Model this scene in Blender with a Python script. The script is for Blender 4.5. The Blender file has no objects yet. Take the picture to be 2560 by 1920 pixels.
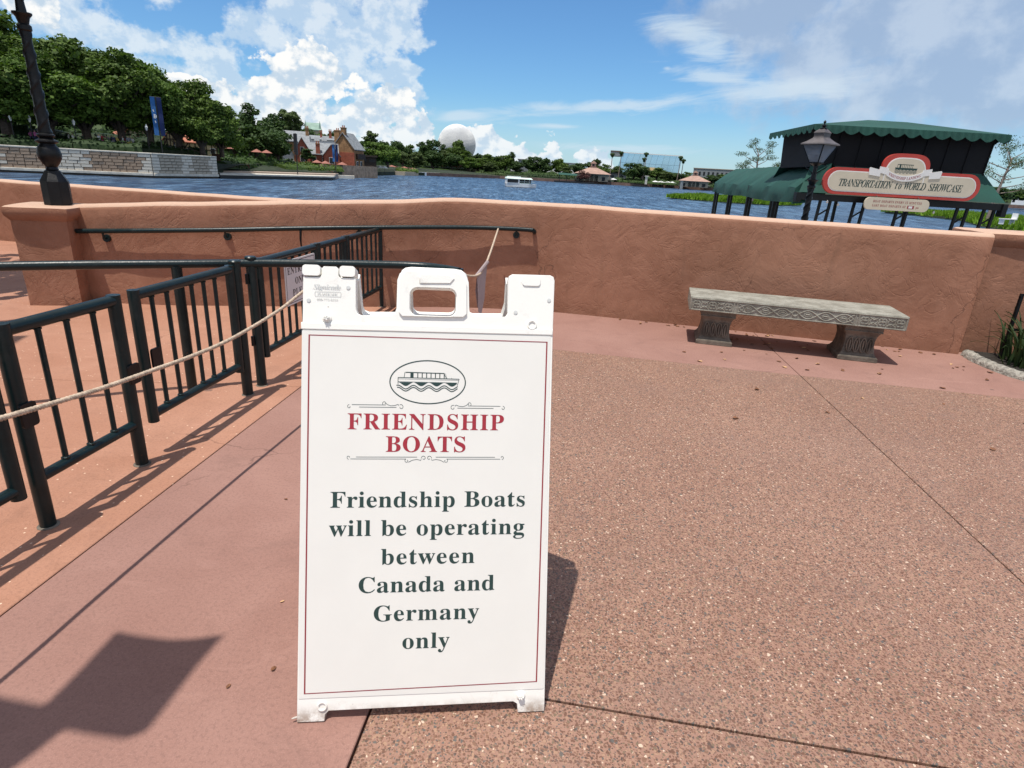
import bpy, bmesh, math, random
import numpy as np
from math import sin, cos, tan, pi, radians as R, hypot, atan2, sqrt
from mathutils import Vector, Matrix
from mathutils.geometry import tessellate_polygon
random.seed(7)
RNG = np.random.default_rng(11)
SC = bpy.context.scene
COL = SC.collection
EYE = 1.36            # camera height above the terrace
WATER = -2.4          # lagoon level

# ------------------------------------------------------------------ camera
cd = bpy.data.cameras.new('camera'); cam = bpy.data.objects.new('camera', cd); COL.objects.link(cam)
cd.sensor_fit = 'HORIZONTAL'; cd.sensor_width = 36.0; cd.lens = 36.0 * 1485.0 / 2560.0
cd.clip_start = 0.05; cd.clip_end = 9000
PITCH, ROLL = R(19.64), R(3.21)
fwd = Vector((0, cos(PITCH), -sin(PITCH))); up0 = Vector((0, sin(PITCH), cos(PITCH))); r0 = Vector((1, 0, 0))
rt = cos(ROLL) * r0 + sin(ROLL) * up0; upv = rt.cross(fwd)
M = Matrix((rt, upv, -fwd)).transposed().to_4x4(); M.translation = (0, 0, EYE)
cam.matrix_world = M
SC.camera = cam

# ------------------------------------------------------------------ sun, view
SUN = Vector((-0.168, -0.212, 1.0)).normalized()
sd = bpy.data.lights.new('sun', 'SUN'); sd.energy = 4.65; sd.angle = R(0.53); sd.color = (1.0, 0.955, 0.88)
sun = bpy.data.objects.new('sun', sd); COL.objects.link(sun); sun.location = (0, 0, 40)
sun.rotation_euler = SUN.to_track_quat('Z', 'Y').to_euler()
SC.view_settings.view_transform = 'Standard'; SC.view_settings.look = 'None'
SC.view_settings.exposure = 0.0; SC.view_settings.gamma = 1.0; SC.view_settings.use_curve_mapping = False
SC.render.engine = 'CYCLES'; SC.cycles.max_bounces = 6; SC.cycles.diffuse_bounces = 3
SC.cycles.glossy_bounces = 3; SC.cycles.transparent_max_bounces = 8; SC.cycles.caustics_reflective = False

# ------------------------------------------------------------------ node helper
class NB:
    def __init__(s, nt): s.nt = nt; s.n = nt.nodes; s.l = nt.links
    def _in(s, sock, v):
        if isinstance(v, bpy.types.NodeSocket): s.l.new(v, sock)
        elif v is not None: sock.default_value = v
    def m(s, op, a, b=None, c=None, clamp=False):
        x = s.n.new('ShaderNodeMath'); x.operation = op; x.use_clamp = clamp
        s._in(x.inputs[0], a)
        if b is not None: s._in(x.inputs[1], b)
        if c is not None: s._in(x.inputs[2], c)
        return x.outputs[0]
    def noise(s, vec, scale, detail=4, rough=0.55, dist=0.0, dim='3D', w=None):
        x = s.n.new('ShaderNodeTexNoise'); x.noise_dimensions = dim
        if vec is not None: s.l.new(vec, x.inputs['Vector'])
        x.inputs['Scale'].default_value = scale; x.inputs['Detail'].default_value = detail
        x.inputs['Roughness'].default_value = rough; x.inputs['Distortion'].default_value = dist
        return x.outputs['Fac']
    def vor(s, vec, scale, feature='F1', rand=1.0, dim='3D'):
        x = s.n.new('ShaderNodeTexVoronoi'); x.voronoi_dimensions = dim; x.feature = feature
        if vec is not None: s.l.new(vec, x.inputs['Vector'])
        x.inputs['Scale'].default_value = scale; x.inputs['Randomness'].default_value = rand
        return x
    def ramp(s, v, stops, interp='LINEAR'):
        x = s.n.new('ShaderNodeValToRGB'); s.l.new(v, x.inputs[0]); e = x.color_ramp; e.interpolation = interp
        while len(e.elements) < len(stops): e.elements.new(0.5)
        for i, (p, c) in enumerate(stops):
            e.elements[i].position = p
            e.elements[i].color = (*c, 1) if isinstance(c, (tuple, list)) else (c, c, c, 1)
        return x.outputs[0]
    def mr(s, v, a, b, c=0.0, d=1.0, smooth=True):
        x = s.n.new('ShaderNodeMapRange'); x.interpolation_type = 'SMOOTHSTEP' if smooth else 'LINEAR'
        s._in(x.inputs[0], v)
        for i, k in enumerate((a, b, c, d)): s._in(x.inputs[i + 1], k)
        return x.outputs[0]
    def mix(s, f, a, b, mode='MIX'):
        x = s.n.new('ShaderNodeMix'); x.data_type = 'RGBA'; x.blend_type = mode
        s._in(x.inputs[0], f)
        s._in(x.inputs[6], (*a, 1) if isinstance(a, tuple) else a); s._in(x.inputs[7], (*b, 1) if isinstance(b, tuple) else b)
        return x.outputs[2]
    def comb(s, x, y, z=0.0):
        k = s.n.new('ShaderNodeCombineXYZ'); s._in(k.inputs[0], x); s._in(k.inputs[1], y); s._in(k.inputs[2], z); return k.outputs[0]
    def sep(s, v):
        k = s.n.new('ShaderNodeSeparateXYZ'); s.l.new(v, k.inputs[0]); return k.outputs
    def vm(s, op, a, b):
        x = s.n.new('ShaderNodeVectorMath'); x.operation = op; s._in(x.inputs[0], a); s._in(x.inputs[1], b); return x.outputs[0]
    def bump(s, h, strength=0.3, dist=0.01, nrm=None):
        x = s.n.new('ShaderNodeBump'); x.inputs['Strength'].default_value = strength; x.inputs['Distance'].default_value = dist
        s.l.new(h, x.inputs['Height'])
        if nrm is not None: s.l.new(nrm, x.inputs['Normal'])
        return x.outputs[0]

# ------------------------------------------------------------------ sky
W = bpy.data.worlds.new('World'); SC.world = W; W.use_nodes = True
W.cycles.sampling_method = 'MANUAL'; W.cycles.sample_map_resolution = 1024
nt = W.node_tree; nt.nodes.clear(); b = NB(nt)
SKYK = 0.12
sky = nt.nodes.new('ShaderNodeTexSky'); sky.sky_type = 'NISHITA'; sky.sun_disc = False
sky.sun_elevation = math.asin(SUN.z); sky.sun_rotation = atan2(SUN.x, SUN.y)
sky.air_density = 1.0; sky.dust_density = 0.35; sky.ozone_density = 3.0; sky.altitude = 10
tc = nt.nodes.new('ShaderNodeTexCoord'); d = tc.outputs['Generated']
sx, sy, sz = b.sep(d)
az = b.m('MULTIPLY', b.m('ARCTAN2', sx, sy), 57.2958)
el = b.m('MULTIPLY', b.m('ARCSINE', sz), 57.2958)
p2 = b.comb(az, b.m('MULTIPLY', el, 1.25))
warp = b.m('SUBTRACT', b.noise(p2, 0.22, 6, 0.6, dim='2D'), 0.5)
billow = b.noise(p2, 0.36, 9, 0.60, dim='2D')
vv = b.vor(p2, 0.75, 'SMOOTH_F1', dim='2D'); vor1 = vv.outputs['Distance']
vv2 = b.vor(b.vm('ADD', p2, b.comb(b.m('MULTIPLY', warp, 2.0), 0.0)), 1.7, 'SMOOTH_F1', dim='2D'); vor2 = vv2.outputs['Distance']
puff = b.m('SUBTRACT', 1.0, b.m('ADD', b.m('MULTIPLY', vor1, 0.6), b.m('MULTIPLY', vor2, 0.4)))   # cauliflower lobes
wq = b.noise(b.vm('ADD', p2, (31.0, 7.0, 0.0)), 0.16, 5, 0.6, dim='2D'); wq2 = b.noise(b.vm('ADD', p2, (3.0, 57.0, 0.0)), 0.20, 5, 0.6, dim='2D')
azw = b.m('ADD', az, b.m('MULTIPLY', b.m('SUBTRACT', wq, 0.5), 7.0)); elw = b.m('ADD', el, b.m('MULTIPLY', b.m('SUBTRACT', wq2, 0.5), 3.4))
def blob(c, r, slope=0.0, plain=False):
    dx = b.m('SUBTRACT', az if plain else azw, c[0]); dy = b.m('SUBTRACT', b.m('SUBTRACT', el if plain else elw, c[1]), b.m('MULTIPLY', dx, slope))
    a_ = b.m('DIVIDE', dx, r[0]); e_ = b.m('DIVIDE', dy, r[1])
    return b.m('SUBTRACT', 1.0, b.m('SQRT', b.m('ADD', b.m('MULTIPLY', a_, a_), b.m('MULTIPLY', e_, e_))))
def union(items, plain=False):
    o = None
    for it in items:
        v = blob(*it, plain=plain); o = v if o is None else b.m('SMOOTH_MAX', o, v, 0.12)
    return o
CUM = [((-18.6, 7.2), (3.8, 1.9)), ((-20.0, 5.2), (3.0, 2.0)), ((-21.5, 3.4), (6.2, 1.9)), ((-14.5, 3.0), (5.0, 1.8)), ((-12.2, 5.0), (2.3, 1.5)), ((-9.5, 3.0), (3.0, 1.2)),
       ((-3.2, 2.2), (2.2, 1.7)), ((-0.4, 1.4), (2.2, 1.0)), ((1.8, 1.5), (1.3, 1.6)), ((6.6, 1.2), (1.7, 1.1)), ((-36, 8.9), (1.9, 1.5)), ((-27.5, 4.6), (4.5, 1.2))]
ANV = [((-17, 11.5), (6.4, 6.0)), ((-12.4, 11.0), (3.6, 2.6)), ((-12.8, 7.0), (2.6, 2.6)), ((-9.6, 9.4), (2.2, .8), .25), ((-36, 10.5), (7, 4)), ((-29, 7.6), (7, 1.6), -0.22), ((-23, 5.2), (6, 1.5), -0.2), ((-30, 4.0), (9, 3.5)), ((-13, 5), (4, 3))]
CIR = [((6.5, 5.7), (12.5, 0.75), 0.09), ((-5.5, 4.3), (4.5, 0.7), 0.0), ((2.5, 4.0), (3.4, 0.28), 0.03), ((15, 8.3), (5.5, 0.9), -0.12), ((13.5, 10.8), (5, 1.8), -0.3), ((11.6, 8.8), (0.7, 0.3)), ((20.5, 7.2), (7, 1.5), 0.1), ((8, 2.4), (9, .6), 0.0)]
SHEET = [((30, 12), (17, 7.0)), ((34, 8), (18, 4.6)), ((19, 12.5), (8, 3.2))]
cum = union(CUM); anv = union(ANV); cir = union(CIR, True); sh = union(SHEET)
# unseen clouds outside the frame, added and brightened to raise neutral fill light
rest = b.noise(d, 2.3, 7, 0.55); outside = b.m('MAXIMUM', b.mr(b.m('ABSOLUTE', az), 46, 62), b.mr(el, 17, 30))
acum = b.mr(b.m('ADD', b.m('ADD', cum, b.m('MULTIPLY', b.m('SUBTRACT', billow, 0.5), 1.5)), b.m('MULTIPLY', b.m('SUBTRACT', puff, 0.62), 0.55)), 0.02, 0.16)
aanv = b.mr(b.m('ADD', anv, b.m('MULTIPLY', warp, 2.9)), -0.08, 0.42)
strk = b.noise(b.comb(b.m('MULTIPLY', az, 0.16), b.m('SUBTRACT', b.m('MULTIPLY', el, 0.9), b.m('MULTIPLY', az, 0.07))), 0.9, 7, 0.62, 0.6)
acir = b.m('MULTIPLY', b.mr(b.m('ADD', cir, b.m('MULTIPLY', b.m('SUBTRACT', strk, 0.5), 2.4)), -0.02, 0.9), 0.72)
ash = b.m('MULTIPLY', b.mr(b.m('ADD', sh, b.m('MULTIPLY', warp, 1.3)), -0.15, 0.55), 0.8)
aout = b.m('MULTIPLY', b.mr(rest, 0.42, 0.58), outside)
# self shading of the heaps: compare the lobe field with itself a little higher up
p2u = b.vm('ADD', p2, b.comb(-0.35, 0.75)); bill_u = b.noise(p2u, 0.36, 9, 0.60, dim='2D')
relief = b.m('ADD', b.m('MULTIPLY', b.m('SUBTRACT', billow, bill_u), 2.6), b.m('MULTIPLY', b.m('SUBTRACT', puff, 0.6), 0.9))
lit = b.mr(b.m('ADD', relief, 0.36), 0.0, 0.66)
white = b.mix(lit, (0.56, 0.69, 0.82), (1.0, 1.0, 0.985))
fine = b.noise(p2, 0.5, 7, 0.6, dim='2D')
anvc = b.mix(b.mr(fine, 0.40, 0.62), (0.55, 0.70, 0.86), (0.80, 0.88, 0.94))
shc = b.mix(b.mr(b.noise(p2, 0.16, 6, 0.6, dim='2D'), 0.40, 0.66), (0.40, 0.51, 0.68), (0.58, 0.67, 0.79))
k = 1.0 / SKYK
def up(c):
    x = nt.nodes.new('ShaderNodeVectorMath'); x.operation = 'SCALE'; nt.links.new(c, x.inputs[0]); x.inputs[3].default_value = k; return x.outputs[0]
skyc = b.mix(1.0, sky.outputs[0], (0.60, 0.895, 1.13), 'MULTIPLY')
c = b.mix(ash, skyc, up(shc))
c = b.mix(acir, c, up(b.mix(0.5, (0.62, 0.76, 0.88), (0.72, 0.82, 0.9))))
c = b.mix(b.m('MULTIPLY', aanv, 0.82), c, up(anvc))
c = b.mix(acum, c, up(white))
c = b.mix(b.m('MULTIPLY', aout, 0.85), c, up(b.mix(b.mr(rest, .55, .8), (0.86, 0.85, 0.85), (1.25, 1.20, 1.12))))
hz = b.m('MULTIPLY', b.mr(b.m('ABSOLUTE', el), 6.5, 0.0), 0.42); c = b.mix(hz, c, up(b.mix(0.0, (0.60, 0.77, 0.90), (0, 0, 0))))
bg = nt.nodes.new('ShaderNodeBackground'); nt.links.new(c, bg.inputs[0]); bg.inputs[1].default_value = SKYK
wo = nt.nodes.new('ShaderNodeOutputWorld'); nt.links.new(bg.outputs[0], wo.inputs[0])

# ------------------------------------------------------------------ materials
def newmat(name):
    m = bpy.data.materials.new(name); m.use_nodes = True; nt = m.node_tree; nt.nodes.clear()
    o = nt.nodes.new('ShaderNodeOutputMaterial'); p = nt.nodes.new('ShaderNodeBsdfPrincipled'); nt.links.new(p.outputs[0], o.inputs[0])
    return m, NB(nt), p
def gcoord(b, kind='Object'):
    t = b.n.new('ShaderNodeTexCoord'); return t.outputs[kind]
def surf(name, col, rough=0.7, var=0.12, scale=3.0, bump=0.0, bscale=40.0, metal=0.0, spec=0.5, col2=None, bdist=0.01, detail=5):
    m, b, p = newmat(name); v = gcoord(b)
    f = b.mr(b.noise(v, scale, detail, 0.6), 0.3, 0.7)
    lo = tuple(x * (1 - var) for x in col); hi = col2 or tuple(min(1, x * (1 + var)) for x in col)
    b.l.new(b.mix(f, lo, hi), p.inputs['Base Color'])
    p.inputs['Roughness'].default_value = rough; p.inputs['Metallic'].default_value = metal
    p.inputs['Specular IOR Level'].default_value = spec
    if bump: b.l.new(b.bump(b.noise(v, bscale, 4, 0.6), bump, bdist), p.inputs['Normal'])
    return m
def leafmat(name, a, c, trans=0.25):
    m, b, p = newmat(name); g = b.n.new('ShaderNodeNewGeometry')
    v = gcoord(b)
    f = b.m('ADD', b.m('MULTIPLY', g.outputs['Random Per Island'], 0.6), b.m('MULTIPLY', b.noise(v, 0.35, 3), 0.5), clamp=True)
    col = b.mix(f, a, c); b.l.new(col, p.inputs['Base Color']); p.inputs['Roughness'].default_value = 0.62
    p.inputs['Specular IOR Level'].default_value = 0.25
    t = b.n.new('ShaderNodeBsdfTranslucent'); b.l.new(b.mix(1.0, col, (1.0, 1.15, 0.5), 'MULTIPLY'), t.inputs[0])
    mx = b.n.new('ShaderNodeMixShader'); mx.inputs[0].default_value = trans
    o = [x for x in b.n if x.type == 'OUTPUT_MATERIAL'][0]
    b.l.new(p.outputs[0], mx.inputs[1]); b.l.new(t.outputs[0], mx.inputs[2]); b.l.new(mx.outputs[0], o.inputs[0])
    return m
MT = {}
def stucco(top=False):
    m, b, p = newmat('pale_stucco_top' if top else 'stucco'); v = gcoord(b)
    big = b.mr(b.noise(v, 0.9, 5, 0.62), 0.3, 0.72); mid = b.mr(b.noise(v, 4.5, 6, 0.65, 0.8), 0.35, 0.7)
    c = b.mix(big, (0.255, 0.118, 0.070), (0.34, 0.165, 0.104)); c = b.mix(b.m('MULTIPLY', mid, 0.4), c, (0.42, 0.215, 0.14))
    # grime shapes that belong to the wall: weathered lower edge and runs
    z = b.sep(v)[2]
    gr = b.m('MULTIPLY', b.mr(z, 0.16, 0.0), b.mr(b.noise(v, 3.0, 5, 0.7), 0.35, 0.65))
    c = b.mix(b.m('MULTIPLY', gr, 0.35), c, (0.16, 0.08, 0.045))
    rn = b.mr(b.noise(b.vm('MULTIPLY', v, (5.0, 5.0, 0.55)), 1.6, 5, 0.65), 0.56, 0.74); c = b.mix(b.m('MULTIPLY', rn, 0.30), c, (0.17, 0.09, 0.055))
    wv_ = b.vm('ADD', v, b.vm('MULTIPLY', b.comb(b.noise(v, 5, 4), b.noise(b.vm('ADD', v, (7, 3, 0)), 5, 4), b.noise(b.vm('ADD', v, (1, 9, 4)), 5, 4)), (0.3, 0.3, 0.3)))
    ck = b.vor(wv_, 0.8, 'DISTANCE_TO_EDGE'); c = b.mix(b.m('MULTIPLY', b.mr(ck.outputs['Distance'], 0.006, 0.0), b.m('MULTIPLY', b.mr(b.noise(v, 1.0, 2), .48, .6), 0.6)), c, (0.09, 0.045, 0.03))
    if top: c = b.mix(0.8, c, (0.60, 0.41, 0.30))  # top faces are mixed mostly to a paler tone than the wall
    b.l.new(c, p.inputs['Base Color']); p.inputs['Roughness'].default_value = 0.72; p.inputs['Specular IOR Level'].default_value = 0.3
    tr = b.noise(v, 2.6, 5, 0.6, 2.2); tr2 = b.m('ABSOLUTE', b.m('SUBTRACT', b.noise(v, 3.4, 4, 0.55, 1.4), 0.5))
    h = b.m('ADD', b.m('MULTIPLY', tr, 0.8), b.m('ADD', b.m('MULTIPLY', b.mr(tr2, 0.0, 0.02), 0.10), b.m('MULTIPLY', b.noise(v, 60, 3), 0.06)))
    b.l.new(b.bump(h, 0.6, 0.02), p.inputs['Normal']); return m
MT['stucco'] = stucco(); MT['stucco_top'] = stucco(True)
def concrete(name, c1, c2, dark, spk=0.0):
    m, b, p = newmat(name); v = gcoord(b)
    a = b.mr(b.noise(v, 1.1, 6, 0.65, 0.5), 0.3, 0.7); f = b.noise(v, 90, 3, 0.7); f2 = b.noise(v, 260, 2, 0.6)
    c = b.mix(a, c1, c2)
    c = b.mix(b.m('MULTIPLY', b.mr(f, 0.44, 0.7), 0.42), c, dark)
    c = b.mix(b.m('MULTIPLY', b.mr(f2, 0.5, 0.75), 0.35), c, tuple(min(1, x * 1.35 + .03) for x in c2))
    st = b.mr(b.noise(v, 3.4, 8, 0.74, 0.5), 0.50, 0.72)
    c = b.mix(b.m('MULTIPLY', st, 0.40), c, tuple(x * 0.62 + .01 for x in c1))
    sc_ = b.mr(b.noise(b.vm('MULTIPLY', v, (1.0, 3.2, 1)), 2.2, 7, 0.7, 1.0), 0.55, 0.72); c = b.mix(b.m('MULTIPLY', sc_, 0.25), c, tuple(min(1, x * 1.25 + .02) for x in c2))
    ck = b.vor(b.vm('ADD', v, b.vm('MULTIPLY', b.comb(b.noise(v, 4, 4), b.noise(b.vm('ADD', v, (7, 3, 0)), 4, 4)), (0.25, 0.25, 0))), 0.55, 'DISTANCE_TO_EDGE')
    c = b.mix(b.m('MULTIPLY', b.mr(ck.outputs['Distance'], 0.0035, 0.0), b.m('MULTIPLY', b.mr(b.noise(v, 1.2, 2), .5, .62), 0.55)), c, tuple(x * 0.35 for x in c1))
    # old gum and drip spots
    sp = b.vor(v, 2.3); r = b.m('MULTIPLY', b.sep(sp.outputs['Color'])[0], 0.05)
    spot = b.m('MULTIPLY', b.mr(b.m('SUBTRACT', sp.outputs['Distance'], b.m('MULTIPLY', b.noise(v, 30, 3), 0.05)), r, b.m('SUBTRACT', r, 0.012)), b.m('GREATER_THAN', b.sep(sp.outputs['Color'])[1], 0.55))
    c = b.mix(b.m('MULTIPLY', spot, 0.6), c, (0.09, 0.065, 0.055))
    if spk:
        s2 = b.vor(v, 55); br = b.m('MULTIPLY', b.m('LESS_THAN', s2.outputs['Distance'], 0.22), b.m('GREATER_THAN', b.sep(s2.outputs['Color'])[0], 1 - spk))
        c = b.mix(br, c, (0.72, 0.5, 0.36))
    b.l.new(c, p.inputs['Base Color']); p.inputs['Roughness'].default_value = 0.78; p.inputs['Specular IOR Level'].default_value = 0.3
    h = b.m('ADD', b.m('MULTIPLY', f, 0.6), b.m('MULTIPLY', f2, 0.4))
    b.l.new(b.bump(h, 0.30, 0.004), p.inputs['Normal']); return m
MT['pink'] = concrete('pink_concrete', (0.27, 0.142, 0.112), (0.33, 0.184, 0.147), (0.165, 0.090, 0.074))
MT['orange'] = concrete('terracotta_concrete', (0.36, 0.170, 0.106), (0.43, 0.222, 0.148), (0.20, 0.10, 0.066), 0.06)
def aggregate():
    m, b, p = newmat('exposed_aggregate'); v = gcoord(b)
    a = b.mr(b.noise(v, 1.0, 6, 0.65, 0.4), 0.3, 0.7)
    base = b.mix(a, (0.280, 0.152, 0.108), (0.338, 0.192, 0.138))
    base = b.mix(b.m('MULTIPLY', b.mr(b.noise(v, 150, 3), 0.45, 0.7), 0.35), base, (0.20, 0.098, 0.068))
    wv = b.vm('ADD', v, b.vm('MULTIPLY', b.comb(b.noise(v, 70, 2), b.noise(b.vm('ADD', v, (5.2, 1.3, 0)), 70, 2)), (0.012, 0.012, 0)))
    hsum = None
    for sc, dens, sz, off in ((165, 0.78, 0.46, 0.0), (110, 0.70, 0.44, 3.7), (68, 0.28, 0.36, 9.1)):
        vo = b.vor(b.vm('ADD', wv, (off, off * .7, 0)), sc, dim='2D'); s = b.sep(vo.outputs['Color'])
        rr = b.m('MULTIPLY', b.m('ADD', 0.55, b.m('MULTIPLY', s[2], 0.6)), sz)
        on = b.m('MULTIPLY', b.mr(vo.outputs['Distance'], rr, b.m('SUBTRACT', rr, 0.07)), b.m('LESS_THAN', s[0], dens))
        pc = b.ramp(s[1], [(0.0, (0.085, 0.058, 0.046)), (0.14, (0.145, 0.070, 0.044)), (0.42, (0.20, 0.105, 0.066)), (0.56, (0.10, 0.095, 0.085)), (0.64, (0.17, 0.12, 0.075)), (0.76, (0.36, 0.215, 0.14)), (0.965, (0.62, 0.47, 0.35))], 'CONSTANT')
        base = b.mix(b.m('MULTIPLY', on, 0.92), base, pc)
        hsum = on if hsum is None else b.m('MAXIMUM', hsum, on)
    st = b.mr(b.noise(v, 2.6, 8, 0.74, 0.5), 0.50, 0.74); base = b.mix(b.m('MULTIPLY', st, 0.42), base, (0.20, 0.125, 0.10)); st2 = b.mr(b.noise(v, 0.7, 5, 0.6, 0.8), 0.45, 0.68); base = b.mix(b.m('MULTIPLY', st2, 0.22), base, (0.22, 0.145, 0.12))
    b.l.new(base, p.inputs['Base Color'])
    b.l.new(b.m('SUBTRACT', 0.72, b.m('MULTIPLY', hsum, 0.22)), p.inputs['Roughness']); p.inputs['Specular IOR Level'].default_value = 0.4
    b.l.new(b.bump(b.m('ADD', hsum, b.m('MULTIPLY', b.noise(v, 150, 2), 0.4)), 0.35, 0.003), p.inputs['Normal']); return m
MT['aggregate'] = aggregate()
MT['joint'] = surf('joint_filler', (0.02, 0.016, 0.014), 0.9, 0.3, 30)
def plastic():
    m, b, p = newmat('white_plastic'); v = gcoord(b)
    sc = b.mr(b.noise(v, 18, 7, 0.75, 0.5), 0.57, 0.78); c = b.mix(b.m('MULTIPLY', sc, 0.35), (0.86, 0.845, 0.79), (0.42, 0.40, 0.35))
    sp = b.vor(v, 55); dot = b.m('MULTIPLY', b.m('LESS_THAN', sp.outputs['Distance'], 0.10), b.m('GREATER_THAN', b.sep(sp.outputs['Color'])[0], 0.9))
    c = b.mix(b.m('MULTIPLY', dot, .6), c, (0.25, 0.22, 0.19))
    z = b.sep(v)[2]; c = b.mix(b.m('MULTIPLY', b.mr(z, 0.05, 0.0), b.mr(b.noise(v, 30, 5, .7), .35, .65)), c, (0.36, 0.28, 0.22))
    b.l.new(c, p.inputs['Base Color']); p.inputs['Roughness'].default_value = 0.42
    b.l.new(b.bump(b.noise(v, 300, 2), 0.12, 0.001), p.inputs['Normal']); return m
MT['plastic'] = plastic()
MT['board'] = surf('sign_board_white', (0.765, 0.75, 0.70), 0.5, 0.015, 6, 0.02, 200)
MT['ink_green'] = surf('dark_green_ink', (0.018, 0.046, 0.040), 0.5, 0.05)
MT['ink_red'] = surf('crimson_ink', (0.34, 0.022, 0.036), 0.5, 0.05)
MT['ink_maroon'] = surf('maroon_ink', (0.27, 0.025, 0.035), 0.5, 0.05)
MT['ink_black'] = surf('black_ink', (0.02, 0.02, 0.02), 0.5, 0.05)
MT['green_paint'] = surf('dark_green_paint', (0.004, 0.014, 0.016), 0.38, 0.35, 9, 0.18, 55, spec=0.36, bdist=0.003)
def worn_paint():
    m, b, p = newmat('dark_green_paint'); v = gcoord(b)
    f = b.mr(b.noise(v, 9, 5, 0.6), 0.3, 0.7); c = b.mix(f, (0.003, 0.011, 0.012), (0.0055, 0.018, 0.020))
    dust = b.mr(b.noise(v, 5, 6, 0.7, 0.5), 0.52, 0.72); c = b.mix(b.m('MULTIPLY', dust, 0.22), c, (0.07, 0.065, 0.055))
    ch = b.mr(b.noise(v, 34, 5, 0.75, 0.4), 0.66, 0.70); c = b.mix(b.m('MULTIPLY', ch, 0.8), c, (0.10, 0.045, 0.022))
    b.l.new(c, p.inputs['Base Color']); b.l.new(b.m('ADD', 0.34, b.m('MULTIPLY', dust, 0.25)), p.inputs['Roughness']); p.inputs['Specular IOR Level'].default_value = 0.36
    b.l.new(b.bump(b.m('SUBTRACT', b.noise(v, 55, 4, 0.6), b.m('MULTIPLY', ch, 0.4)), 0.3, 0.003), p.inputs['Normal']); return m
MT['green_paint'] = worn_paint()
MT['black_iron'] = surf('black_iron', (0.0045, 0.005, 0.006), 0.40, 0.35, 12, 0.3, 60, spec=0.3, bdist=0.004)
MT['rope'] = surf('rope_fibre', (0.50, 0.39, 0.29), 0.9, 0.3, 60, 0.6, 400, bdist=0.002)
def stone():
    m, b, p = newmat('cast_stone'); v = gcoord(b)
    n = b.mr(b.noise(v, 7, 7, 0.7), 0.32, 0.68); c = b.mix(n, (0.19, 0.178, 0.142), (0.36, 0.348, 0.295))
    c = b.mix(b.m('MULTIPLY', b.mr(b.noise(v, 110, 3, .7), 0.45, .65), 0.45), c, (0.17, 0.15, 0.125))
    b.l.new(c, p.inputs['Base Color']); p.inputs['Roughness'].default_value = 0.85
    b.l.new(b.bump(b.noise(v, 120, 3, .7), 0.6, 0.004), p.inputs['Normal']); return m
MT['cast_stone'] = stone()
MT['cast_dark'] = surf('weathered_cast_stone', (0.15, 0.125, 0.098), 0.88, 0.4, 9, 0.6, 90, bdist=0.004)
MT['awning'] = surf('green_canvas', (0.008, 0.062, 0.045), 0.75, 0.14, 1.5, 0.15, 8, bdist=0.03)
MT['black_mesh'] = surf('black_shade_cloth', (0.006, 0.006, 0.008), 0.9, 0.2)
MT['sign_cream'] = surf('cream_sign_paint', (0.57, 0.50, 0.385), 0.55, 0.04)
MT['sign_red'] = surf('red_sign_paint', (0.43, 0.045, 0.032), 0.5, 0.08)
MT['sign_white'] = surf('white_sign_paint', (0.72, 0.70, 0.68), 0.5, 0.04)
def lampglass():
    m, b, p = newmat('lantern_glass'); p.inputs['Base Color'].default_value = (0.30, 0.31, 0.34, 1); p.inputs['Roughness'].default_value = 0.25
    p.inputs['Transmission Weight'].default_value = 0.35; p.inputs['Alpha'].default_value = 0.8; return m
MT['lantern'] = lampglass()
MT['lamp_roof'] = surf('weathered_grey_copper', (0.12, 0.105, 0.105), 0.5, 0.25, 8, metal=0.2)
def water():
    m, b, p = newmat('lagoon_water'); v = gcoord(b)
    y = b.sep(v)[1]
    s1 = b.noise(b.vm('MULTIPLY', v, (1.0, 2.0, 1)), 0.55, 5, 0.62); s2 = b.noise(b.vm('MULTIPLY', v, (1.0, 2.3, 1)), 2.3, 4, 0.6)
    s3 = b.noise(b.vm('MULTIPLY', v, (1.0, 3.0, 1)), 0.03, 4, 0.6)
    h = b.m('ADD', b.m('MULTIPLY', s1, 1.0), b.m('MULTIPLY', s2, 0.32))
    b.l.new(b.bump(h, 1.0, 0.75), p.inputs['Normal'])
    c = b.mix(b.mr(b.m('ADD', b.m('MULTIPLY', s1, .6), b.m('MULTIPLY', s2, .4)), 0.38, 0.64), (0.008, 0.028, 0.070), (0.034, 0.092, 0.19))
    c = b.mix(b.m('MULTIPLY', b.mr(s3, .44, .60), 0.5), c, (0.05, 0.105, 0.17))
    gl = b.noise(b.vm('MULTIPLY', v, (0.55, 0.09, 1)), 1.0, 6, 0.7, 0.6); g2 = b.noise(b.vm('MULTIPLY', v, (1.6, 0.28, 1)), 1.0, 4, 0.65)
    fl = b.m('ADD', b.m('MULTIPLY', gl, 0.42), b.m('MULTIPLY', g2, 0.58)); c = b.mix(b.mr(fl, 0.50, 0.60), c, (0.12, 0.22, 0.35)); c = b.mix(b.mr(fl, 0.485, 0.40), c, (0.003, 0.014, 0.042))  # ripple glints and dark troughs painted into the base colour
    b.l.new(c, p.inputs['Base Color']); p.inputs['Roughness'].default_value = 0.30; p.inputs['IOR'].default_value = 1.33
    p.inputs['Specular IOR Level'].default_value = 0.5
    return m
MT['water'] = water()
MT['leaf_a'] = leafmat('oak_foliage', (0.020, 0.046, 0.009), (0.13, 0.20, 0.034))
MT['leaf_b'] = leafmat('dark_foliage', (0.018, 0.044, 0.013), (0.070, 0.120, 0.030))
MT['leaf_c'] = leafmat('olive_foliage', (0.032, 0.058, 0.018), (0.105, 0.145, 0.042))
MT['leaf_g'] = leafmat('bright_foliage', (0.024, 0.058, 0.009), (0.14, 0.225, 0.036))
MT['hedge'] = leafmat('clipped_hedge_foliage', (0.010, 0.026, 0.008), (0.035, 0.066, 0.018), 0.15)
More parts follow.
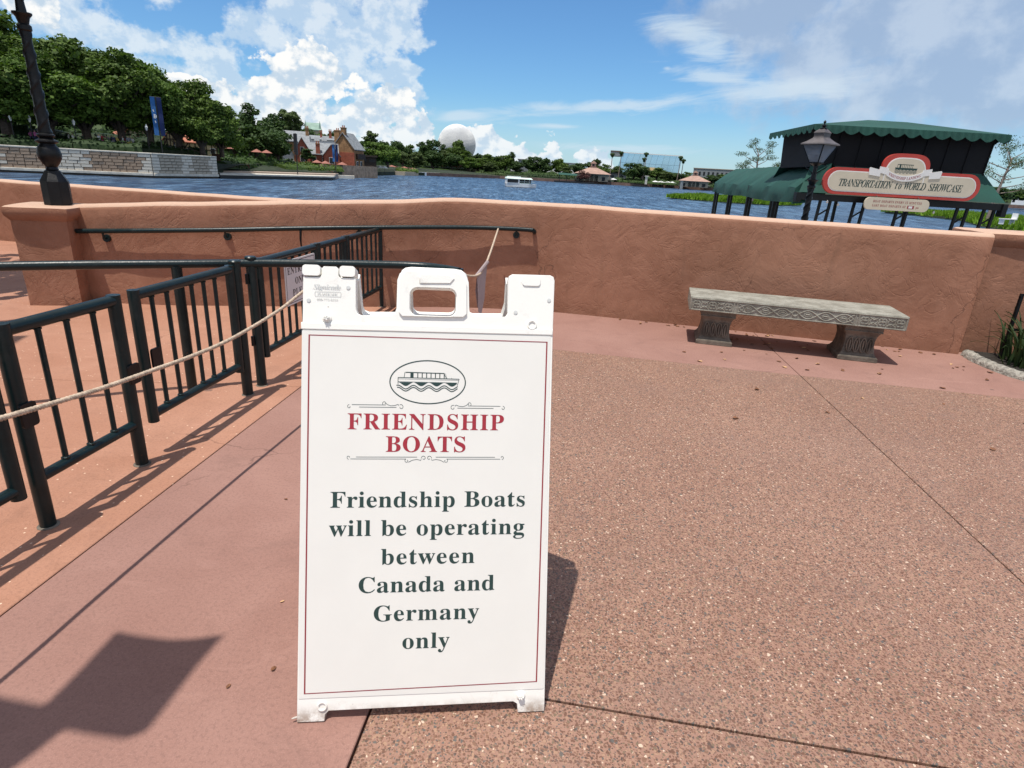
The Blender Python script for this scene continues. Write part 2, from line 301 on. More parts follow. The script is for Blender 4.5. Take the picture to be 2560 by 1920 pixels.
MT['blade'] = leafmat('strap_leaf', (0.008, 0.022, 0.007), (0.055, 0.088, 0.027))
MT['pine'] = leafmat('pine_needles', (0.035, 0.062, 0.02), (0.11, 0.15, 0.05))
MT['marsh'] = leafmat('marsh_grass_blades', (0.06, 0.14, 0.008), (0.20, 0.34, 0.02))
MT['bark'] = surf('bark', (0.085, 0.062, 0.048), 0.9, 0.3, 4, 0.6, 12)
MT['palebark'] = surf('pale_bark', (0.24, 0.19, 0.16), 0.9, 0.2, 4)
MT['lawn'] = surf('lawn', (0.08, 0.15, 0.022), 0.9, 0.3, 0.2)
MT['bank'] = surf('planted_bank', (0.019, 0.030, 0.012), 0.95, 0.4, 0.5, 0.6, 3, bdist=0.1)
MT['mud'] = surf('brown_seawall', (0.20, 0.12, 0.092), 0.9, 0.25, 0.4, 0.4, 3)
MT['sand_path'] = surf('pale_path', (0.38, 0.30, 0.24), 0.9, 0.15, 0.2)
MT['stone_tan'] = surf('tan_stone_block', (0.37, 0.265, 0.185), 0.9, 0.28, 1.1, 0.5, 9)
MT['stone_grey'] = surf('grey_stone_block', (0.40, 0.345, 0.27), 0.9, 0.34, 0.9, 0.5, 9)
MT['stone_light'] = surf('pale_quoin_stone', (0.66, 0.60, 0.50), 0.9, 0.15, 0.9, 0.4, 9)
MT['mortar'] = surf('dark_mortar', (0.11, 0.085, 0.065), 0.95, 0.2)
MT['coping'] = surf('pale_coping', (0.60, 0.56, 0.48), 0.85, 0.15, 1)
MT['brick_dark'] = surf('dark_brown_brick', (0.13, 0.065, 0.045), 0.9, 0.3, 1.2); MT['brick'] = surf('red_brick', (0.30, 0.085, 0.05), 0.9, 0.25, 1.2)
MT['brick_brown'] = surf('brown_brick', (0.27, 0.15, 0.07), 0.9, 0.25, 1.2)
MT['slate'] = surf('grey_slate_roof', (0.22, 0.235, 0.245), 0.8, 0.2, 1.4)
MT['tile'] = surf('terracotta_roof', (0.40, 0.15, 0.09), 0.85, 0.2, 1.0)
MT['pink_roof'] = surf('dusty_pink_roof', (0.36, 0.23, 0.18), 0.85, 0.15, 0.6)
MT['cream'] = surf('cream_render', (0.56, 0.44, 0.25), 0.85, 0.1, 0.6)
MT['beige'] = surf('beige_render', (0.45, 0.37, 0.27), 0.85, 0.1, 0.6)
MT['white'] = surf('white_paint', (0.78, 0.78, 0.76), 0.5, 0.05, 1)
MT['timber'] = surf('dark_timber', (0.035, 0.022, 0.016), 0.8, 0.3)
MT['dark'] = surf('dark_opening', (0.012, 0.012, 0.014), 0.5, 0.2)
MT['copper'] = surf('verdigris_roof', (0.23, 0.33, 0.27), 0.8, 0.15, .5)
MT['banner'] = surf('blue_banner_cloth', (0.02, 0.11, 0.30), 0.75, 0.25, 1.0)
MT['banner_dark'] = surf('navy_banner_cloth', (0.006, 0.02, 0.10), 0.75, 0.2, 1.0)
MT['seam'] = surf('grey_panel_seam', (0.33, 0.34, 0.36), 0.6, 0.05); MT['dome'] = surf('white_dome_panel', (0.80, 0.79, 0.77), 0.45, 0.06, 0.1)
MT['orange_cloth'] = surf('coral_umbrella_cloth', (0.30, 0.12, 0.085), 0.8, 0.1)
MT['boat_green'] = surf('pale_green_canopy', (0.60, 0.74, 0.67), 0.6, 0.06)
MT['purple'] = leafmat('plum_foliage', (0.05, 0.02, 0.022), (0.15, 0.06, 0.055))
MT['kerb'] = surf('rough_grey_kerb', (0.30, 0.28, 0.24), 0.95, 0.45, 20, 1.0, 40, bdist=0.02)
MT['soil'] = surf('dark_soil', (0.02, 0.016, 0.012), 0.95, 0.3, 9)
MT['dry_a'] = surf('dry_brown_leaf', (0.20, 0.085, 0.04), 0.8, 0.3, 30)
MT['dry_b'] = surf('dry_tan_leaf', (0.55, 0.33, 0.17), 0.8, 0.2, 30)
MT['canvas'] = surf('grey_canvas', (0.35, 0.35, 0.36), 0.9, 0.1)
MT['paper'] = surf('laminated_tag', (0.36, 0.29, 0.29), 0.6, 0.1)
def mirror():
    m, b, p = newmat('mirror_glass_cladding'); p.inputs['Base Color'].default_value = (0.60, 0.72, 0.82, 1); p.inputs['Metallic'].default_value = 0.9; p.inputs['Roughness'].default_value = 0.12
    return m
MT['mirror'] = mirror()

# ------------------------------------------------------------------ mesh helpers
class MB:
    def __init__(s): s.v = []; s.f = []; s.T = None
    def add(s, vs, fs):
        o = len(s.v); s.v += [tuple(p) for p in vs]; s.f += [[i + o for i in f] for f in fs]; return s
    def box(s, x0, y0, z0, x1, y1, z1):
        return s.add([(x0, y0, z0), (x1, y0, z0), (x1, y1, z0), (x0, y1, z0), (x0, y0, z1), (x1, y0, z1), (x1, y1, z1), (x0, y1, z1)],
                     [(0, 3, 2, 1), (4, 5, 6, 7), (0, 1, 5, 4), (1, 2, 6, 5), (2, 3, 7, 6), (3, 0, 4, 7)])
    def cbox(s, c, d, rz=0.0, rx=0.0):
        M = Matrix.Translation(c) @ Matrix.Rotation(rz, 4, 'Z') @ Matrix.Rotation(rx, 4, 'X')
        o = len(s.v); s.box(-d[0] / 2, -d[1] / 2, -d[2] / 2, d[0] / 2, d[1] / 2, d[2] / 2)
        for i in range(o, len(s.v)): s.v[i] = tuple(M @ Vector(s.v[i]))
        return s
    def prism(s, poly, z0, z1, top=None):
        n = len(poly); t = top or poly
        return s.add([(p[0], p[1], z0) for p in poly] + [(p[0], p[1], z1) for p in t],
                     [list(range(n))[::-1], list(range(n, 2 * n))] + [(i, (i + 1) % n, n + (i + 1) % n, n + i) for i in range(n)])
    def tube(s, path, r, n=8, cap=True, sq=False):
        P = [Vector(p) for p in path]; m = len(P); rs = r if isinstance(r, (list, tuple)) else [r] * m
        t0 = (P[1] - P[0]).normalized(); a = Vector((0, 0, 1)) if abs(t0.z) < .9 else Vector((1, 0, 0))
        u = t0.cross(a).normalized(); vs = []
        for i in range(m):
            t = (P[min(i + 1, m - 1)] - P[max(i - 1, 0)]).normalized()
            u = (u - t * u.dot(t)).normalized(); w = t.cross(u)
            for k in range(n):
                an = 2 * pi * k / n + (pi / 4 if sq else 0); vs.append(P[i] + (u * cos(an) + w * sin(an)) * rs[i])
        fs = [(i * n + k, i * n + (k + 1) % n, (i + 1) * n + (k + 1) % n, (i + 1) * n + k) for i in range(m - 1) for k in range(n)]
        if cap: fs += [list(range(n))[::-1], [(m - 1) * n + k for k in range(n)]]
        return s.add(vs, fs)
    def lathe(s, prof, n=16, c=(0, 0, 0), rot=0.0, sx=1.0, sy=1.0):
        vs = [(c[0] + r * cos(2 * pi * k / n + rot) * sx, c[1] + r * sin(2 * pi * k / n + rot) * sy, c[2] + z) for r, z in prof for k in range(n)]
        m = len(prof)
        fs = [(i * n + k, i * n + (k + 1) % n, (i + 1) * n + (k + 1) % n, (i + 1) * n + k) for i in range(m - 1) for k in range(n)]
        fs += [list(range(n))[::-1], [(m - 1) * n + k for k in range(n)]]
        return s.add(vs, fs)
    def xf(s, fn, start=0):
        for i in range(start, len(s.v)): s.v[i] = tuple(fn(*s.v[i]))
        return s
    def build(s, name, mat, parent=None, smooth=False, bevel=0.0, label=None, seg=2):
        me = bpy.data.meshes.new(name); me.from_pydata(s.v, [], s.f); me.update()
        return link(name, me, mat, parent, smooth, bevel, label, seg)
def link(name, me, mat, parent=None, smooth=False, bevel=0.0, label=None, seg=2):
    if mat is not None and not len(me.materials): me.materials.append(MT[mat] if isinstance(mat, str) else mat)
    o = bpy.data.objects.new(name, me); COL.objects.link(o)
    if parent is not None: o.parent = parent
    if smooth:
        me.polygons.foreach_set('use_smooth', [True] * len(me.polygons))
        if smooth != 'all':
            try: me.set_sharp_from_angle(angle=R(38))
            except Exception: pass
    if bevel:
        m = o.modifiers.new('edge', 'BEVEL'); m.width = bevel; m.segments = seg; m.limit_method = 'ANGLE'; m.angle_limit = R(40)
    if label: o['label'] = label
    return o
def thing(name, label, cat, loc=(0, 0, 0), rz=0.0, group=None):
    o = bpy.data.objects.new(name, None); COL.objects.link(o); o.location = loc; o.rotation_euler = (0, 0, rz)
    o.empty_display_size = 0.1; o['label'] = label; o['category'] = cat
    if group: o['group'] = group
    return o
def tag(o, label, cat, group=None):
    o['label'] = label; o['category'] = cat
    if group: o['group'] = group
    return o
def struct(o): o['kind'] = 'structure'; return o
def stuff(o): o['kind'] = 'stuff'; return o
def copy_tree(o, parent=None):
    c = o.copy(); COL.objects.link(c)
    if parent is not None: c.parent = parent
    for ch in list(o.children): copy_tree(ch, c)
    return c
def pol(az, r, z=None, el=None):
    a = R(az); return Vector((r * sin(a), r * cos(a), z if z is not None else EYE + r * tan(R(el))))
def lerp(a, b, t): return a + (b - a) * t
def plate(outline, holes, w0, w1):
    """Flat outline (u, v) with holes, thickness from w0 (front) back to w1; verts (u, w, v)."""
    loops = [outline] + list(holes)
    pts = [p for l in loops for p in l]
    tri = tessellate_polygon([[Vector((p[0], p[1], 0)) for p in l] for l in loops])
    n = len(pts); vs = [(p[0], w0, p[1]) for p in pts] + [(p[0], w1, p[1]) for p in pts]
    fs = []
    for t in tri:
        a, c_, e = [pts[i] for i in t]
        s = (c_[0] - a[0]) * (e[1] - a[1]) - (c_[1] - a[1]) * (e[0] - a[0])
        t = list(t) if s > 0 else list(t)[::-1]
        fs.append(t); fs.append([i + n for i in t[::-1]])
    o = 0
    for li, l in enumerate(loops):
        ar = sum(l[i][0] * l[(i + 1) % len(l)][1] - l[(i + 1) % len(l)][0] * l[i][1] for i in range(len(l)))
        ccw = ar > 0
        for i in range(len(l)):
            j = (i + 1) % len(l); q = [o + i, o + i + n, o + j + n, o + j]
            if (ccw and li == 0) or ((not ccw) and li > 0): q = q[::1]
            else: q = q[::-1]
            fs.append(q)
        o += len(l)
    return vs, fs
def rrect(x0, y0, x1, y1, r, n=4):
    o = []
    for cx, cy, a0 in ((x1 - r, y0 + r, -90), (x1 - r, y1 - r, 0), (x0 + r, y1 - r, 90), (x0 + r, y0 + r, 180)):
        for k in range(n + 1): a = R(a0 + 90 * k / n); o.append((cx + r * cos(a), cy + r * sin(a)))
    return o
def ribbon(pts, w, closed=False):
    """Flat stroke of width w along 2-D points."""
    n = len(pts); L = []; Rr = []
    for i in range(n):
        a = pts[(i - 1) % n] if closed or i else pts[0]; c_ = pts[(i + 1) % n] if closed or i < n - 1 else pts[-1]
        dx, dy = c_[0] - a[0], c_[1] - a[1]; l = hypot(dx, dy) or 1; nx, ny = -dy / l * w / 2, dx / l * w / 2
        L.append((pts[i][0] + nx, pts[i][1] + ny)); Rr.append((pts[i][0] - nx, pts[i][1] - ny))
    vs = L + Rr; m = n if closed else n - 1
    return vs, [(i, n + i, n + (i + 1) % n, (i + 1) % n) for i in range(m)]

# ------------------------------------------------------------------ lettering (outlines held here as plain numbers)
UPRIGHT = '-01235678ABCDEFGHIKLMNOPQRSTUVWYabcdeghilmnoprstuwy'
SLANTED = 'ACDEHILNOPRSTWacdeginot'
GNUM = [[323,[283,267,40,267,40,174,283,174]],
[559,[335,719,281,724,224,719,175,704,135,679,102,645,77,603,58,552,44,494,37,430,34,359,37,288,44,223,58,165,77,114,102,71,135,36,175,10,223,-5,280,-10,334,-5,381,10,421,36,454,71,480,114,500,164,514,223,522,287,525,358,522,429,514,493,500,552,480,602,454,645,422,679,382,704],[248,650,281,659,313,650,337,624,353,580,362,520,368,446,370,358,368,270,362,195,353,135,337,91,313,64,280,55,247,64,223,91,207,135,197,195,191,270,189,358,191,446,197,520,207,580,223,624]],
[559,[378,718,266,718,196,666,165,644,136,626,110,613,85,603,63,595,42,589,44,568,50,550,59,535,71,524,85,517,100,515,120,518,140,528,160,544,182,565,204,590,229,619,229,118,228,96,224,79,217,67,207,59,195,55,179,53,97,53,97,0,510,0,510,53,429,53,411,55,397,61,388,70,382,83,379,99,378,118]],
[559,[328,719,259,724,213,722,172,716,137,706,107,692,83,675,64,656,50,635,42,612,39,589,43,556,55,531,74,512,101,500,131,492,167,490,169,543,176,586,188,620,205,644,228,658,259,663,281,660,300,651,316,636,328,615,335,588,337,553,336,519,331,487,324,457,313,427,298,397,278,365,253,331,221,294,183,254,35,103,35,0,508,0,513,210,454,210,446,179,439,159,429,142,416,128,400,118,383,112,363,110,130,110,230,205,277,250,319,291,355,328,386,360,412,391,434,418,452,443,465,467,476,490,482,512,487,535,488,558,482,606,462,646,430,680,385,704]],
[559,[323,719,257,724,190,720,135,708,92,687,61,661,42,631,36,597,40,569,51,547,70,530,96,518,128,510,166,508,167,534,169,558,172,582,178,605,186,624,198,640,212,653,230,660,252,663,277,660,298,649,314,632,326,609,333,580,335,547,332,506,321,470,304,440,280,418,248,404,208,400,142,400,142,338,204,338,250,334,288,322,319,301,341,274,355,243,359,207,357,172,351,142,342,118,329,99,314,84,297,73,278,66,257,61,236,60,202,64,172,74,147,92,128,117,117,149,113,188,91,186,71,179,54,168,39,153,31,133,28,110,30,90,38,70,50,52,68,34,92,20,120,7,155,-2,196,-8,243,-10,277,-9,311,-5,343,1,374,10,403,22,430,37,453,56,474,78,490,104,503,133,510,168,513,206,510,242,501,273,485,300,465,321,442,340,416,354,389,366,362,375,335,381,376,398,412,421,444,448,468,481,483,519,488,561,481,609,460,649,426,682,380,705]],
[559,[92,714,60,368,106,350,122,354,138,359,154,362,172,366,193,367,217,368,257,364,291,352,318,332,337,303,349,266,353,220,351,182,345,150,336,124,323,103,308,86,291,74,272,66,251,62,230,60,205,62,183,68,165,78,150,91,139,106,130,124,125,143,121,161,120,180,98,178,78,172,62,163,50,150,42,132,40,111,42,91,49,71,60,52,76,35,98,20,125,8,158,-2,198,-8,245,-10,275,-9,305,-5,336,2,366,12,394,24,420,40,444,60,465,84,482,111,496,143,503,179,506,220,498,285,475,339,436,380,384,410,322,428,250,434,229,434,208,432,188,430,168,426,152,423,140,419,156,604,364,604,378,603,389,600,397,594,402,586,407,577,410,566,418,532,475,532,470,714]],
[559,[370,722,330,724,284,721,242,710,204,694,170,671,140,643,115,610,94,572,76,530,62,484,53,436,47,384,45,330,48,257,59,193,76,138,99,92,128,55,163,26,202,6,246,-6,293,-10,363,-3,420,20,466,57,498,106,518,164,524,231,518,292,500,342,470,384,429,414,381,432,324,438,292,437,264,433,240,426,219,419,201,410,186,401,193,479,207,544,227,596,253,635,284,657,321,665,338,663,351,656,362,646,370,631,377,615,382,596,385,576,386,556,387,536,427,539,458,546,480,560,495,576,504,594,507,614,505,633,499,651,490,668,476,684,457,697,434,708,405,717],[269,375,287,377,314,373,336,360,354,340,368,310,376,270,379,221,376,169,369,127,356,96,340,74,320,60,296,56,267,63,241,85,218,120,201,172,190,242,186,329,197,340,211,351,230,362,249,370]],
[559,[49,714,44,504,104,504,110,554,119,582,138,599,168,605,431,605,165,0,250,0,526,665,526,714]],
[559,[350,718,285,724,232,721,186,712,148,698,117,679,93,656,75,630,63,602,55,573,53,542,57,505,67,471,85,440,109,412,140,385,177,361,136,338,100,314,70,288,48,258,34,223,30,182,33,148,42,116,56,86,76,58,103,35,136,16,175,2,221,-7,273,-10,348,-4,411,13,462,42,499,82,522,131,529,189,525,228,512,264,491,297,460,328,417,358,363,387,402,409,434,431,462,454,482,480,494,512,498,549,492,597,474,639,444,674,403,702],[279,666,298,664,316,658,330,649,343,637,353,622,362,606,367,588,371,570,372,551,370,520,365,494,356,472,342,453,324,436,302,421,270,438,243,455,222,474,206,495,197,522,194,554,196,584,204,611,216,634,233,652,254,662],[223,305,244,321,291,298,328,275,356,254,375,230,386,203,390,172,387,138,376,108,360,82,337,63,310,51,278,47,246,51,219,63,196,84,179,110,168,142,165,178,168,211,175,240,188,265,204,286]],
[650,[334,693,307,694,73,111,60,82,48,60,35,45,21,35,5,29,-13,27,-13,0,190,0,190,27,184,27,143,32,119,47,111,72,111,76,112,81,112,88,114,94,115,100,117,105,154,197,376,197,406,121,415,98,420,80,422,68,413,45,386,32,341,27,341,0,660,0,660,27,641,30,625,38,612,51,600,70,587,96,572,129],[169,239,263,475,360,239]],
[659,[328,678,23,678,23,653,44,652,62,649,76,644,87,637,96,627,103,614,107,597,110,575,111,549,111,122,109,90,103,65,93,48,77,37,54,29,24,26,24,0,354,0,433,6,499,23,552,52,592,90,615,139,623,196,601,275,536,332,427,368,518,399,572,450,590,522,561,609,474,661],[322,646,356,642,382,632,401,614,414,589,421,555,424,514,420,467,410,431,392,406,365,389,328,378,280,375,271,375,271,582,272,604,275,621,280,632,288,640,302,644],[271,344,294,344,344,340,384,328,412,309,432,280,444,241,448,191,445,142,436,103,422,73,400,52,369,40,330,36,310,38,294,42,284,50,277,61,272,77,271,97]],
[697,[434,689,386,693,321,688,261,673,206,648,158,613,117,572,84,522,59,467,44,406,39,340,44,273,59,212,83,156,116,106,157,64,204,30,259,4,318,-11,382,-16,494,0,589,50,666,132,638,158,606,121,571,91,533,66,494,49,454,38,414,35,303,69,236,169,214,337,234,516,294,624,395,660,443,654,489,636,530,606,568,566,599,517,625,459,650,459,650,693,624,693,614,668,599,653,577,648,567,649,557,651,547,655,488,676]],
[738,[330,678,22,678,22,653,51,651,74,645,90,634,101,618,108,592,110,557,110,111,108,81,103,59,94,44,79,35,58,29,30,26,30,0,340,0,538,38,657,151,697,339,687,439,655,523,604,590,532,639,440,668],[310,643,332,645,438,611,501,510,522,341,517,247,501,171,476,112,439,70,391,44,331,36,309,38,293,42,282,50,276,63,272,82,271,107,271,573,272,598,276,618,282,630,293,639]],
[658,[594,678,24,678,24,653,53,651,76,644,92,634,103,615,110,587,112,549,112,116,110,84,104,60,93,44,77,33,53,27,21,25,21,0,599,0,640,213,612,213,594,173,574,139,552,112,527,89,498,71,466,58,430,48,389,43,343,41,318,42,299,46,286,52,278,62,274,78,272,100,272,331,276,331,308,330,335,325,358,318,378,306,394,290,406,270,416,244,423,213,428,176,453,176,453,514,429,514,419,466,405,428,386,400,361,381,329,370,288,366,272,366,272,578,273,596,274,610,277,620,282,628,288,634,298,638,310,639,326,641,345,641,411,637,465,625,506,605,537,575,558,532,571,476,594,476]],
[602,[586,678,21,678,21,653,52,648,75,641,92,630,102,614,109,590,111,558,111,125,109,92,103,67,93,50,77,38,54,30,23,26,23,0,382,0,382,26,354,27,330,30,312,35,298,42,287,51,280,64,275,79,272,98,271,120,271,333,281,333,323,329,357,318,382,298,401,270,415,229,424,176,450,176,450,516,423,516,414,468,400,430,381,402,356,383,323,372,283,368,271,368,271,593,272,607,273,619,276,627,281,633,288,637,298,640,309,641,324,642,342,642,389,640,428,635,462,626,489,613,511,596,529,574,543,547,554,514,562,476,586,476]],
[756,[436,689,383,693,320,688,261,673,208,648,160,614,119,573,86,524,61,469,46,408,41,341,46,272,61,209,86,153,119,104,161,62,210,29,267,5,330,-10,399,-15,488,-9,576,11,664,43,664,191,666,219,671,240,680,254,694,263,716,269,745,271,745,295,410,295,410,271,446,269,472,263,490,254,501,239,508,218,510,190,510,106,508,79,500,57,488,40,470,29,444,21,410,19,354,28,306,55,268,100,240,163,223,243,217,339,237,517,297,624,398,660,430,657,460,649,490,634,518,615,545,592,569,564,591,532,609,497,625,458,651,458,651,693,624,693,617,679,611,668,604,660,597,654,588,650,577,649,569,650,560,652,550,656,492,677]],
[779,[360,678,24,678,24,653,54,649,77,642,92,631,103,615,109,593,111,564,111,120,109,88,103,64,93,47,77,36,54,29,23,26,23,0,360,0,360,26,329,29,305,36,289,47,279,64,273,88,271,120,271,329,509,329,509,120,507,86,501,62,490,46,474,36,450,29,420,26,420,0,755,0,755,26,725,29,702,37,686,49,677,66,671,90,669,120,669,564,671,594,677,616,686,632,701,642,724,649,755,653,755,678,420,678,420,653,443,651,462,647,477,643,488,637,497,629,502,618,506,604,508,586,509,564,509,373,271,373,271,564,272,586,274,604,278,618,284,629,293,637,304,643,319,647,337,651,360,653]],
[388,[364,678,20,678,20,653,53,650,78,645,94,636,104,623,110,603,112,576,112,112,110,84,103,63,91,48,74,38,50,31,20,26,20,0,366,0,366,26,342,29,322,34,306,39,294,46,285,55,279,66,275,79,273,96,272,115,272,576,274,603,281,623,292,636,308,645,332,650,364,653]],
[760,[361,678,25,678,25,653,55,650,78,643,94,632,104,615,110,593,112,564,112,120,110,88,104,64,94,47,78,36,55,29,24,26,24,0,361,0,361,26,330,29,306,36,290,47,280,64,274,88,272,120,272,295,297,318,471,98,485,79,494,63,497,51,495,43,489,36,479,31,473,29,465,28,456,27,444,26,432,26,418,26,418,0,773,0,773,26,754,28,738,31,725,37,714,45,702,56,690,69,403,424,513,537,584,601,650,640,710,653,723,653,723,678,433,678,433,653,481,650,509,640,519,623,514,604,501,582,478,556,272,348,272,564,273,586,275,604,279,618,285,629,294,637,305,643,320,647,338,651,361,653]],
[635,[372,678,24,678,24,653,54,650,77,643,92,632,103,617,109,594,111,564,111,120,109,88,103,64,93,47,77,36,54,29,23,26,23,0,598,0,636,230,609,230,591,186,572,149,550,118,526,93,499,74,468,59,434,49,393,43,348,41,327,42,310,43,298,46,288,52,281,59,276,70,273,84,272,102,271,123,271,564,272,587,275,605,280,620,287,631,297,640,310,646,327,650,347,652,372,653]],
[944,[275,678,22,678,22,653,45,651,64,648,78,644,90,637,99,629,105,619,109,606,111,589,112,569,112,118,110,87,103,63,92,47,75,36,51,29,21,26,21,0,252,0,252,26,220,28,196,34,178,44,166,60,159,85,157,119,157,579,402,0,429,0,677,594,677,124,676,101,674,81,670,66,664,53,655,44,644,37,629,32,611,29,589,26,589,0,918,0,918,26,897,27,880,30,866,34,855,41,847,51,841,64,837,80,835,101,834,127,834,563,836,592,842,614,852,630,868,641,890,649,919,653,919,678,669,678,472,212]],
[735,[233,678,27,678,27,653,38,651,47,648,54,645,64,636,84,613,113,578,113,117,112,95,110,76,106,62,100,50,92,41,80,34,66,30,48,27,27,26,27,0,248,0,248,26,216,29,192,36,176,46,167,62,161,86,159,117,159,521,600,-16,628,-16,628,561,630,592,636,616,645,632,660,643,683,650,714,653,714,678,493,678,493,653,516,650,534,647,549,642,560,636,569,628,575,616,579,602,581,584,582,562,582,251]],
[782,[443,691,395,694,345,691,298,682,254,667,212,647,175,621,141,592,111,557,87,520,67,478,53,434,44,388,41,339,44,290,53,243,67,199,87,158,111,120,140,86,174,56,211,31,251,11,294,-4,340,-13,388,-16,437,-13,484,-4,528,11,570,31,607,56,641,86,671,120,695,158,716,199,730,243,739,290,742,339,739,389,730,436,716,481,696,522,671,560,642,594,609,623,572,648,532,668,489,682],[292,624,387,660,438,651,482,624,518,578,544,516,560,436,565,339,546,161,489,54,394,18,343,27,300,54,264,100,237,163,221,243,216,339,235,517]],
[622,[318,678,24,678,24,653,54,649,77,642,92,631,103,615,109,593,111,564,111,120,109,88,103,64,93,47,77,36,54,29,23,26,23,0,360,0,360,26,329,29,305,36,289,47,279,64,273,88,271,120,271,306,360,306,435,312,497,329,546,358,581,396,602,441,609,494,606,530,596,563,580,592,558,617,532,638,500,655,456,668,395,675],[304,641,322,642,359,638,388,626,410,605,424,576,432,537,435,490,432,442,421,404,404,376,379,357,344,346,300,342,271,342,271,593,272,609,276,622,282,631,291,637]],
[782,[443,691,395,694,345,691,298,682,254,667,212,647,175,621,141,592,111,557,87,520,67,478,53,434,44,388,41,339,44,288,54,239,70,192,91,149,118,110,151,74,189,44,231,19,278,-1,346,-96,441,-153,563,-172,619,-168,677,-156,737,-137,732,-109,707,-115,684,-119,662,-120,592,-107,536,-67,492,0,565,31,626,73,676,128,713,191,735,262,742,339,739,389,730,436,716,481,696,522,671,560,642,594,609,623,572,648,532,668,489,682],[292,624,387,660,438,651,482,624,518,578,545,516,561,436,566,339,547,161,490,54,395,18,344,27,301,54,264,100,238,163,221,243,216,339,235,517]],
[704,[323,678,24,678,24,653,54,649,77,642,92,631,103,615,109,593,111,564,111,120,109,88,103,64,93,47,77,36,54,29,23,26,23,0,360,0,360,26,329,29,305,36,289,47,279,64,273,88,271,120,271,316,300,316,504,0,715,0,715,26,712,26,697,27,684,31,674,38,664,47,654,60,643,75,469,333,553,370,604,425,621,498,613,554,588,599,547,634,489,658,415,673],[310,641,334,642,400,626,439,579,452,500,448,452,436,414,416,384,388,364,350,352,303,348,271,348,271,574,272,599,276,617,282,629,293,636]],
[581,[296,693,275,694,238,691,203,683,172,669,143,650,120,627,100,600,86,568,77,533,74,494,78,450,92,411,114,376,147,344,189,313,242,284,335,238,379,209,406,174,415,133,411,103,401,76,382,54,358,36,328,26,293,22,244,28,202,45,166,74,136,115,112,169,93,235,64,235,64,-16,91,-16,95,-5,99,4,103,10,109,15,116,17,126,18,130,18,137,16,146,14,158,11,171,6,187,1,203,-4,219,-9,236,-12,253,-13,269,-15,286,-15,334,-12,378,-3,418,12,452,32,481,56,504,86,521,120,532,157,535,198,533,228,529,255,521,280,509,303,493,326,472,347,447,367,415,387,377,406,281,451,250,467,224,484,204,501,190,520,181,541,178,566,181,592,191,615,208,635,230,650,257,659,289,662,317,659,343,652,370,638,394,621,417,599,437,573,455,543,469,511,480,475,505,475,505,694,477,694,471,676,461,666,446,662,442,662,438,663,434,664,430,665,425,666,420,667,393,675,366,682,342,687,318,691]],
[630,[16,678,16,473,43,473,53,524,71,567,97,600,131,625,173,640,222,645,232,645,232,120,230,88,223,63,212,46,194,35,169,28,137,26,137,0,488,0,488,26,454,28,429,34,412,45,401,62,394,87,392,120,392,645,400,645,496,626,558,568,586,472,611,472,611,678]],
[733,[358,678,22,678,22,653,52,649,75,642,90,631,101,615,107,593,109,564,109,231,116,154,136,91,170,42,219,8,286,-12,369,-19,450,-12,515,11,566,48,601,102,622,176,629,270,629,563,631,590,636,612,644,628,658,639,679,648,706,653,706,678,489,678,489,653,523,649,548,641,565,630,576,615,582,592,584,563,584,237,565,124,506,56,409,33,365,38,329,52,302,76,284,110,273,154,269,208,269,564,270,586,272,604,276,618,281,629,290,637,302,643,316,647,335,651,358,653]],
[637,[314,678,-21,678,-21,653,2,648,20,639,34,626,44,609,55,590,66,567,316,-19,342,-19,569,570,582,600,595,622,608,636,622,646,639,651,658,653,658,678,445,678,445,653,472,651,493,648,508,643,519,635,526,624,528,609,527,595,524,579,518,562,385,213,240,563,233,582,228,598,227,610,229,624,236,636,248,644,264,649,286,652,314,653]],
[910,[269,678,-23,678,-23,653,-4,651,11,645,22,636,31,623,40,606,48,585,254,-16,283,-16,470,460,637,-16,664,-16,856,565,865,590,875,611,885,627,897,639,911,648,929,653,929,678,749,678,749,653,771,651,788,647,801,641,810,633,815,621,817,605,816,590,812,572,805,550,706,247,594,575,589,591,586,603,585,613,593,635,616,649,654,653,654,678,341,678,341,653,365,650,384,646,398,640,409,630,418,615,426,594,448,525,332,228,220,555,214,577,210,595,209,611,211,625,215,635,223,643,234,648,250,651,269,653]],
[634,[308,678,-20,678,-20,652,-13,651,-6,650,1,648,8,646,14,643,21,639,36,626,52,605,69,576,239,266,239,120,237,88,231,64,221,47,205,36,182,29,151,26,151,0,488,0,488,26,457,29,433,36,417,47,407,64,401,88,399,120,399,303,570,583,583,603,596,619,609,632,622,642,637,648,654,652,654,678,439,678,439,652,444,652,486,647,511,632,519,607,516,589,509,569,496,545,370,336,244,583,237,597,233,610,232,620,234,629,239,637,248,644,260,648,274,651,291,652,308,652]],
[512,[305,470,241,474,205,472,171,467,141,458,114,446,92,432,74,414,60,395,52,374,49,352,51,333,57,316,66,302,80,292,96,286,115,284,133,286,149,291,164,300,174,313,181,327,183,344,181,356,177,369,169,382,161,394,157,402,155,408,162,426,184,436,220,440,244,438,264,431,278,420,288,405,294,384,296,359,296,283,213,257,146,230,94,202,59,172,37,135,30,94,33,65,43,39,60,17,82,0,110,-10,142,-13,198,-6,250,16,298,52,310,15,337,-8,379,-15,419,-9,456,10,490,41,477,62,468,56,460,52,453,51,447,52,442,55,439,59,437,66,436,78,436,93,436,313,431,363,416,404,392,435,356,457],[229,225,296,252,296,94,284,81,272,70,259,61,246,55,235,51,225,50,198,58,181,83,176,125,189,183]],
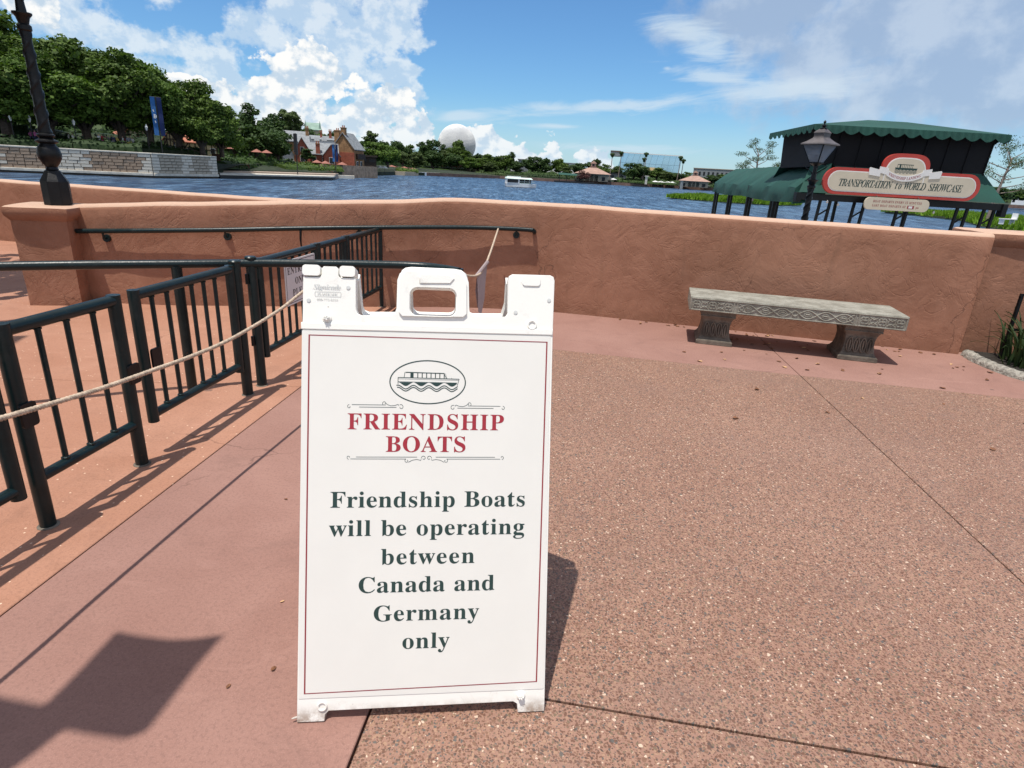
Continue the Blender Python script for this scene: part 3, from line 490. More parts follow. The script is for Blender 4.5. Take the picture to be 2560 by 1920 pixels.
[537,[206,678,12,678,12,654,31,651,46,646,54,638,60,626,63,606,64,578,64,-17,79,-17,156,42,198,10,242,-9,286,-15,328,-11,366,0,402,19,433,44,459,75,480,112,496,153,506,198,509,247,506,290,499,329,486,365,469,397,448,423,422,445,394,461,363,471,329,474,282,467,241,448,206,415],[259,415,274,417,304,412,327,398,344,374,356,339,363,294,365,238,363,170,356,115,345,73,328,44,304,27,272,21,235,30,213,57,206,102,206,360,211,376,219,390,231,402,245,410]],
[437,[304,472,260,475,218,471,179,460,142,442,110,417,82,388,60,352,43,313,32,270,29,223,32,179,41,139,56,101,76,68,100,39,129,16,161,-1,195,-12,232,-15,305,-3,369,32,424,90,404,107,372,79,339,63,304,57,265,63,232,82,204,114,183,157,171,212,167,279,176,370,205,424,252,442,275,438,289,425,294,404,294,399,294,394,293,389,292,384,292,378,292,373,299,335,319,312,352,304,369,306,384,311,396,320,406,333,411,348,413,365,408,395,395,421,372,444,342,461]],
[551,[475,678,262,678,262,654,285,652,303,648,316,640,325,630,330,616,332,597,332,417,299,449,261,468,217,474,183,470,151,460,121,442,94,419,72,389,54,354,40,313,32,268,29,219,32,176,39,136,52,99,69,66,90,38,116,16,144,-1,175,-12,208,-15,258,-7,300,17,332,58,332,-15,404,2,469,13,526,16,526,41,506,45,492,52,484,60,479,73,476,90,475,112],[231,413,259,418,276,416,292,411,307,402,319,390,327,376,332,360,332,113,324,93,314,76,300,62,285,51,270,44,255,42,229,47,208,62,193,87,183,124,177,171,175,228,177,287,183,335,194,372,209,398]],
[448,[287,468,234,474,197,471,162,460,130,443,101,420,76,391,56,358,41,320,32,279,29,234,32,186,41,142,55,102,74,68,98,39,126,16,157,-1,192,-12,229,-15,305,-1,370,40,424,108,402,128,370,92,335,70,297,63,230,83,189,145,174,247,421,247,421,258,415,321,399,374,370,417,333,449],[240,442,261,439,277,429,288,412,294,389,299,358,300,320,300,286,173,286,173,303,180,380,203,427]],
[487,[273,472,234,474,197,472,162,465,130,454,102,439,78,420,59,398,45,374,36,346,33,316,46,251,86,200,152,164,115,146,85,128,63,110,47,90,38,69,35,45,42,13,65,-15,102,-38,57,-57,30,-81,21,-111,27,-137,43,-160,71,-181,109,-197,158,-206,217,-209,293,-204,356,-191,406,-168,441,-137,463,-100,470,-55,468,-26,461,-2,450,19,435,36,413,50,386,60,351,67,310,72,261,73,210,73,177,77,157,88,150,106,152,119,158,130,168,140,180,149,195,153,211,155,218,155,226,155,234,154,241,153,249,153,256,153,289,155,320,161,348,172,373,186,394,204,411,225,424,249,431,275,434,303,430,337,418,369,399,399,472,399,472,453,347,453,310,465],[234,442,256,439,272,428,284,411,291,386,296,354,297,314,296,274,291,242,284,217,272,199,256,189,234,185,213,189,196,199,184,217,176,242,172,274,170,314,172,354,176,386,184,411,196,428,213,439],[144,-51,305,-51,332,-52,354,-56,371,-62,383,-70,390,-82,392,-98,375,-140,324,-165,239,-173,198,-171,166,-165,141,-154,123,-140,113,-125,109,-108,113,-87,125,-68]],
[567,[220,678,28,678,28,655,46,652,59,647,68,639,74,628,77,613,78,594,78,83,77,64,73,49,67,38,58,31,44,26,27,24,27,0,268,0,268,24,251,26,238,31,230,38,224,49,221,64,220,83,220,350,245,380,272,398,302,404,320,402,333,395,341,384,346,368,349,348,350,323,350,83,345,50,331,31,308,24,301,24,301,0,541,0,541,24,524,26,511,31,502,38,496,49,493,64,492,83,492,315,478,403,434,456,362,474,308,465,261,440,220,397]],
[295,[170,688,150,690,130,688,112,680,96,668,85,652,77,634,75,614,77,594,85,576,96,560,112,549,130,541,150,539,170,541,187,549,203,560,215,576,223,594,225,614,223,634,215,652,204,668,188,680],[221,462,31,462,30,437,48,435,61,431,70,424,74,413,77,397,78,375,78,83,77,63,73,48,68,38,58,31,45,26,27,24,27,0,268,0,268,24,251,27,238,32,230,39,225,50,222,64,221,83]],
[297,[221,678,30,678,30,654,49,652,62,647,70,639,74,628,77,612,78,592,78,83,77,63,73,48,68,38,58,31,45,26,27,24,27,0,268,0,268,24,251,27,238,32,230,39,225,50,222,64,221,83]],
[825,[412,465,353,474,303,465,258,438,218,394,218,462,28,462,28,438,46,436,59,431,68,422,74,411,77,396,78,377,78,83,77,64,73,49,67,38,58,31,44,26,27,24,27,0,264,0,264,24,247,27,235,32,227,40,222,50,219,65,218,83,218,350,241,380,267,398,297,404,315,402,328,395,336,384,341,368,344,348,345,323,345,83,344,65,341,50,335,39,326,31,314,26,297,24,297,0,530,0,530,24,513,26,501,31,492,39,487,50,484,65,483,83,483,353,507,381,534,398,562,404,580,402,593,395,601,384,606,368,609,348,610,323,610,83,609,65,606,50,600,39,591,31,579,26,562,24,562,0,798,0,798,24,781,26,768,31,760,38,754,49,751,64,750,83,750,315,736,403,693,456,622,474,567,465,519,436,477,389,453,436]],
[567,[434,456,362,474,308,466,260,440,220,398,220,462,28,462,28,438,46,436,59,431,68,422,74,411,77,396,78,377,78,83,77,64,73,49,67,38,58,31,44,26,27,24,27,0,268,0,268,24,251,26,238,31,230,38,224,49,221,64,220,83,220,350,245,380,272,398,302,404,320,402,333,395,341,384,346,368,349,348,350,323,350,83,345,50,331,31,308,24,301,24,301,0,541,0,541,24,524,26,511,31,502,38,496,49,493,64,492,83,492,315,478,403]],
[501,[292,471,250,474,208,470,170,460,134,442,103,419,77,390,56,356,40,317,31,275,28,229,31,184,40,143,56,104,77,70,103,41,134,17,170,-1,209,-11,251,-15,293,-12,331,-1,366,16,396,39,422,68,444,102,459,141,469,183,472,229,469,276,459,318,444,357,422,391,396,420,365,443,330,460],[225,440,251,445,275,440,295,426,309,403,319,365,325,307,327,229,327,188,325,152,324,121,321,95,316,74,311,58,296,35,276,22,251,17,226,22,206,35,191,58,186,74,181,95,178,122,176,153,174,189,174,230,176,307,182,365,191,403,205,426]],
[553,[377,472,343,475,291,466,247,438,213,391,213,462,29,462,29,439,47,435,61,429,69,422,74,409,77,389,78,362,78,-95,78,-119,77,-137,75,-150,72,-160,67,-168,60,-174,51,-179,40,-182,26,-184,26,-207,294,-207,294,-183,276,-182,261,-179,248,-175,239,-169,231,-159,226,-147,223,-131,221,-111,220,-86,220,48,253,13,292,-8,338,-15,373,-11,404,-1,434,18,459,42,481,72,498,108,511,148,518,191,521,238,518,282,511,322,498,360,482,393,461,421,436,444,408,461],[267,407,296,414,324,409,345,394,359,369,368,332,374,286,376,230,374,172,367,125,356,88,340,62,319,47,291,42,262,49,238,69,220,102,220,350,242,386]],
[428,[373,472,347,474,325,471,302,463,278,448,256,429,235,404,217,375,217,462,31,462,30,437,48,435,61,431,69,424,74,414,77,397,78,375,78,83,77,63,73,48,68,38,58,31,45,26,27,24,27,0,294,0,294,24,268,26,249,31,236,38,228,48,224,63,222,83,222,286,224,315,230,339,241,360,254,375,267,384,281,387,292,385,301,380,308,372,315,362,322,352,330,344,340,337,353,332,369,331,386,333,401,339,414,349,423,362,429,378,431,396,429,418,422,437,410,452,394,464]],
[429,[221,474,210,475,165,470,128,456,96,433,73,403,60,368,55,328,58,300,67,275,81,252,101,231,127,211,159,193,232,156,262,136,280,113,286,87,284,68,277,53,266,40,251,30,232,24,209,22,181,26,154,38,129,58,107,85,91,118,79,157,53,157,53,-13,76,-13,84,1,95,10,109,13,116,13,123,11,129,9,165,-4,197,-12,225,-15,269,-10,307,4,340,27,364,58,378,96,383,141,380,174,373,202,360,226,341,246,316,265,285,282,218,315,199,325,184,335,172,346,163,358,158,371,156,386,158,401,164,414,173,426,186,434,202,439,222,441,247,438,271,428,292,412,312,391,328,363,340,330,363,330,363,475,343,475,336,463,327,456,317,454,314,454,311,455,307,456,303,456,299,457,296,458,278,463,262,467,247,470,234,473]],
[340,[215,631,192,631,176,606,156,579,131,550,102,517,68,483,30,446,30,415,72,415,72,106,75,69,84,39,98,16,119,-1,148,-11,184,-14,245,-2,294,36,331,98,307,111,291,83,272,66,250,60,238,62,229,67,222,76,218,88,216,103,215,122,215,415,309,415,309,462,215,462]],
[558,[211,462,17,462,17,438,36,436,50,430,58,420,64,407,67,390,68,369,68,144,71,96,81,57,97,26,121,3,153,-10,195,-15,224,-13,251,-6,277,5,301,20,322,38,340,60,340,-15,412,4,478,15,536,19,536,44,517,46,503,51,493,58,487,68,483,84,482,104,482,462,282,462,282,438,303,436,319,430,329,422,335,409,339,392,340,369,340,98,318,73,292,58,263,53,248,55,235,60,224,68,217,80,212,94,211,110]],
[647,[206,462,-16,462,-16,437,-6,434,2,430,9,424,15,416,20,406,25,394,182,-15,208,-15,332,293,430,-15,453,-15,613,384,620,400,626,413,632,424,640,432,650,437,663,439,663,462,530,462,530,439,545,437,557,434,566,430,571,425,575,418,576,410,575,401,573,392,569,381,500,210,443,390,442,393,442,396,441,400,440,405,440,408,440,411,445,425,458,433,481,437,481,462,250,462,250,439,264,438,275,434,282,430,288,422,294,411,299,396,314,350,248,189,178,376,176,383,174,390,172,396,171,401,170,406,170,411,171,419,174,426,178,430,185,434,194,436,206,437]],
[447,[241,462,-7,462,-7,437,-5,437,7,436,16,433,23,428,27,424,31,418,36,410,42,399,48,387,54,373,209,-7,204,-29,199,-48,192,-66,186,-82,178,-97,170,-110,154,-131,140,-143,128,-147,118,-145,112,-139,110,-130,110,-127,110,-124,110,-121,111,-118,111,-116,111,-113,109,-98,104,-84,95,-74,83,-65,69,-61,53,-59,35,-61,20,-68,7,-79,-2,-93,-8,-108,-10,-125,-7,-149,1,-169,15,-186,33,-199,54,-206,78,-209,102,-207,123,-203,142,-194,160,-182,176,-165,192,-142,208,-114,224,-78,241,-36,386,361,395,384,404,403,412,418,422,429,433,435,446,437,446,462,302,462,302,437,318,436,332,434,342,431,348,426,353,418,354,408,354,402,353,395,352,387,349,379,347,369,343,359,276,177,198,382,196,387,194,392,193,397,192,401,191,405,191,409,192,419,196,426,202,431,211,434,224,436,241,437]],
[625,[509,687,481,687,-19,71,-45,45,-72,30,-101,25,-101,0,106,0,106,25,70,32,48,43,41,60,42,66,45,74,49,84,55,94,63,107,73,120,144,209,355,209,353,129,351,102,345,78,335,58,320,41,296,30,265,25,265,0,578,0,578,25,527,37,496,68,486,118,486,132],[177,250,368,488,357,250]],
[655,[472,687,427,689,358,682,292,661,229,626,191,596,156,562,124,524,96,481,73,437,54,390,41,343,33,294,30,245,34,194,44,148,62,106,87,70,118,39,156,15,199,-3,247,-13,301,-17,407,0,499,51,576,135,548,157,486,86,417,44,341,30,296,35,257,52,225,78,201,115,187,159,182,212,187,281,202,352,226,427,257,496,292,553,330,597,371,629,414,648,460,654,501,649,534,632,562,605,581,567,593,519,597,461,626,459,669,689,642,689,632,673,620,664,606,661,603,661,598,662,591,664,584,665,578,666,573,667,521,679]],
[720,[376,671,109,671,109,647,132,644,150,640,163,634,172,625,177,613,179,597,178,583,175,567,171,549,58,127,50,100,42,78,33,60,24,47,13,37,0,30,-14,26,-31,24,-50,23,-50,0,231,0,284,1,331,5,372,10,410,19,444,30,476,44,506,62,535,82,563,106,602,146,633,190,658,237,677,287,687,339,691,392,656,547,551,640],[370,640,390,641,476,619,528,553,545,444,543,391,536,339,524,288,508,241,488,196,464,156,437,120,406,90,372,64,335,46,295,35,252,31,232,32,216,35,204,40,197,48,192,59,191,73,191,77,192,84,194,92,195,102,197,109,198,116,323,586,329,604,336,618,344,628,354,635]],
[656,[643,671,109,671,109,647,132,644,150,640,163,634,172,625,177,613,179,597,179,591,178,584,177,576,175,568,173,559,171,549,58,127,50,100,42,78,33,60,24,47,13,37,0,30,-14,26,-31,24,-50,23,-50,0,521,0,579,203,554,203,528,163,502,130,474,102,446,80,414,62,381,50,344,41,303,36,257,34,233,35,216,37,204,41,196,47,192,55,190,65,190,69,192,75,194,84,196,93,198,102,199,109,261,338,266,339,270,339,275,339,280,339,284,339,289,339,328,337,358,329,381,318,397,300,406,274,409,242,409,235,409,229,409,222,409,216,409,210,408,203,430,203,501,479,476,479,464,455,450,434,436,416,421,402,403,391,383,383,359,377,331,374,298,373,270,373,328,592,332,604,336,614,340,622,346,628,352,632,360,636,371,637,384,639,401,639,457,635,502,624,536,606,559,578,573,540,578,492,578,483,606,483]],
[756,[422,671,109,671,109,647,131,645,149,641,162,635,171,626,177,615,179,601,179,592,178,584,177,576,175,567,173,558,171,549,58,127,50,100,42,78,33,60,24,47,13,37,0,30,-14,26,-31,24,-50,23,-50,0,263,0,263,23,224,30,201,45,193,70,194,83,197,100,202,122,257,329,496,329,442,127,434,100,426,78,417,60,408,47,397,37,384,30,370,26,353,24,334,23,334,0,647,0,647,23,625,25,607,30,594,36,584,45,579,56,577,71,578,83,581,100,586,122,700,549,708,575,716,597,724,613,734,625,744,635,756,640,770,644,787,646,806,647,806,671,492,671,492,647,514,645,532,641,546,635,555,626,561,615,563,601,562,585,559,568,555,549,508,375,269,375,315,544,323,570,331,592,339,609,348,622,358,632,370,639,385,643,402,646,422,647]],
[371,[422,671,108,671,108,647,147,641,171,625,179,601,179,592,178,584,177,576,175,567,173,558,171,549,58,127,50,100,42,78,33,60,24,47,13,37,0,30,-14,26,-31,24,-50,23,-50,0,263,0,263,23,224,30,200,45,192,70,193,84,196,101,201,122,314,544,323,573,331,595,338,610,346,622,356,631,368,638,382,643,400,646,422,647]],
[633,[422,671,108,671,108,647,131,645,149,641,162,634,172,625,177,613,179,597,178,583,175,567,171,549,58,127,50,100,42,78,33,60,24,47,13,37,0,30,-14,26,-31,24,-50,23,-50,0,522,0,585,199,553,199,522,147,485,106,444,74,396,53,342,39,280,35,265,35,252,36,240,37,229,38,220,40,212,41,200,46,193,53,191,63,192,75,196,95,203,123,314,544,322,569,329,590,338,608,347,621,358,631,370,638,385,643,402,646,422,647]],
[697,[293,671,96,671,96,647,121,644,140,639,155,631,165,621,171,607,173,589,173,583,172,575,170,566,168,554,166,542,162,528,56,127,48,100,40,78,32,60,22,47,11,37,-2,30,-16,26,-33,24,-52,23,-52,0,163,0,163,23,124,30,100,45,92,70,93,83,96,100,101,122,208,523,461,-16,491,-16,644,544,652,571,660,593,669,610,678,623,689,633,702,640,716,644,733,646,752,647,752,671,537,671,537,647,559,645,577,641,591,634,600,625,606,613,608,598,608,593,607,586,606,578,604,570,601,560,598,549,505,205]],
[712,[514,682,445,689,375,682,309,660,246,624,206,592,169,556,134,516,104,471,78,425,56,376,41,327,31,278,28,229,35,158,57,98,92,48,140,12,198,-10,266,-17,336,-10,404,12,469,48,511,80,549,116,583,157,613,202,639,248,659,298,674,348,683,398,686,447,679,516,657,575,622,624,573,660],[438,654,468,650,493,639,513,620,528,594,537,561,540,521,535,453,521,377,497,293,467,212,434,144,398,90,359,51,318,27,274,19,244,23,219,34,198,53,184,79,175,113,172,153,174,194,179,238,188,285,199,333,214,380,231,427,251,472,272,513,295,551,317,580,339,605,363,626,387,642,412,651]],
[609,[386,671,109,671,109,647,131,644,149,640,162,634,172,626,177,615,179,601,179,592,178,584,177,576,175,567,173,558,171,549,58,127,50,100,42,78,33,60,24,47,13,37,0,30,-14,26,-31,24,-50,23,-50,0,263,0,263,23,241,25,223,29,210,36,200,44,195,56,193,70,194,83,197,100,202,122,255,320,291,320,370,323,433,331,481,344,518,362,549,386,575,414,594,446,606,479,610,515,585,602,510,654],[361,636,375,637,424,626,454,594,464,540,459,486,445,440,422,403,389,376,347,359,296,354,291,354,286,354,281,354,276,355,270,355,265,356,325,584,330,603,336,617,342,626,350,632]],
[639,[377,671,109,671,109,647,132,644,150,640,163,634,172,625,177,613,179,597,179,591,178,584,177,576,175,568,173,559,171,549,58,127,50,100,42,78,33,60,24,47,13,37,0,30,-14,26,-31,24,-50,23,-50,0,263,0,263,23,241,25,223,29,210,36,200,44,195,56,193,70,194,84,197,101,202,122,258,331,289,331,396,0,596,0,596,26,575,29,557,34,542,41,530,52,519,69,510,91,426,344,484,360,531,383,569,411,596,444,613,481,618,521,612,568,592,606,560,634,514,655,453,667],[363,638,377,639,426,628,456,596,466,542,461,492,446,449,420,414,386,387,344,370,294,365,289,365,285,365,280,365,276,365,272,365,267,366,329,594,334,611,340,623,345,631,352,635]],
[549,[328,688,309,689,272,686,237,678,204,664,176,646,151,624,131,598,116,568,107,536,104,501,105,479,108,458,114,439,121,421,132,403,146,384,164,365,186,343,212,319,238,295,262,273,282,254,300,235,314,217,325,200,333,183,337,164,339,145,337,124,332,103,322,84,310,66,295,50,278,37,259,27,238,21,216,19,172,24,135,40,106,66,84,103,71,150,67,208,67,215,39,215,-13,-11,14,-11,22,-1,29,7,35,14,41,18,49,20,57,21,66,20,76,18,86,15,141,-3,188,-13,229,-17,298,-11,356,7,402,38,437,78,457,128,464,187,461,224,452,258,436,290,415,320,390,350,361,378,350,388,338,398,326,408,315,419,304,429,293,439,275,456,260,474,246,492,236,511,230,529,228,548,231,576,242,602,259,624,281,640,306,651,333,654,356,652,378,645,398,634,415,620,430,602,443,581,452,557,458,531,460,502,460,499,460,495,460,491,460,487,460,483,459,480,488,480,536,686,509,686,496,670,481,661,465,658,458,659,449,660,440,663,415,671,392,677,370,682,348,686]],
[600,[107,671,70,492,95,492,118,534,145,570,178,598,214,619,251,632,289,636,305,636,159,89,151,68,141,52,128,40,112,33,91,28,65,25,65,0,376,0,376,25,353,28,334,31,322,36,313,44,307,54,305,68,305,76,307,85,309,94,456,635,463,635,531,618,575,566,594,479,622,479,651,671]],
[818,[317,671,45,671,45,644,70,641,90,632,105,618,115,598,121,570,122,536,118,-17,147,-17,439,470,427,-17,458,-17,802,556,818,581,834,603,848,620,864,633,883,642,906,647,906,671,720,671,720,647,725,647,755,643,773,631,779,611,779,606,778,600,776,593,774,586,770,578,766,571,570,242,572,336,575,415,576,478,578,527,579,561,580,580,582,601,587,618,594,630,605,639,620,645,641,647,641,671,372,671,372,646,394,644,412,639,426,631,435,619,441,602,442,581,441,546,256,238,259,551,261,581,265,604,270,621,280,633,296,641,317,645]],
[500,[281,454,246,461,208,455,167,439,125,411,97,387,71,359,48,327,26,292,8,256,-8,219,-19,181,-26,145,-28,109,-25,75,-15,45,2,20,23,2,49,-9,79,-13,110,-10,139,1,166,18,191,42,216,74,241,112,238,100,235,88,234,78,232,68,231,59,231,51,238,15,259,-6,293,-13,344,1,395,44,446,116,424,130,397,91,374,68,355,60,347,63,342,70,340,83,341,89,342,98,345,110,349,124,353,141,359,161,442,451,335,451,319,395,306,432],[256,418,278,413,291,396,295,369,294,348,291,326,286,300,280,274,272,247,262,219,252,192,240,166,227,141,213,119,199,99,184,83,169,71,153,63,138,61,115,68,102,87,97,120,98,136,100,153,104,172,109,191,115,213,123,237,135,268,148,298,162,326,178,352,193,374,210,392,226,407,241,415]],
[412,[299,458,266,461,221,456,176,439,131,412,88,377,53,336,24,290,3,242,-10,194,-14,145,-10,99,4,60,26,28,56,5,94,-9,138,-14,209,1,273,47,331,124,304,143,264,92,224,61,183,51,163,54,146,62,131,76,120,94,113,118,111,147,112,176,117,207,124,239,134,271,146,302,160,332,175,359,191,382,208,402,224,418,241,427,257,430,270,428,278,421,281,409,280,402,277,394,271,384,266,374,263,364,262,354,264,340,269,327,278,317,289,309,302,305,318,303,336,305,352,311,364,321,374,335,380,351,382,371,378,394,368,415,350,434,327,449]],
[498,[353,123,510,700,474,694,438,688,404,683,370,679,337,675,305,671,305,644,323,643,338,641,348,638,356,633,360,624,362,613,362,608,361,601,360,594,359,586,357,577,354,567,317,438,295,451,270,458,244,461,201,455,159,436,116,405,89,379,65,351,43,320,24,287,8,254,-6,220,-15,186,-21,154,-23,122,-20,81,-11,48,5,21,26,2,52,-10,82,-14,113,-10,142,0,168,18,193,42,219,74,244,113,238,92,235,71,234,52,241,15,261,-7,295,-14,320,-10,343,1,366,19,389,44,414,77,442,116,419,132,404,110,391,92,380,78,370,69,362,63,354,61,347,62,343,65,342,71,342,76,343,82,345,90,347,99,350,110],[264,422,284,416,296,399,300,371,299,353,296,333,292,309,285,283,277,256,268,228,257,201,245,174,232,148,218,124,204,104,189,86,174,73,158,65,143,62,131,64,120,68,111,76,104,87,100,101,99,117,100,139,104,162,110,188,118,215,128,242,139,269,151,296,165,321,178,344,193,366,208,385,222,400,237,412,251,420]],
[401,[294,458,262,461,229,458,196,448,163,432,131,412,101,386,74,358,48,326,27,292,8,256,-5,219,-13,182,-16,146,-12,99,2,60,24,28,54,5,89,-9,130,-14,203,1,266,47,319,124,291,142,255,93,219,63,182,53,161,55,144,62,130,74,119,90,113,109,111,131,112,149,114,167,117,185,195,203,258,227,308,258,343,294,364,330,371,369,368,395,358,417,342,436,320,450],[233,422,255,428,264,427,272,423,278,418,284,409,287,399,288,387,286,363,279,339,267,316,251,294,232,273,209,255,183,239,155,227,125,218,143,281,164,334,187,375,210,404]],
[444,[273,456,222,461,186,458,151,450,118,436,88,418,63,396,42,370,26,342,16,312,13,281,15,258,21,237,30,219,44,202,62,186,85,170,57,154,35,139,18,124,6,109,-2,93,-4,76,2,52,20,30,49,8,10,-6,-21,-22,-46,-38,-62,-55,-73,-76,-76,-99,-70,-128,-54,-154,-26,-176,11,-193,58,-204,115,-207,159,-205,199,-198,235,-188,267,-173,295,-155,317,-134,334,-109,344,-83,347,-54,344,-29,335,-7,321,13,308,25,291,37,270,48,248,57,225,67,201,75,178,82,157,89,139,94,116,103,103,113,98,125,101,136,110,147,124,158,141,156,159,155,176,155,215,158,251,166,285,179,316,197,342,218,364,244,380,272,390,302,393,335,393,341,393,347,392,353,391,359,390,365,389,370,445,370,450,412,363,412,320,439],[214,425,232,428,256,421,270,401,275,367,273,337,269,308,260,280,250,254,237,231,222,212,207,198,190,189,173,186,148,192,133,212,128,244,130,273,134,302,142,330,153,356,166,380,181,400,197,416],[46,-32,90,-6,139,-21,178,-35,206,-48,225,-62,237,-78,241,-98,238,-118,227,-136,210,-152,187,-164,159,-172,126,-174,95,-171,68,-164,44,-150,26,-134,15,-114,11,-92,20,-60]],
[289,[213,683,196,685,178,683,163,677,149,666,138,652,132,637,130,619,132,601,138,586,149,572,163,561,178,555,196,553,213,555,229,561,242,572,253,586,260,601,262,619,260,637,253,652,242,666,229,677],[133,127,223,461,194,456,164,450,132,445,99,440,64,435,28,431,29,406,38,406,61,403,74,394,79,378,79,371,77,362,76,352,73,341,70,328,66,314,15,130,12,120,9,109,6,96,3,82,2,71,1,61,3,40,9,22,20,8,34,-3,52,-10,73,-12,127,3,180,47,231,120,211,134,183,95,159,71,141,63,132,65,127,71,125,82,126,94,129,109]],
[532,[173,288,225,461,153,449,86,439,25,431,27,406,36,406,59,403,72,394,77,378,77,374,76,367,74,358,71,345,68,331,63,314,-21,0,98,0,112,57,128,110,145,160,163,205,183,246,203,283,243,341,281,376,317,388,328,386,334,379,336,367,335,358,332,346,328,330,293,228,280,189,269,155,261,125,255,99,251,78,250,61,257,19,280,-6,317,-14,344,-10,371,1,396,20,421,45,447,79,475,119,453,134,439,113,426,95,416,82,406,72,396,66,387,64,378,66,372,73,370,85,376,106,394,162,424,253,434,284,442,312,448,336,453,357,455,373,456,386,448,428,423,453,381,461,346,456,311,442,278,419,245,386,210,342]],
[470,[309,456,261,461,227,458,193,449,160,433,128,412,99,387,72,358,47,326,26,292,8,256,-5,220,-12,183,-15,146,-10,101,5,62,30,30,62,5,100,-9,143,-14,180,-11,216,-1,250,15,283,36,313,62,340,91,364,123,385,157,402,194,414,230,422,266,424,302,419,348,405,387,381,418,349,442],[241,426,256,429,284,421,300,397,306,358,305,337,302,312,298,285,291,256,284,226,274,196,264,166,253,137,240,110,227,85,213,63,199,45,184,31,169,23,154,20,126,27,109,50,103,87,104,111,107,137,112,166,118,195,126,226,134,256,145,286,156,314,168,342,182,366,196,387,210,405,226,418]],
[275,[241,592,200,592,147,525,86,475,19,442,19,407,67,407,-16,104,-18,95,-20,86,-22,78,-22,70,-23,64,-23,58,-15,18,7,-6,45,-14,75,-10,104,2,132,22,159,49,186,84,214,126,191,141,159,97,134,70,115,61,107,64,102,71,100,84,100,93,102,103,104,114,107,126,110,139,114,153,188,407,267,407,278,447,199,447]]]
GL = {}
def load_letters():
    keys = ['b' + c_ for c_ in UPRIGHT] + ['i' + c_ for c_ in SLANTED]
    for key, rec in zip(keys, GNUM):
        loops = [[(l[i] / 1000.0, l[i + 1] / 1000.0) for i in range(0, len(l), 2)] for l in rec[1:]]
        def inside(pt, lp):
            r_ = False; j = len(lp) - 1
            for i in range(len(lp)):
                (xi, yi), (xj, yj) = lp[i], lp[j]
                if (yi > pt[1]) != (yj > pt[1]) and pt[0] < (xj - xi) * (pt[1] - yi) / (yj - yi) + xi: r_ = not r_
                j = i
            return r_
        outer = [l for l in loops if not any(inside(l[0], q) for q in loops if q is not l)]
        order = []; tri = []
        for o_ in outer:
            grp = [o_] + [l for l in loops if l is not o_ and l not in outer and inside(l[0], o_)]; base = sum(len(l) for l in order)
            tri += [[i + base for i in t] for t in tessellate_polygon([[Vector((p[0], p[1], 0)) for p in l] for l in grp])]; order += grp
        loops = order
        GL[key] = (rec[0] / 1000.0, [p for l in loops for p in l], [list(t) for t in tri])
load_letters()
def text2d(s, cap, width=None, style='b', xs=1.0, track=0.0, center=0.0, base=0.0, left=None):
    """2-D triangles of a line of lettering: cap height, total width (spacing is solved for)."""
    k = cap / 0.678; adv = [GL[style + c_][0] * k * xs if c_ != ' ' else 0.30 * k * xs for c_ in s]
    if width is not None and len(s) > 1:
        g = [p for c_ in (s[-1],) for p in GL[style + c_][1]]; endx = max(p[0] for p in g) * k * xs; startx = min(p[0] for p in GL[style + s[0]][1]) * k * xs
        track = (width + startx - endx - sum(adv[:-1])) / (len(s) - 1)
        x = (center - width / 2 if left is None else left) - startx
    else: x = center - (sum(adv) + track * (len(s) - 1)) / 2 if left is None else left
    vs = []; fs = []
    for c_, a in zip(s, adv):
        if c_ != ' ':
            _, P, T = GL[style + c_]; o = len(vs)
            vs += [(x + p[0] * k * xs, base + p[1] * k) for p in P]; fs += [[i + o for i in t] for t in T]
        x += a + track
    return vs, fs
def flat(mb, vf, w):
    """Add 2-D (u, v) geometry at depth w as (u, w, v), all faces turned to -w."""
    vs, fs = vf; out = []
    for f in fs:
        a, c_, e = vs[f[0]], vs[f[1]], vs[f[2]]
        s = (c_[0] - a[0]) * (e[1] - a[1]) - (c_[1] - a[1]) * (e[0] - a[0]); out.append(list(f) if s > 0 else list(f)[::-1])
    mb.add([(p[0], w, p[1]) for p in vs], out); return mb

def letters(text, cap, width, style, xs, base, w, mat, parent, fn=None, center=0.0, left=None):
    """one flat mesh per character"""
    k = cap / 0.678; key = [style + c_ for c_ in text]; adv = [GL[q][0] * k * xs if c_ != ' ' else 0.30 * k * xs for q, c_ in zip(key, text)] if ' ' not in text else [0.30 * k * xs if c_ == ' ' else GL[style + c_][0] * k * xs for c_ in text]
    endx = max(p[0] for p in GL[key[-1]][1]) * k * xs; startx = min(p[0] for p in GL[key[0]][1]) * k * xs
    track = (width + startx - endx - sum(adv[:-1])) / (len(text) - 1); x = (center - width / 2 if left is None else left) - startx
    for c_, a in zip(text, adv):
        if c_ != ' ':
            P, T = GL[style + c_][1:]; mb = MB(); flat(mb, ([(x + p[0] * k * xs, base + p[1] * k) for p in P], T), w)
            if fn: mb.xf(fn)
            mb.build('letter', mat, parent)
        x += a + track
from mathutils import noise as MN
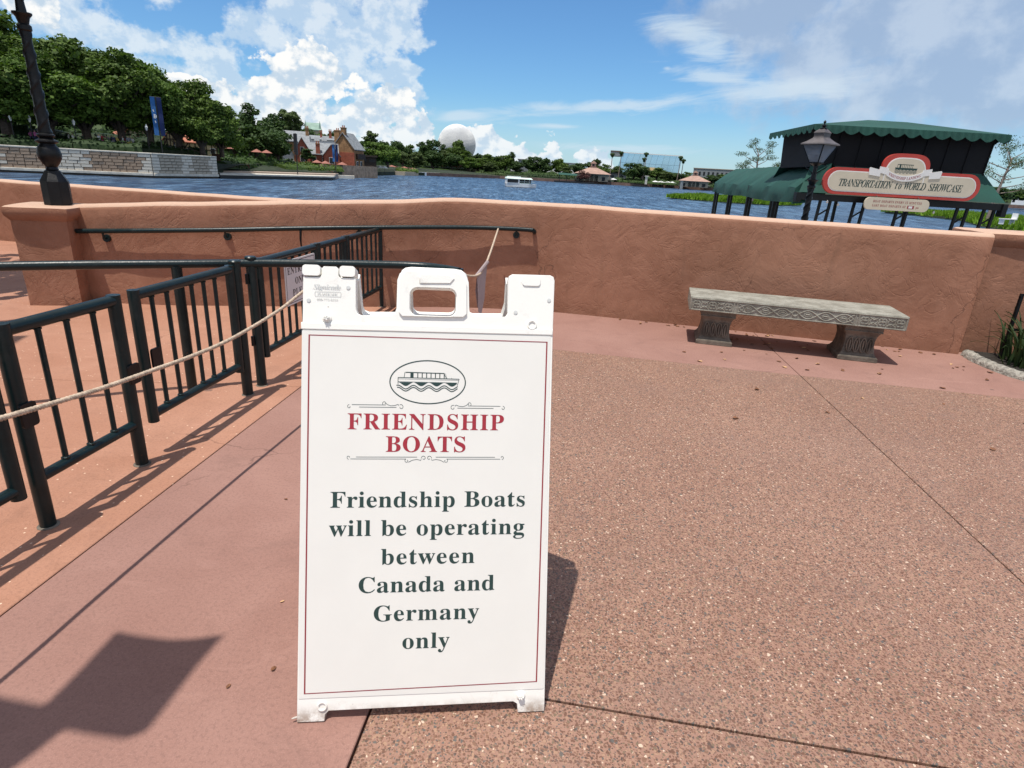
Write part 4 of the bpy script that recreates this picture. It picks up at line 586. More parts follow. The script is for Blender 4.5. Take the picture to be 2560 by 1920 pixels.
# ================================================================== GROUND AND LAGOON
def line_x(p, d, q, e):
    """intersection of line p+td and q+se"""
    den = d[0] * e[1] - d[1] * e[0]; t = ((q[0] - p[0]) * e[1] - (q[1] - p[1]) * e[0]) / den
    return (p[0] + t * d[0], p[1] + t * d[1])
V1 = ((-1.524, 1.444), (0.0858, 0.9963)); VA = ((-0.342, 1.021), (0.09, 0.996)); VC = ((1.973, 1.897), (0.097, 0.995)); VD = ((4.35, 1.9), (0.10, 0.995))
HB = ((0.342, 4.716), (0.984, -0.177)); HD = ((0.143, 1.251), (0.99, -0.137)); HE = ((-3.016, 3.404), (0.9967, 0.08)); HL = ((0, -2.5), (1, -0.1)); HF = ((0, 6.35), (0.98, -0.19)); VW = ((-9, 0), (0, 1))
g_ = MB().prism([(-14, -3.2), (8, -3.2), (8, 5.2), (4.3, 5.45), (0.45, 6.33), (-0.7, 6.3), (-3.2, 8.35), (-9, 9.35), (-14, 10)], WATER - 0.6, -0.025)
terrace = struct(g_.build('terrace', 'joint'))
def slab(left, right, low, high, mat, gap=0.003, name='paving_slab', poly=None):
    if poly is None:
        poly = [line_x(*left, *low), line_x(*right, *low), line_x(*right, *high), line_x(*left, *high)]
    cx = sum(p[0] for p in poly) / len(poly); cy = sum(p[1] for p in poly) / len(poly); out = []
    n = len(poly)
    for i in range(n):   # inset every edge by half the joint
        a, q, e = poly[i - 1], poly[i], poly[(i + 1) % n]
        d1 = Vector((q[0] - a[0], q[1] - a[1])).normalized(); d2 = Vector((e[0] - q[0], e[1] - q[1])).normalized()
        n1 = Vector((-d1.y, d1.x)); n2 = Vector((-d2.y, d2.x))
        out.append(line_x((q[0] + n1.x * gap, q[1] + n1.y * gap), (d1.x, d1.y), (q[0] + n2.x * gap, q[1] + n2.y * gap), (d2.x, d2.y)))
    o = MB().prism(out, -0.09, 0.0).build(name, mat, terrace, bevel=0.0025, seg=1); return o
slab(V1, VA, HL, HB, 'pink')
slab(VA, VC, HL, HD, 'aggregate', 0.0042); slab(VC, VD, HL, HD, 'aggregate')
slab(VA, VC, HD, HB, 'aggregate', 0.0036); slab(VC, VD, HD, HB, 'aggregate')
slab(VC, VD, HB, HF, 'pink')
pw1 = line_x(*V1, *HB); slab(None, None, None, None, 'pink', poly=[pw1, line_x(*VC, *HB), line_x(*VC, *HF), (-0.3, 6.3), (-1.17, 6.2)])
slab(VW, V1, HL, HE, 'orange')
slab(None, None, None, None, 'orange', poly=[(-13, 2.6), line_x(*V1, *HE), (-1.2, 6.2), (-3.2, 8.3), (-8.5, 9.2), (-13, 9.6)])

wt = MB(); xs_ = [-900, -400, -200, -100, -50, -20, 0, 20, 50, 100, 200, 400, 900]; ys_ = [0, 5, 12, 30, 60, 120, 200, 300, 380, 600]
wt.add([(x, y, WATER) for y in ys_ for x in xs_], [(j * 13 + i, j * 13 + i + 1, (j + 1) * 13 + i + 1, (j + 1) * 13 + i) for j in range(9) for i in range(12)])
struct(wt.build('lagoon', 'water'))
# land all round the far side, one sheet out to the horizon
shore = [(-900, 40), (-180, 58), (-120, 70), (-87, 81.5), (-72.8, 87.2), (-57.0, 96.0), (-53.6, 108.5), (-57, 121), (-46, 150), (-50, 200), (-52, 262), (-43.4, 282), (-25, 309), (-12.3, 328), (8, 330), (31, 330), (70, 329), (98, 324), (140, 318), (240, 300), (420, 290), (900, 260)]
lm = MB(); far = [(x * 4.5 if abs(x) > 800 else x * 9, 3600) for x, y in shore]; m_ = len(shore)
lv = [(x, y, -1.15) for x, y in shore] + [(x * 1.02, y + 12, -0.2) for x, y in shore] + [(x * 1.2, y + 80, 1.0) for x, y in shore] + [(x, y, 2.0) for x, y in far] + [(x, y, WATER - 0.8) for x, y in shore]
lf = [(r_ * m_ + i, r_ * m_ + i + 1, (r_ + 1) * m_ + i + 1, (r_ + 1) * m_ + i) for r_ in range(3) for i in range(m_ - 1)] + [(4 * m_ + i, 4 * m_ + i + 1, i + 1, i) for i in range(m_ - 1)]
lm.add(lv, lf); struct(lm.build('far_shore', 'bank'))
# low brown seawall round the far shore
def strip(name, mat, path, z0, z1, th, parent=None, n_out=1):
    mb = MB()
    for a, e in zip(path, path[1:]):
        dx, dy = e[0] - a[0], e[1] - a[1]; l = hypot(dx, dy); nx, ny = -dy / l * th, dx / l * th
        mb.prism([(a[0], a[1]), (e[0], e[1]), (e[0] + nx, e[1] + ny), (a[0] + nx, a[1] + ny)], z0, z1)
    return mb.build(name, mat, parent)
sw = strip('far_seawall', 'mud', [(p[0], p[1] - 0.6) for p in shore[11:]], WATER - .5, -0.98, 1.2)
tag(sw, 'long low brown retaining wall along the far edge of the lagoon', 'seawall')
lw = MB(); lpts = [pol(-9.4, 290, -0.9), pol(-7.5, 300, -0.95), pol(-4.2, 326, -0.9), pol(-4.2, 350, 0.2), pol(-6.5, 356, 0.8), pol(-9.4, 345, 0.9)]
lw.add([tuple(p) for p in lpts], [tuple(range(6))]); struct(lw.build('lawn', 'lawn'))

# ================================================================== STUCCO WALLS
def stucco_wall(name, label, path, th, zb=-0.15, seed=0, step=0.07, out_z=None, parent=None):
    """path: front foot points (x, y, top z); th: thickness towards the back (left-hand normal)."""
    pts = []
    for a, e in zip(path, path[1:]):
        n = max(1, int(hypot(e[0] - a[0], e[1] - a[1]) / step))
        pts += [tuple(lerp(a[k], e[k], i / n) for k in range(3)) for i in range(n)]
    pts.append(path[-1])
    for _ in range(4): pts = [pts[0]] + [tuple((pts[i - 1][k] + 2 * pts[i][k] + pts[i + 1][k]) / 4 for k in range(3)) for i in range(1, len(pts) - 1)] + [pts[-1]]
    def prof(h):
        rows = [(0, lerp(zb, h - 0.05, i / 14)) for i in range(15)]
        rows += [(0.006, h - 0.026), (0.02, h - 0.009), (0.045, h), (th * 0.5, h + 0.004), (th - 0.045, h), (th - 0.015, h - 0.012), (th, h - 0.05), (th, out_z if out_z is not None else WATER - 0.4)]
        return rows
    vs = []; m = None
    for i, (x, y, h) in enumerate(pts):
        a = pts[max(i - 1, 0)]; e = pts[min(i + 1, len(pts) - 1)]; l = hypot(e[0] - a[0], e[1] - a[1]); nx, ny = -(e[1] - a[1]) / l, (e[0] - a[0]) / l
        pr_ = prof(h); m = len(pr_)
        for d_, z in pr_:
            w = 0.010 * MN.noise(Vector((x * 1.7, y * 1.7 + seed, z * 1.9))) + 0.0045 * MN.noise(Vector((x * 7, y * 7 + seed, z * 7)))
            dz = 0.007 * MN.noise(Vector((x * 2.2, y * 2.2, seed + 4))) if z > h - 0.08 else 0
            vs.append((x + nx * (d_ - w), y + ny * (d_ - w), z + dz))
    k = len(pts); fs = [(i * m + j, (i + 1) * m + j, (i + 1) * m + j + 1, i * m + j + 1) for i in range(k - 1) for j in range(m - 1)]
    fs += [list(range(m))[::-1], [(k - 1) * m + j for j in range(m)]]
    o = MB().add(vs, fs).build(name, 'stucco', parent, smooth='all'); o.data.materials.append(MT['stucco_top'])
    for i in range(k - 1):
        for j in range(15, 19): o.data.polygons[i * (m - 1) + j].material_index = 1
    if parent is None: tag(o, label, 'wall')
    return o
stucco_wall('stucco_wall', 'terracotta stucco wall with rounded top behind the stone bench and handrail',
    [(-4.35, 5.50, .865), (-3.98, 5.46, .875), (-3.66, 5.455, .90), (-3.34, 5.475, .925), (-2.43, 5.66, .975), (-1.3, 5.93, 1.035), (-.75, 6.06, 1.08), (-.3, 6.13, 1.085), (.15, 6.14, 1.083), (.5, 6.11, 1.083), (1.79, 5.83, 1.075), (4.07, 5.30, 1.07)], 0.24)
stucco_wall('stucco_wall', 'farther terracotta stucco wall seen behind the black lamp post at left', [(-12.5, 9.6, .86), (-7.6, 8.85, .86), (-5.3, 8.6, .85), (-3.0, 8.18, .85), (-2.2, 7.7, .83)], 0.28, seed=9)
# left pillar
def stucco_pillar(label, foot, h, cap_h, over=0.055, seed=1, flare=1.0):
    t = thing('stucco_pillar', label, 'pillar', (sum(p[0] for p in foot) / len(foot), sum(p[1] for p in foot) / len(foot), 0))
    c = (t.location.x, t.location.y)
    loc = [(p[0] - c[0], p[1] - c[1]) for p in foot]
    def ring(k, z, dn=0.0):
        out = []
        for i, p in enumerate(loc):
            q = loc[(i + 1) % len(loc)]
            for s in range(6):
                x, y = lerp(p[0], q[0], s / 6), lerp(p[1], q[1], s / 6)
                w = 0.008 * MN.noise(Vector((x * 5 + seed, y * 5, z * 4)))
                l = hypot(x, y); out.append((x * (1 + (k + w) / l), y * (1 + (k + w) / l), z + dn * MN.noise(Vector((x * 6, y * 6, seed)))))
        return out
    def rings(rs, name):
        vs = [p for r_ in rs for p in r_]; n = len(rs[0]); m = len(rs)
        fs = [(i * n + j, i * n + (j + 1) % n, (i + 1) * n + (j + 1) % n, (i + 1) * n + j) for i in range(m - 1) for j in range(n)] + [list(range(n))[::-1], [(m - 1) * n + j for j in range(n)]]
        o = MB().add(vs, fs).build(name, 'stucco', t, smooth=True); return o
    rings([ring(0.0, lerp(-0.2, h, i / 8)) for i in range(9)], 'shaft')
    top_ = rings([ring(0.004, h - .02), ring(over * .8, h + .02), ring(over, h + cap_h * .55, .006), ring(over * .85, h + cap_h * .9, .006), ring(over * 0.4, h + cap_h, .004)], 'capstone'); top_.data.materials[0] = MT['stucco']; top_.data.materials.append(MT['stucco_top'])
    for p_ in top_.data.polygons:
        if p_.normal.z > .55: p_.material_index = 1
    return t
stucco_pillar('square terracotta stucco pillar carrying the black lamp post at left', [(-4.37, 5.19), (-3.96, 5.28), (-4.06, 5.75), (-4.52, 5.66)], 0.765, 0.10)
stucco_pillar('terracotta stucco pillar with a wide cap at the right end of the wall', [(4.13, 5.39), (5.3, 5.13), (5.45, 5.75), (4.25, 6.02)], .985, 0.10, over=0.06, seed=5)

# ================================================================== FOLDING A-FRAME SIGN
TH = 0.3198
sg = thing('sidewalk_sign', 'white folding A-frame sign with friendship boats notice in the foreground', 'sign', (-0.182, 1.1696, 0.004), 0.1189)
def leaf(front=True):
    YH = 0.398
    def fn(u, w, v):
        y = v * sin(TH) + w * cos(TH); z = v * cos(TH) - w * sin(TH)
        return (u, y, z) if front else (u, 2 * YH - y, z)
    return fn
FOUT = [(-.322, 0), (-.253, 0), (-.252, .018), (-.243, .027), (.236, .030), (.246, .024), (.248, 0), (.32, 0), (.322, 1.02), (.324, 1.15), (.321, 1.160), (.312, 1.164),
        (.212, 1.163), (.203, 1.158), (.201, 1.145), (.203, 1.062), (.196, 1.052), (.115, 1.050), (.104, 1.056), (.101, 1.068), (.0985, 1.138), (.093, 1.152), (.080, 1.162), (.060, 1.165),
        (-.052, 1.166), (-.068, 1.163), (-.078, 1.155), (-.084, 1.138), (-.085, 1.066), (-.089, 1.053), (-.098, 1.047), (-.172, 1.045), (-.183, 1.05), (-.187, 1.062), (-.188, 1.138), (-.228, 1.139),
        (-.231, 1.145), (-.231, 1.160), (-.236, 1.166), (-.267, 1.166), (-.272, 1.160), (-.272, 1.145), (-.276, 1.139), (-.317, 1.138)]
HOLE = rrect(-.050, 1.049, .066, 1.119, .018)
def addfl(mb, vf, fn): o = len(mb.v); mb.add(*vf); return mb.xf(fn, o)
F = leaf(True); Bk = leaf(False)
mb = addfl(MB(), plate(FOUT, [HOLE], 0.0, 0.034), F)
board = mb.build('front_leaf', 'plastic', sg, bevel=0.0035, seg=3, smooth=True)
ROUT = [(-u, v) if 0 else (u, v) for u, v in FOUT]
addfl(MB(), plate([(u, min(v, 1.14)) if -.19 > u or u > .2 else (u, v - (.026 if 1.04 < v < 1.07 else .004)) for u, v in FOUT], [rrect(-.050, 1.024, .066, 1.119, .018)], 0.0, 0.034), Bk).build('rear_leaf', 'plastic', sg, bevel=0.0035, smooth=True)
# hinge knuckles
for (u0, u1, y0) in ((-.319, -.275, 1), (-.228, -.189, 1), (.238, .286, 0)):
    k_ = MB().add(*plate(rrect(u0, 1.141 if y0 else 1.134, u1, 1.168 if y0 else 1.161, .008), [], -0.004 if y0 else -0.003, 0.05)); k_.xf(F)
    k_.build('hinge_knuckle', 'plastic', sg, bevel=0.005, smooth=True, seg=3)
# raised rim round the handle, top band, embossed marks
rim = [(.094, 1.056), (.0925, 1.135), (.086, 1.148), (.074, 1.157), (.058, 1.160), (-.050, 1.161), (-.064, 1.158), (-.073, 1.15), (-.078, 1.135), (-.079, 1.056), (-.07, 1.046), (.085, 1.048)]
MB().add(*plate(rim, [rrect(-.052, 1.047, .068, 1.121, .02)], -0.006, 0.002)).xf(F).build('handle_rim', 'plastic', sg, bevel=0.003, smooth=True, seg=3)
MB().add(*plate([(-.028, 1.131), (.052, 1.133), (.062, 1.145), (.05, 1.154), (-.028, 1.152)], [], -0.009, 0.0)).xf(F).build('grip_label', 'plastic', sg, bevel=0.002, smooth=True)
MB().add(*plate([(-.321, 1.006), (.3215, 1.006), (.322, 1.022), (-.321, 1.024)], [], -0.0035, 0.002)).xf(F).build('top_band', 'plastic', sg, bevel=0.002, smooth=True)
MB().add(*plate(rrect(-.3185, .062, .3165, 1.0035, .002), [], -0.0014, 0.004)).xf(F).build('insert_panel', 'board', sg)
panel = sg.children[-1]
for (u_, v_, hx) in ((-.258, 1.036, 1), (.266, 1.032, 0), (-.259, .040, 0), (.255, .047, 1)):
    s_ = MB(); o_ = 0
    if hx:
        s_.lathe([(.012, 0), (.012, .003), (.0085, .0045), (.0085, .010), (.006, .0125), (.002, .0125)], 12)
        for a in range(5): s_.cbox((.0045 * cos(a * 1.257), .0045 * sin(a * 1.257), .0135), (.004, .002, .003), a * 1.257)
    else: s_.lathe([(.0125, 0), (.0125, .0035), (.011, .0045), (.0085, .0035), (.0075, .0005), (.001, .0005)], 18)
    s_.xf(lambda x, y, z, u_=u_, v_=v_: F(u_ + x, -z, v_ + y)); s_.build('screw', 'plastic', sg, smooth=True)
em = MB()
flat(em, text2d('Signicade', .0125, .068, 'i', left=-.292, base=1.108, xs=1.05), -.0012)
flat(em, text2d('PLASTICADE', .0056, .050, 'b', left=-.282, base=1.0935, xs=1.2), -.0012)
flat(em, text2d('800-773-8255', .0052, .052, 'b', left=-.283, base=1.0795, xs=1.1), -.0012)
em.add(*[(lambda vf: ([(p[0], -.0012, p[1]) for p in vf[0]], vf[1]))(ribbon(rrect(-.288, 1.0905, -.224, 1.1025, .003), .0012, True))][0])
for q_ in ((-.206, 1.114), (-.303, 1.079), (.222, 1.064), (.31, 1.098)): em.lathe([(.0052, 0), (.0052, 0.001), (.003, .0012)], 12, (0, 0, 0)); n_ = 36; em.xf(lambda x, y, z, q_=q_: (q_[0] + x, -z - .0005, q_[1] + y), len(em.v) - n_)
# give the emboss a side wall by doubling it a little deeper
em.xf(F); emb = em.build('embossed_lettering', surf('embossed_plastic', (0.60, 0.61, 0.59), 0.4, 0.05), sg); stuff(emb)
WD = -0.0019
def printed(name, mat, vfs, w=WD):
    mb = MB()
    for vf in vfs: flat(mb, vf, w)
    mb.xf(F); return mb.build(name, mat, panel)
printed('border_line', 'ink_maroon', [ribbon([(-.303, .075), (.2965, .0825), (.3065, .988), (-.3005, .992)], .0042, True)])
for (tx_, cap_, wd_, ce_, ba_, xs_2, mt_2) in (('FRIENDSHIP', .0405, .400, -.0035, .7545, 1.02, 'ink_red'), ('BOATS', .0400, .204, -.005, .697, 1.06, 'ink_red'),
    ('Friendship Boats', .0405, .500, .006, .5535, 1.10, 'ink_green'), ('will be operating', .0405, .503, .0045, .480, 1.10, 'ink_green'), ('between', .0405, .241, .005, .405, 1.10, 'ink_green'),
    ('Canada and', .0405, .350, .004, .332, 1.10, 'ink_green'), ('Germany', .0405, .272, .004, .257, 1.10, 'ink_green'), ('only', .0405, .122, .003, .183, 1.10, 'ink_green')):
    letters(tx_, cap_, wd_, 'b', xs_2, ba_, WD, mt_2, panel, F, center=ce_)
lg = [ribbon([(-.0025 + .0965 * cos(2 * pi * i / 60), .8775 + .0555 * sin(2 * pi * i / 60)) for i in range(60)], .0028, True)]
def Q(x, y): return (-.1 + (x - 725) * .000358, .933 - (y - 760) * .000362)
def PL(pts, w=.0010, cl=False): return ribbon([Q(*p) for p in pts], w, cl)
lg += [PL([(785, 882), (1222, 888)], .0016), PL([(785, 882), (785, 930)], .0014), PL([(1222, 888), (1208, 935)], .0012), PL([(787, 892), (1218, 897)], .0007), PL([(787, 912), (1208, 915)], .0009),
       PL([(837, 845), (1115, 849)], .0022), PL([(833, 845), (828, 882)], .0013), PL([(1112, 849), (1130, 886)], .0014), PL([(1122, 849), (1134, 886)], .0007), PL([(1168, 887), (1168, 880)], .0012)]
lg.append(([Q(872, 848), Q(893, 848), Q(893, 883), Q(872, 883)], [(0, 1, 2, 3)]))
for i in range(8): lg.append(PL([(893 + i * 31.5, 849), (893 + i * 31.5, 884)], .0022 if i else .001))
wv1 = lambda x, o: 938 + o - 13 * cos((x - 895) / 220 * 2 * pi * 2)
xs2 = list(range(785, 1211, 6))
up_ = [(x, 916) for x in xs2]; lo_ = [(x, wv1(x, -9)) for x in xs2]
hv = [Q(*p) for p in up_] + [Q(*p) for p in lo_]; nn_ = len(xs2)
lg.append((hv, [(i, i + 1, nn_ + i + 1, nn_ + i) for i in range(nn_ - 1)]))
for o_ in (12, 27): lg.append(PL([(x, wv1(x, o_)) for x in range(770 + o_ // 3, 1222 - o_ // 3, 6)], .0023))
def curl(cx, cy, r, a0, turns, d=1, n=16):
    return [(cx + r * (1 - .62 * i / n) * cos(R(a0) + d * turns * 2 * pi * i / n), cy + r * (1 - .62 * i / n) * sin(R(a0) + d * turns * 2 * pi * i / n)) for i in range(n + 1)]
for sx_ in (-1, 1):
    X = lambda x: (-.0035 + sx_ * x); k2 = lambda pts: [(X(x), y) for x, y in pts]; w_ = .0011
    lg += [ribbon(k2([(.060, .8185), (.112, .8185), (.190, .8185)]), w_) if 0 else ribbon(k2([(.078, .8115), (.172, .8115)]), w_), ribbon(k2([(.105, .8175), (.190, .8175)]), w_),
           ribbon(k2(curl(.1965, .8125, .0052, 90, .8, -1)), w_), ribbon(k2(curl(.1085, .8220, .0055, -60, .85, 1)), w_), ribbon(k2(curl(.0665, .8125, .0068, 60, .85, 1)), w_),
           ribbon(k2([(.074, .8195), (.082, .8165), (.092, .8155), (.101, .8185), (.106, .8235)]), w_), ribbon(k2([(.074, .8195), (.072, .816)]), w_),
           ribbon(k2([(.024, .6835), (.178, .6835)]), w_), ribbon(k2([(.052, .6785), (.192, .6785)]), w_), ribbon(k2(curl(.1965, .6825, .0050, -90, .8, 1)), w_),
           ribbon(k2(curl(.0070, .6810, .0062, 0, .9, 1)), w_), ribbon(k2(curl(.0500, .6740, .0055, 60, .85, -1)), w_), ribbon(k2([(.0132, .6795), (.014, .675), (.024, .6775), (.036, .6755), (.046, .670)]), w_)]
stuff(printed('boat_emblem', 'ink_green', lg))
# small scuffs on the paper face are in the material; a loose tie end at the left foot
MB().tube([(-.321, .010, .006), (-.328, .006, .010), (-.335, .003, .010)], [.003, .0025, .0015], 8).build('tie_end', 'plastic', sg, smooth=True)

# ================================================================== QUEUE FENCE
FA = Vector((-1.732, 1.917, 0)); FRZ = -atan2(0.0905657, 0.9958905) + pi / 2     # local +x runs along the fence
def P3(mb, path, r, n=10): mb.tube(path, r, n); return mb
def weld(mb, x, z, r=0.016): mb.lathe([(r * .2, -r * .6), (r, -r * .2), (r, r * .2), (r * .2, r * .6)], 8, (x, 0, z)); return mb
def fence_section(name, label, cat, s0, s1, bars, left_foot, right_foot, zt=.765, zb=.20, group=None, post_r=.0245, latch=None, hang=0.0):
    loc = FA + Vector((0.0905657, 0.9958905, 0)) * s0
    t = thing(name, label, cat, loc, FRZ, group); W_ = s1 - s0
    P3(MB(), [(0, 0, zt), (W_, 0, zt)], .0245, 12).build('top_rail', 'green_paint', t, smooth=True)
    P3(MB(), [(0, 0, zb), (W_, 0, zb)], .021, 12).build('bottom_rail', 'green_paint', t, smooth=True)
    for x, foot in ((0.0, left_foot), (W_, right_foot)):
        mb = P3(MB(), [(x, 0, 0.0 if foot else zb - .035), (x, 0, zt + .0235)], post_r, 14)
        mb.build('post' if foot else 'stile', 'green_paint', t, smooth=True)
        if foot: MB().lathe([(.037, .001), (.036, .003), (.03, .005)], 14, (x, 0, 0)).build('foot_collar', 'cast_dark', t, smooth=True)
    for bx in bars:
        mb = P3(MB(), [(bx - s0, 0, zb), (bx - s0, 0, zt)], .0105, 8); weld(mb, bx - s0, zb + .022); weld(mb, bx - s0, zt - .026, .014)
        mb.build('bar', 'green_paint', t, smooth=True)
    if latch is not None:
        for lx, lz, side in latch:
            MB().add(*plate(rrect(-.032, -.045, .032, .045, .012), [], -.034, -.024)).xf(lambda x, y, z, lx=lx, lz=lz: (x + lx, -y, z + lz) if 0 else (x + lx, y, z + lz)).build('latch_plate', 'black_iron', t, bevel=.002)
    return t
GF = 'sections of the dark green queue fence'
fence_section('fence_panel', 'dark green fence section cut by the left edge of the photo', 'fence', -1.15, -.085, [-1.0, -.87, -.74, -.61, -.48, -.35, -.22], 1, 0, group=GF)
fence_section('fence_panel', 'nearest complete dark green fence section, standing on two posts', 'fence', 0.0, .515, [.135, .262, .392], 1, 1, group=GF, latch=[(.0, .46, 0), (.525, .44, 0)], post_r=.027)
fence_section('queue_gate', 'dark green swing gate hanging open between fence and rope, clear of the ground', 'gate', .632, 1.385, [.74, .845, 1.035, 1.135, 1.235], 0, 0, group=GF, latch=[(.045, .47, 0)])
def bollard(s, label, r=.03, h=.80):
    t = thing('gate_post', label, 'post', FA + Vector((0.0905657, 0.9958905, 0)) * s, FRZ, 'posts of the queue fence')
    P3(MB(), [(0, 0, 0), (0, 0, h)], r, 14).build('shaft', 'green_paint', t, smooth=True)
    MB().lathe([(r * 1.1, h - .004), (r * 1.15, h + .003), (r * .9, h + .010)], 14).build('cap', 'green_paint', t, smooth=True)
    MB().lathe([(.037, .001), (.036, .003), (.03, .005)], 14).build('foot_collar', 'cast_dark', t, smooth=True)
    for z in (.68, .30): MB().tube([(-.038, .012, z - .03), (-.038, .012, z + .03)], .010, 8).build('hinge', 'black_iron', t, smooth=True)
    return t
bollard(1.445, 'dark green hinge post nearest the photographer, right of the swing gate'); bollard(1.615, 'dark green hinge post just behind the gap in the fence')
fence_section('queue_gate', 'dark green gate carrying the entrance only sign, mostly hidden by the white sign', 'gate', 1.70, 2.50, [1.84, 1.945, 2.05, 2.15, 2.26, 2.37], 0, 0, group=GF)
fence_section('fence_panel', 'short dark green fence section behind the entrance gate', 'fence', 2.56, 3.09, [2.69, 2.80, 2.92, 3.0], 1, 0, group=GF)
fence_section('fence_panel', 'farthest dark green fence section ending at the wall handrail', 'fence', 3.15, 4.03, [3.27, 3.39, 3.51, 3.63, 3.76, 3.89], 1, 1, group=GF)
# entrance sign plate on the gate
es = thing('entrance_sign', 'white entrance only notice with black border hung on the green gate', 'sign', FA + Vector((0.0905657, 0.9958905, 0)) * 1.955, FRZ)
# front faces the camera side (local -y after turning)
mb = MB().add(*plate(rrect(0, .435, .47, .735, .012), [], -.036, -.031)); mb.build('plate', 'sign_white', es, bevel=.001)
for tx_, wd_, ba_ in (('ENTRANCE', .40, .64), ('ONLY', .19, .565), ('PLEASE', .28, .49)): letters(tx_, .045, wd_, 'b', 1.0, ba_, -.0368, 'ink_black', es, center=.235)
mb = MB(); flat(mb, ribbon(rrect(.014, .449, .456, .721, .008), .004, True), -.0368); mb.build('border_line', 'ink_black', es)

# curved front handrail
def smooth_path(pts, n=6):
    P = [Vector(p) for p in pts]; out = []
    for i in range(len(P) - 1):
        a = P[max(i - 1, 0)]; b_ = P[i]; c_ = P[i + 1]; e = P[min(i + 2, len(P) - 1)]
        for k in range(n):
            t = k / n; out.append(0.5 * ((2 * b_) + (c_ - a) * t + (2 * a - 5 * b_ + 4 * c_ - e) * t * t + (3 * b_ - a - 3 * c_ + e) * t ** 3))
    out.append(P[-1]); return out
hr = thing('queue_handrail', 'long curved dark green handrail crossing in front of the wall', 'handrail', (-2.0, 3.3, 0))
def Lc(p, o): return (p[0] - o.location.x, p[1] - o.location.y, p[2])
rp = [(-4.6, 1.9, .77), (-3.6, 2.45, .77), (-2.63, 3.0, .77), (-2.29, 3.18, .77), (-1.9, 3.36, .77), (-1.45, 3.57, .77), (-.93, 3.72, .77), (-.64, 3.77, .77), (-.47, 3.72, .77), (-.36, 3.65, .768)]
rp2 = [Lc(p, hr) for p in smooth_path(rp)]
MB().tube(rp2, .0245, 12).build('rail', 'green_paint', hr, smooth=True)
MB().tube([Lc((-1.94, 3.36, 0), hr), Lc((-1.93, 3.345, .76), hr)], .028, 12).build('post', 'green_paint', hr, smooth=True)
MB().tube([Lc((-.36, 3.655, 0), hr), Lc((-.36, 3.655, .785), hr)], .0245, 12).build('post', 'green_paint', hr, smooth=True)
MB().tube([Lc((-4.2, 2.12, 0), hr), Lc((-4.2, 2.12, .76), hr)], .028, 12).build('post', 'green_paint', hr, smooth=True)
# wall handrail
wr = thing('wall_handrail', 'dark green handrail bracketed along the terracotta wall', 'handrail', (-2.0, 5.7, 0))
wp = [(-3.97, 5.395, .655), (-3.66, 5.40, .672), (-3.34, 5.42, .69), (-2.68, 5.545, .722), (-2.05, 5.69, .757), (-1.32, 5.865, .79), (-.75, 5.995, .812), (-.4, 6.055, .822), (-.05, 6.08, .826), (.12, 6.08, .824)]
MB().tube([Lc(p, wr) for p in smooth_path(wp)], .0215, 12).build('rail', 'green_paint', wr, smooth=True)
MB().tube([Lc((.118, 6.08, .824), wr), Lc((.135, 6.09, .813), wr), Lc((.14, 6.13, .80), wr)], .0215, 12).build('return_end', 'green_paint', wr, smooth=True)
for (x, y, z) in ((-3.74, 5.445, .60), (-2.71, 5.60, .655), (-1.55, 5.865, .72), (-.04, 6.125, .765)):
    mb = MB(); mb.tube([Lc((x, y + .02, z), wr), Lc((x, y - .012, z), wr)], .034, 16); mb.tube([Lc((x, y - .01, z), wr), Lc((x, y - .03, z), wr), Lc((x, y - .042, z + .02), wr), Lc((x, y - .045, z + .055), wr)], .009, 8)
    mb.build('bracket', 'green_paint', wr, smooth=True)
ht = tag(MB().tube([(-2.05, 5.665, .745), (-2.052, 5.655, .66), (-2.05, 5.655, .60), (-2.045, 5.66, .585)], [.012, .010, .007, .004], 8).build('hanging_clip', 'black_iron', smooth=True), 'black clip dangling from the wall handrail', 'clip')

# ropes
def rope(path, r, name, label):
    P = smooth_path(path, 40); t = thing(name, label, 'rope', tuple(P[0]))
    L = 0.0; cum_ = [0.0]
    for a, e in zip(P, P[1:]): L += (e - a).length; cum_.append(L)
    for s in range(3):
        pts = []; 
        n = int(L / 0.006); j = 0
        for i in range(n + 1):
            d_ = i * L / n
            while j < len(cum_) - 2 and cum_[j + 1] < d_: j += 1
            q = P[j].lerp(P[j + 1], (d_ - cum_[j]) / max(1e-6, cum_[j + 1] - cum_[j])); tg = (P[j + 1] - P[j]).normalized()
            u = tg.cross(Vector((0, 0, 1))).normalized(); w = tg.cross(u); an = d_ / 0.030 * 2 * pi + s * 2 * pi / 3
            pts.append(q + (u * cos(an) + w * sin(an)) * r * .52 - P[0])
        MB().tube(pts, r * .60, 6).build('strand', 'rope', t, smooth='all')
    return t
rope([(-1.50, .75, .76), (-1.44, 1.1, .70), (-1.405, 1.42, .655), (-1.36, 1.80, .615), (-1.33, 2.05, .60), (-1.30, 2.30, .588), (-1.265, 2.58, .59), (-1.22, 2.98, .625), (-1.19, 3.27, .672), (-1.13, 3.62, .735), (-1.0, 3.77, .755), (-.8, 3.82, .752), (-.62, 3.83, .75), (-.5, 3.84, .75), (-.40, 3.90, .715), (-.33, 4.12, .665), (-.285, 4.32, .645), (-.25, 4.45, .69), (-.235, 4.9, .735), (-.225, 5.5, .79), (-.222, 6.03, .822)], .0082, 'barrier_rope', 'twisted natural fibre rope sagging along the green fence and up to the wall handrail')
tg = thing('rope_tag', 'crumpled paper tag folded over the rope by the wall', 'tag', (-.265, 4.36, .66))
MB().add([(-.035, -.02, -.02), (.03, .03, .06), (.024, .035, -.20), (.006, .02, -.32), (-.018, 0, -.30), (-.024, -.015, -.15)], [(0, 1, 2, 3, 4, 5)]).build('front_flap', 'paper', tg)
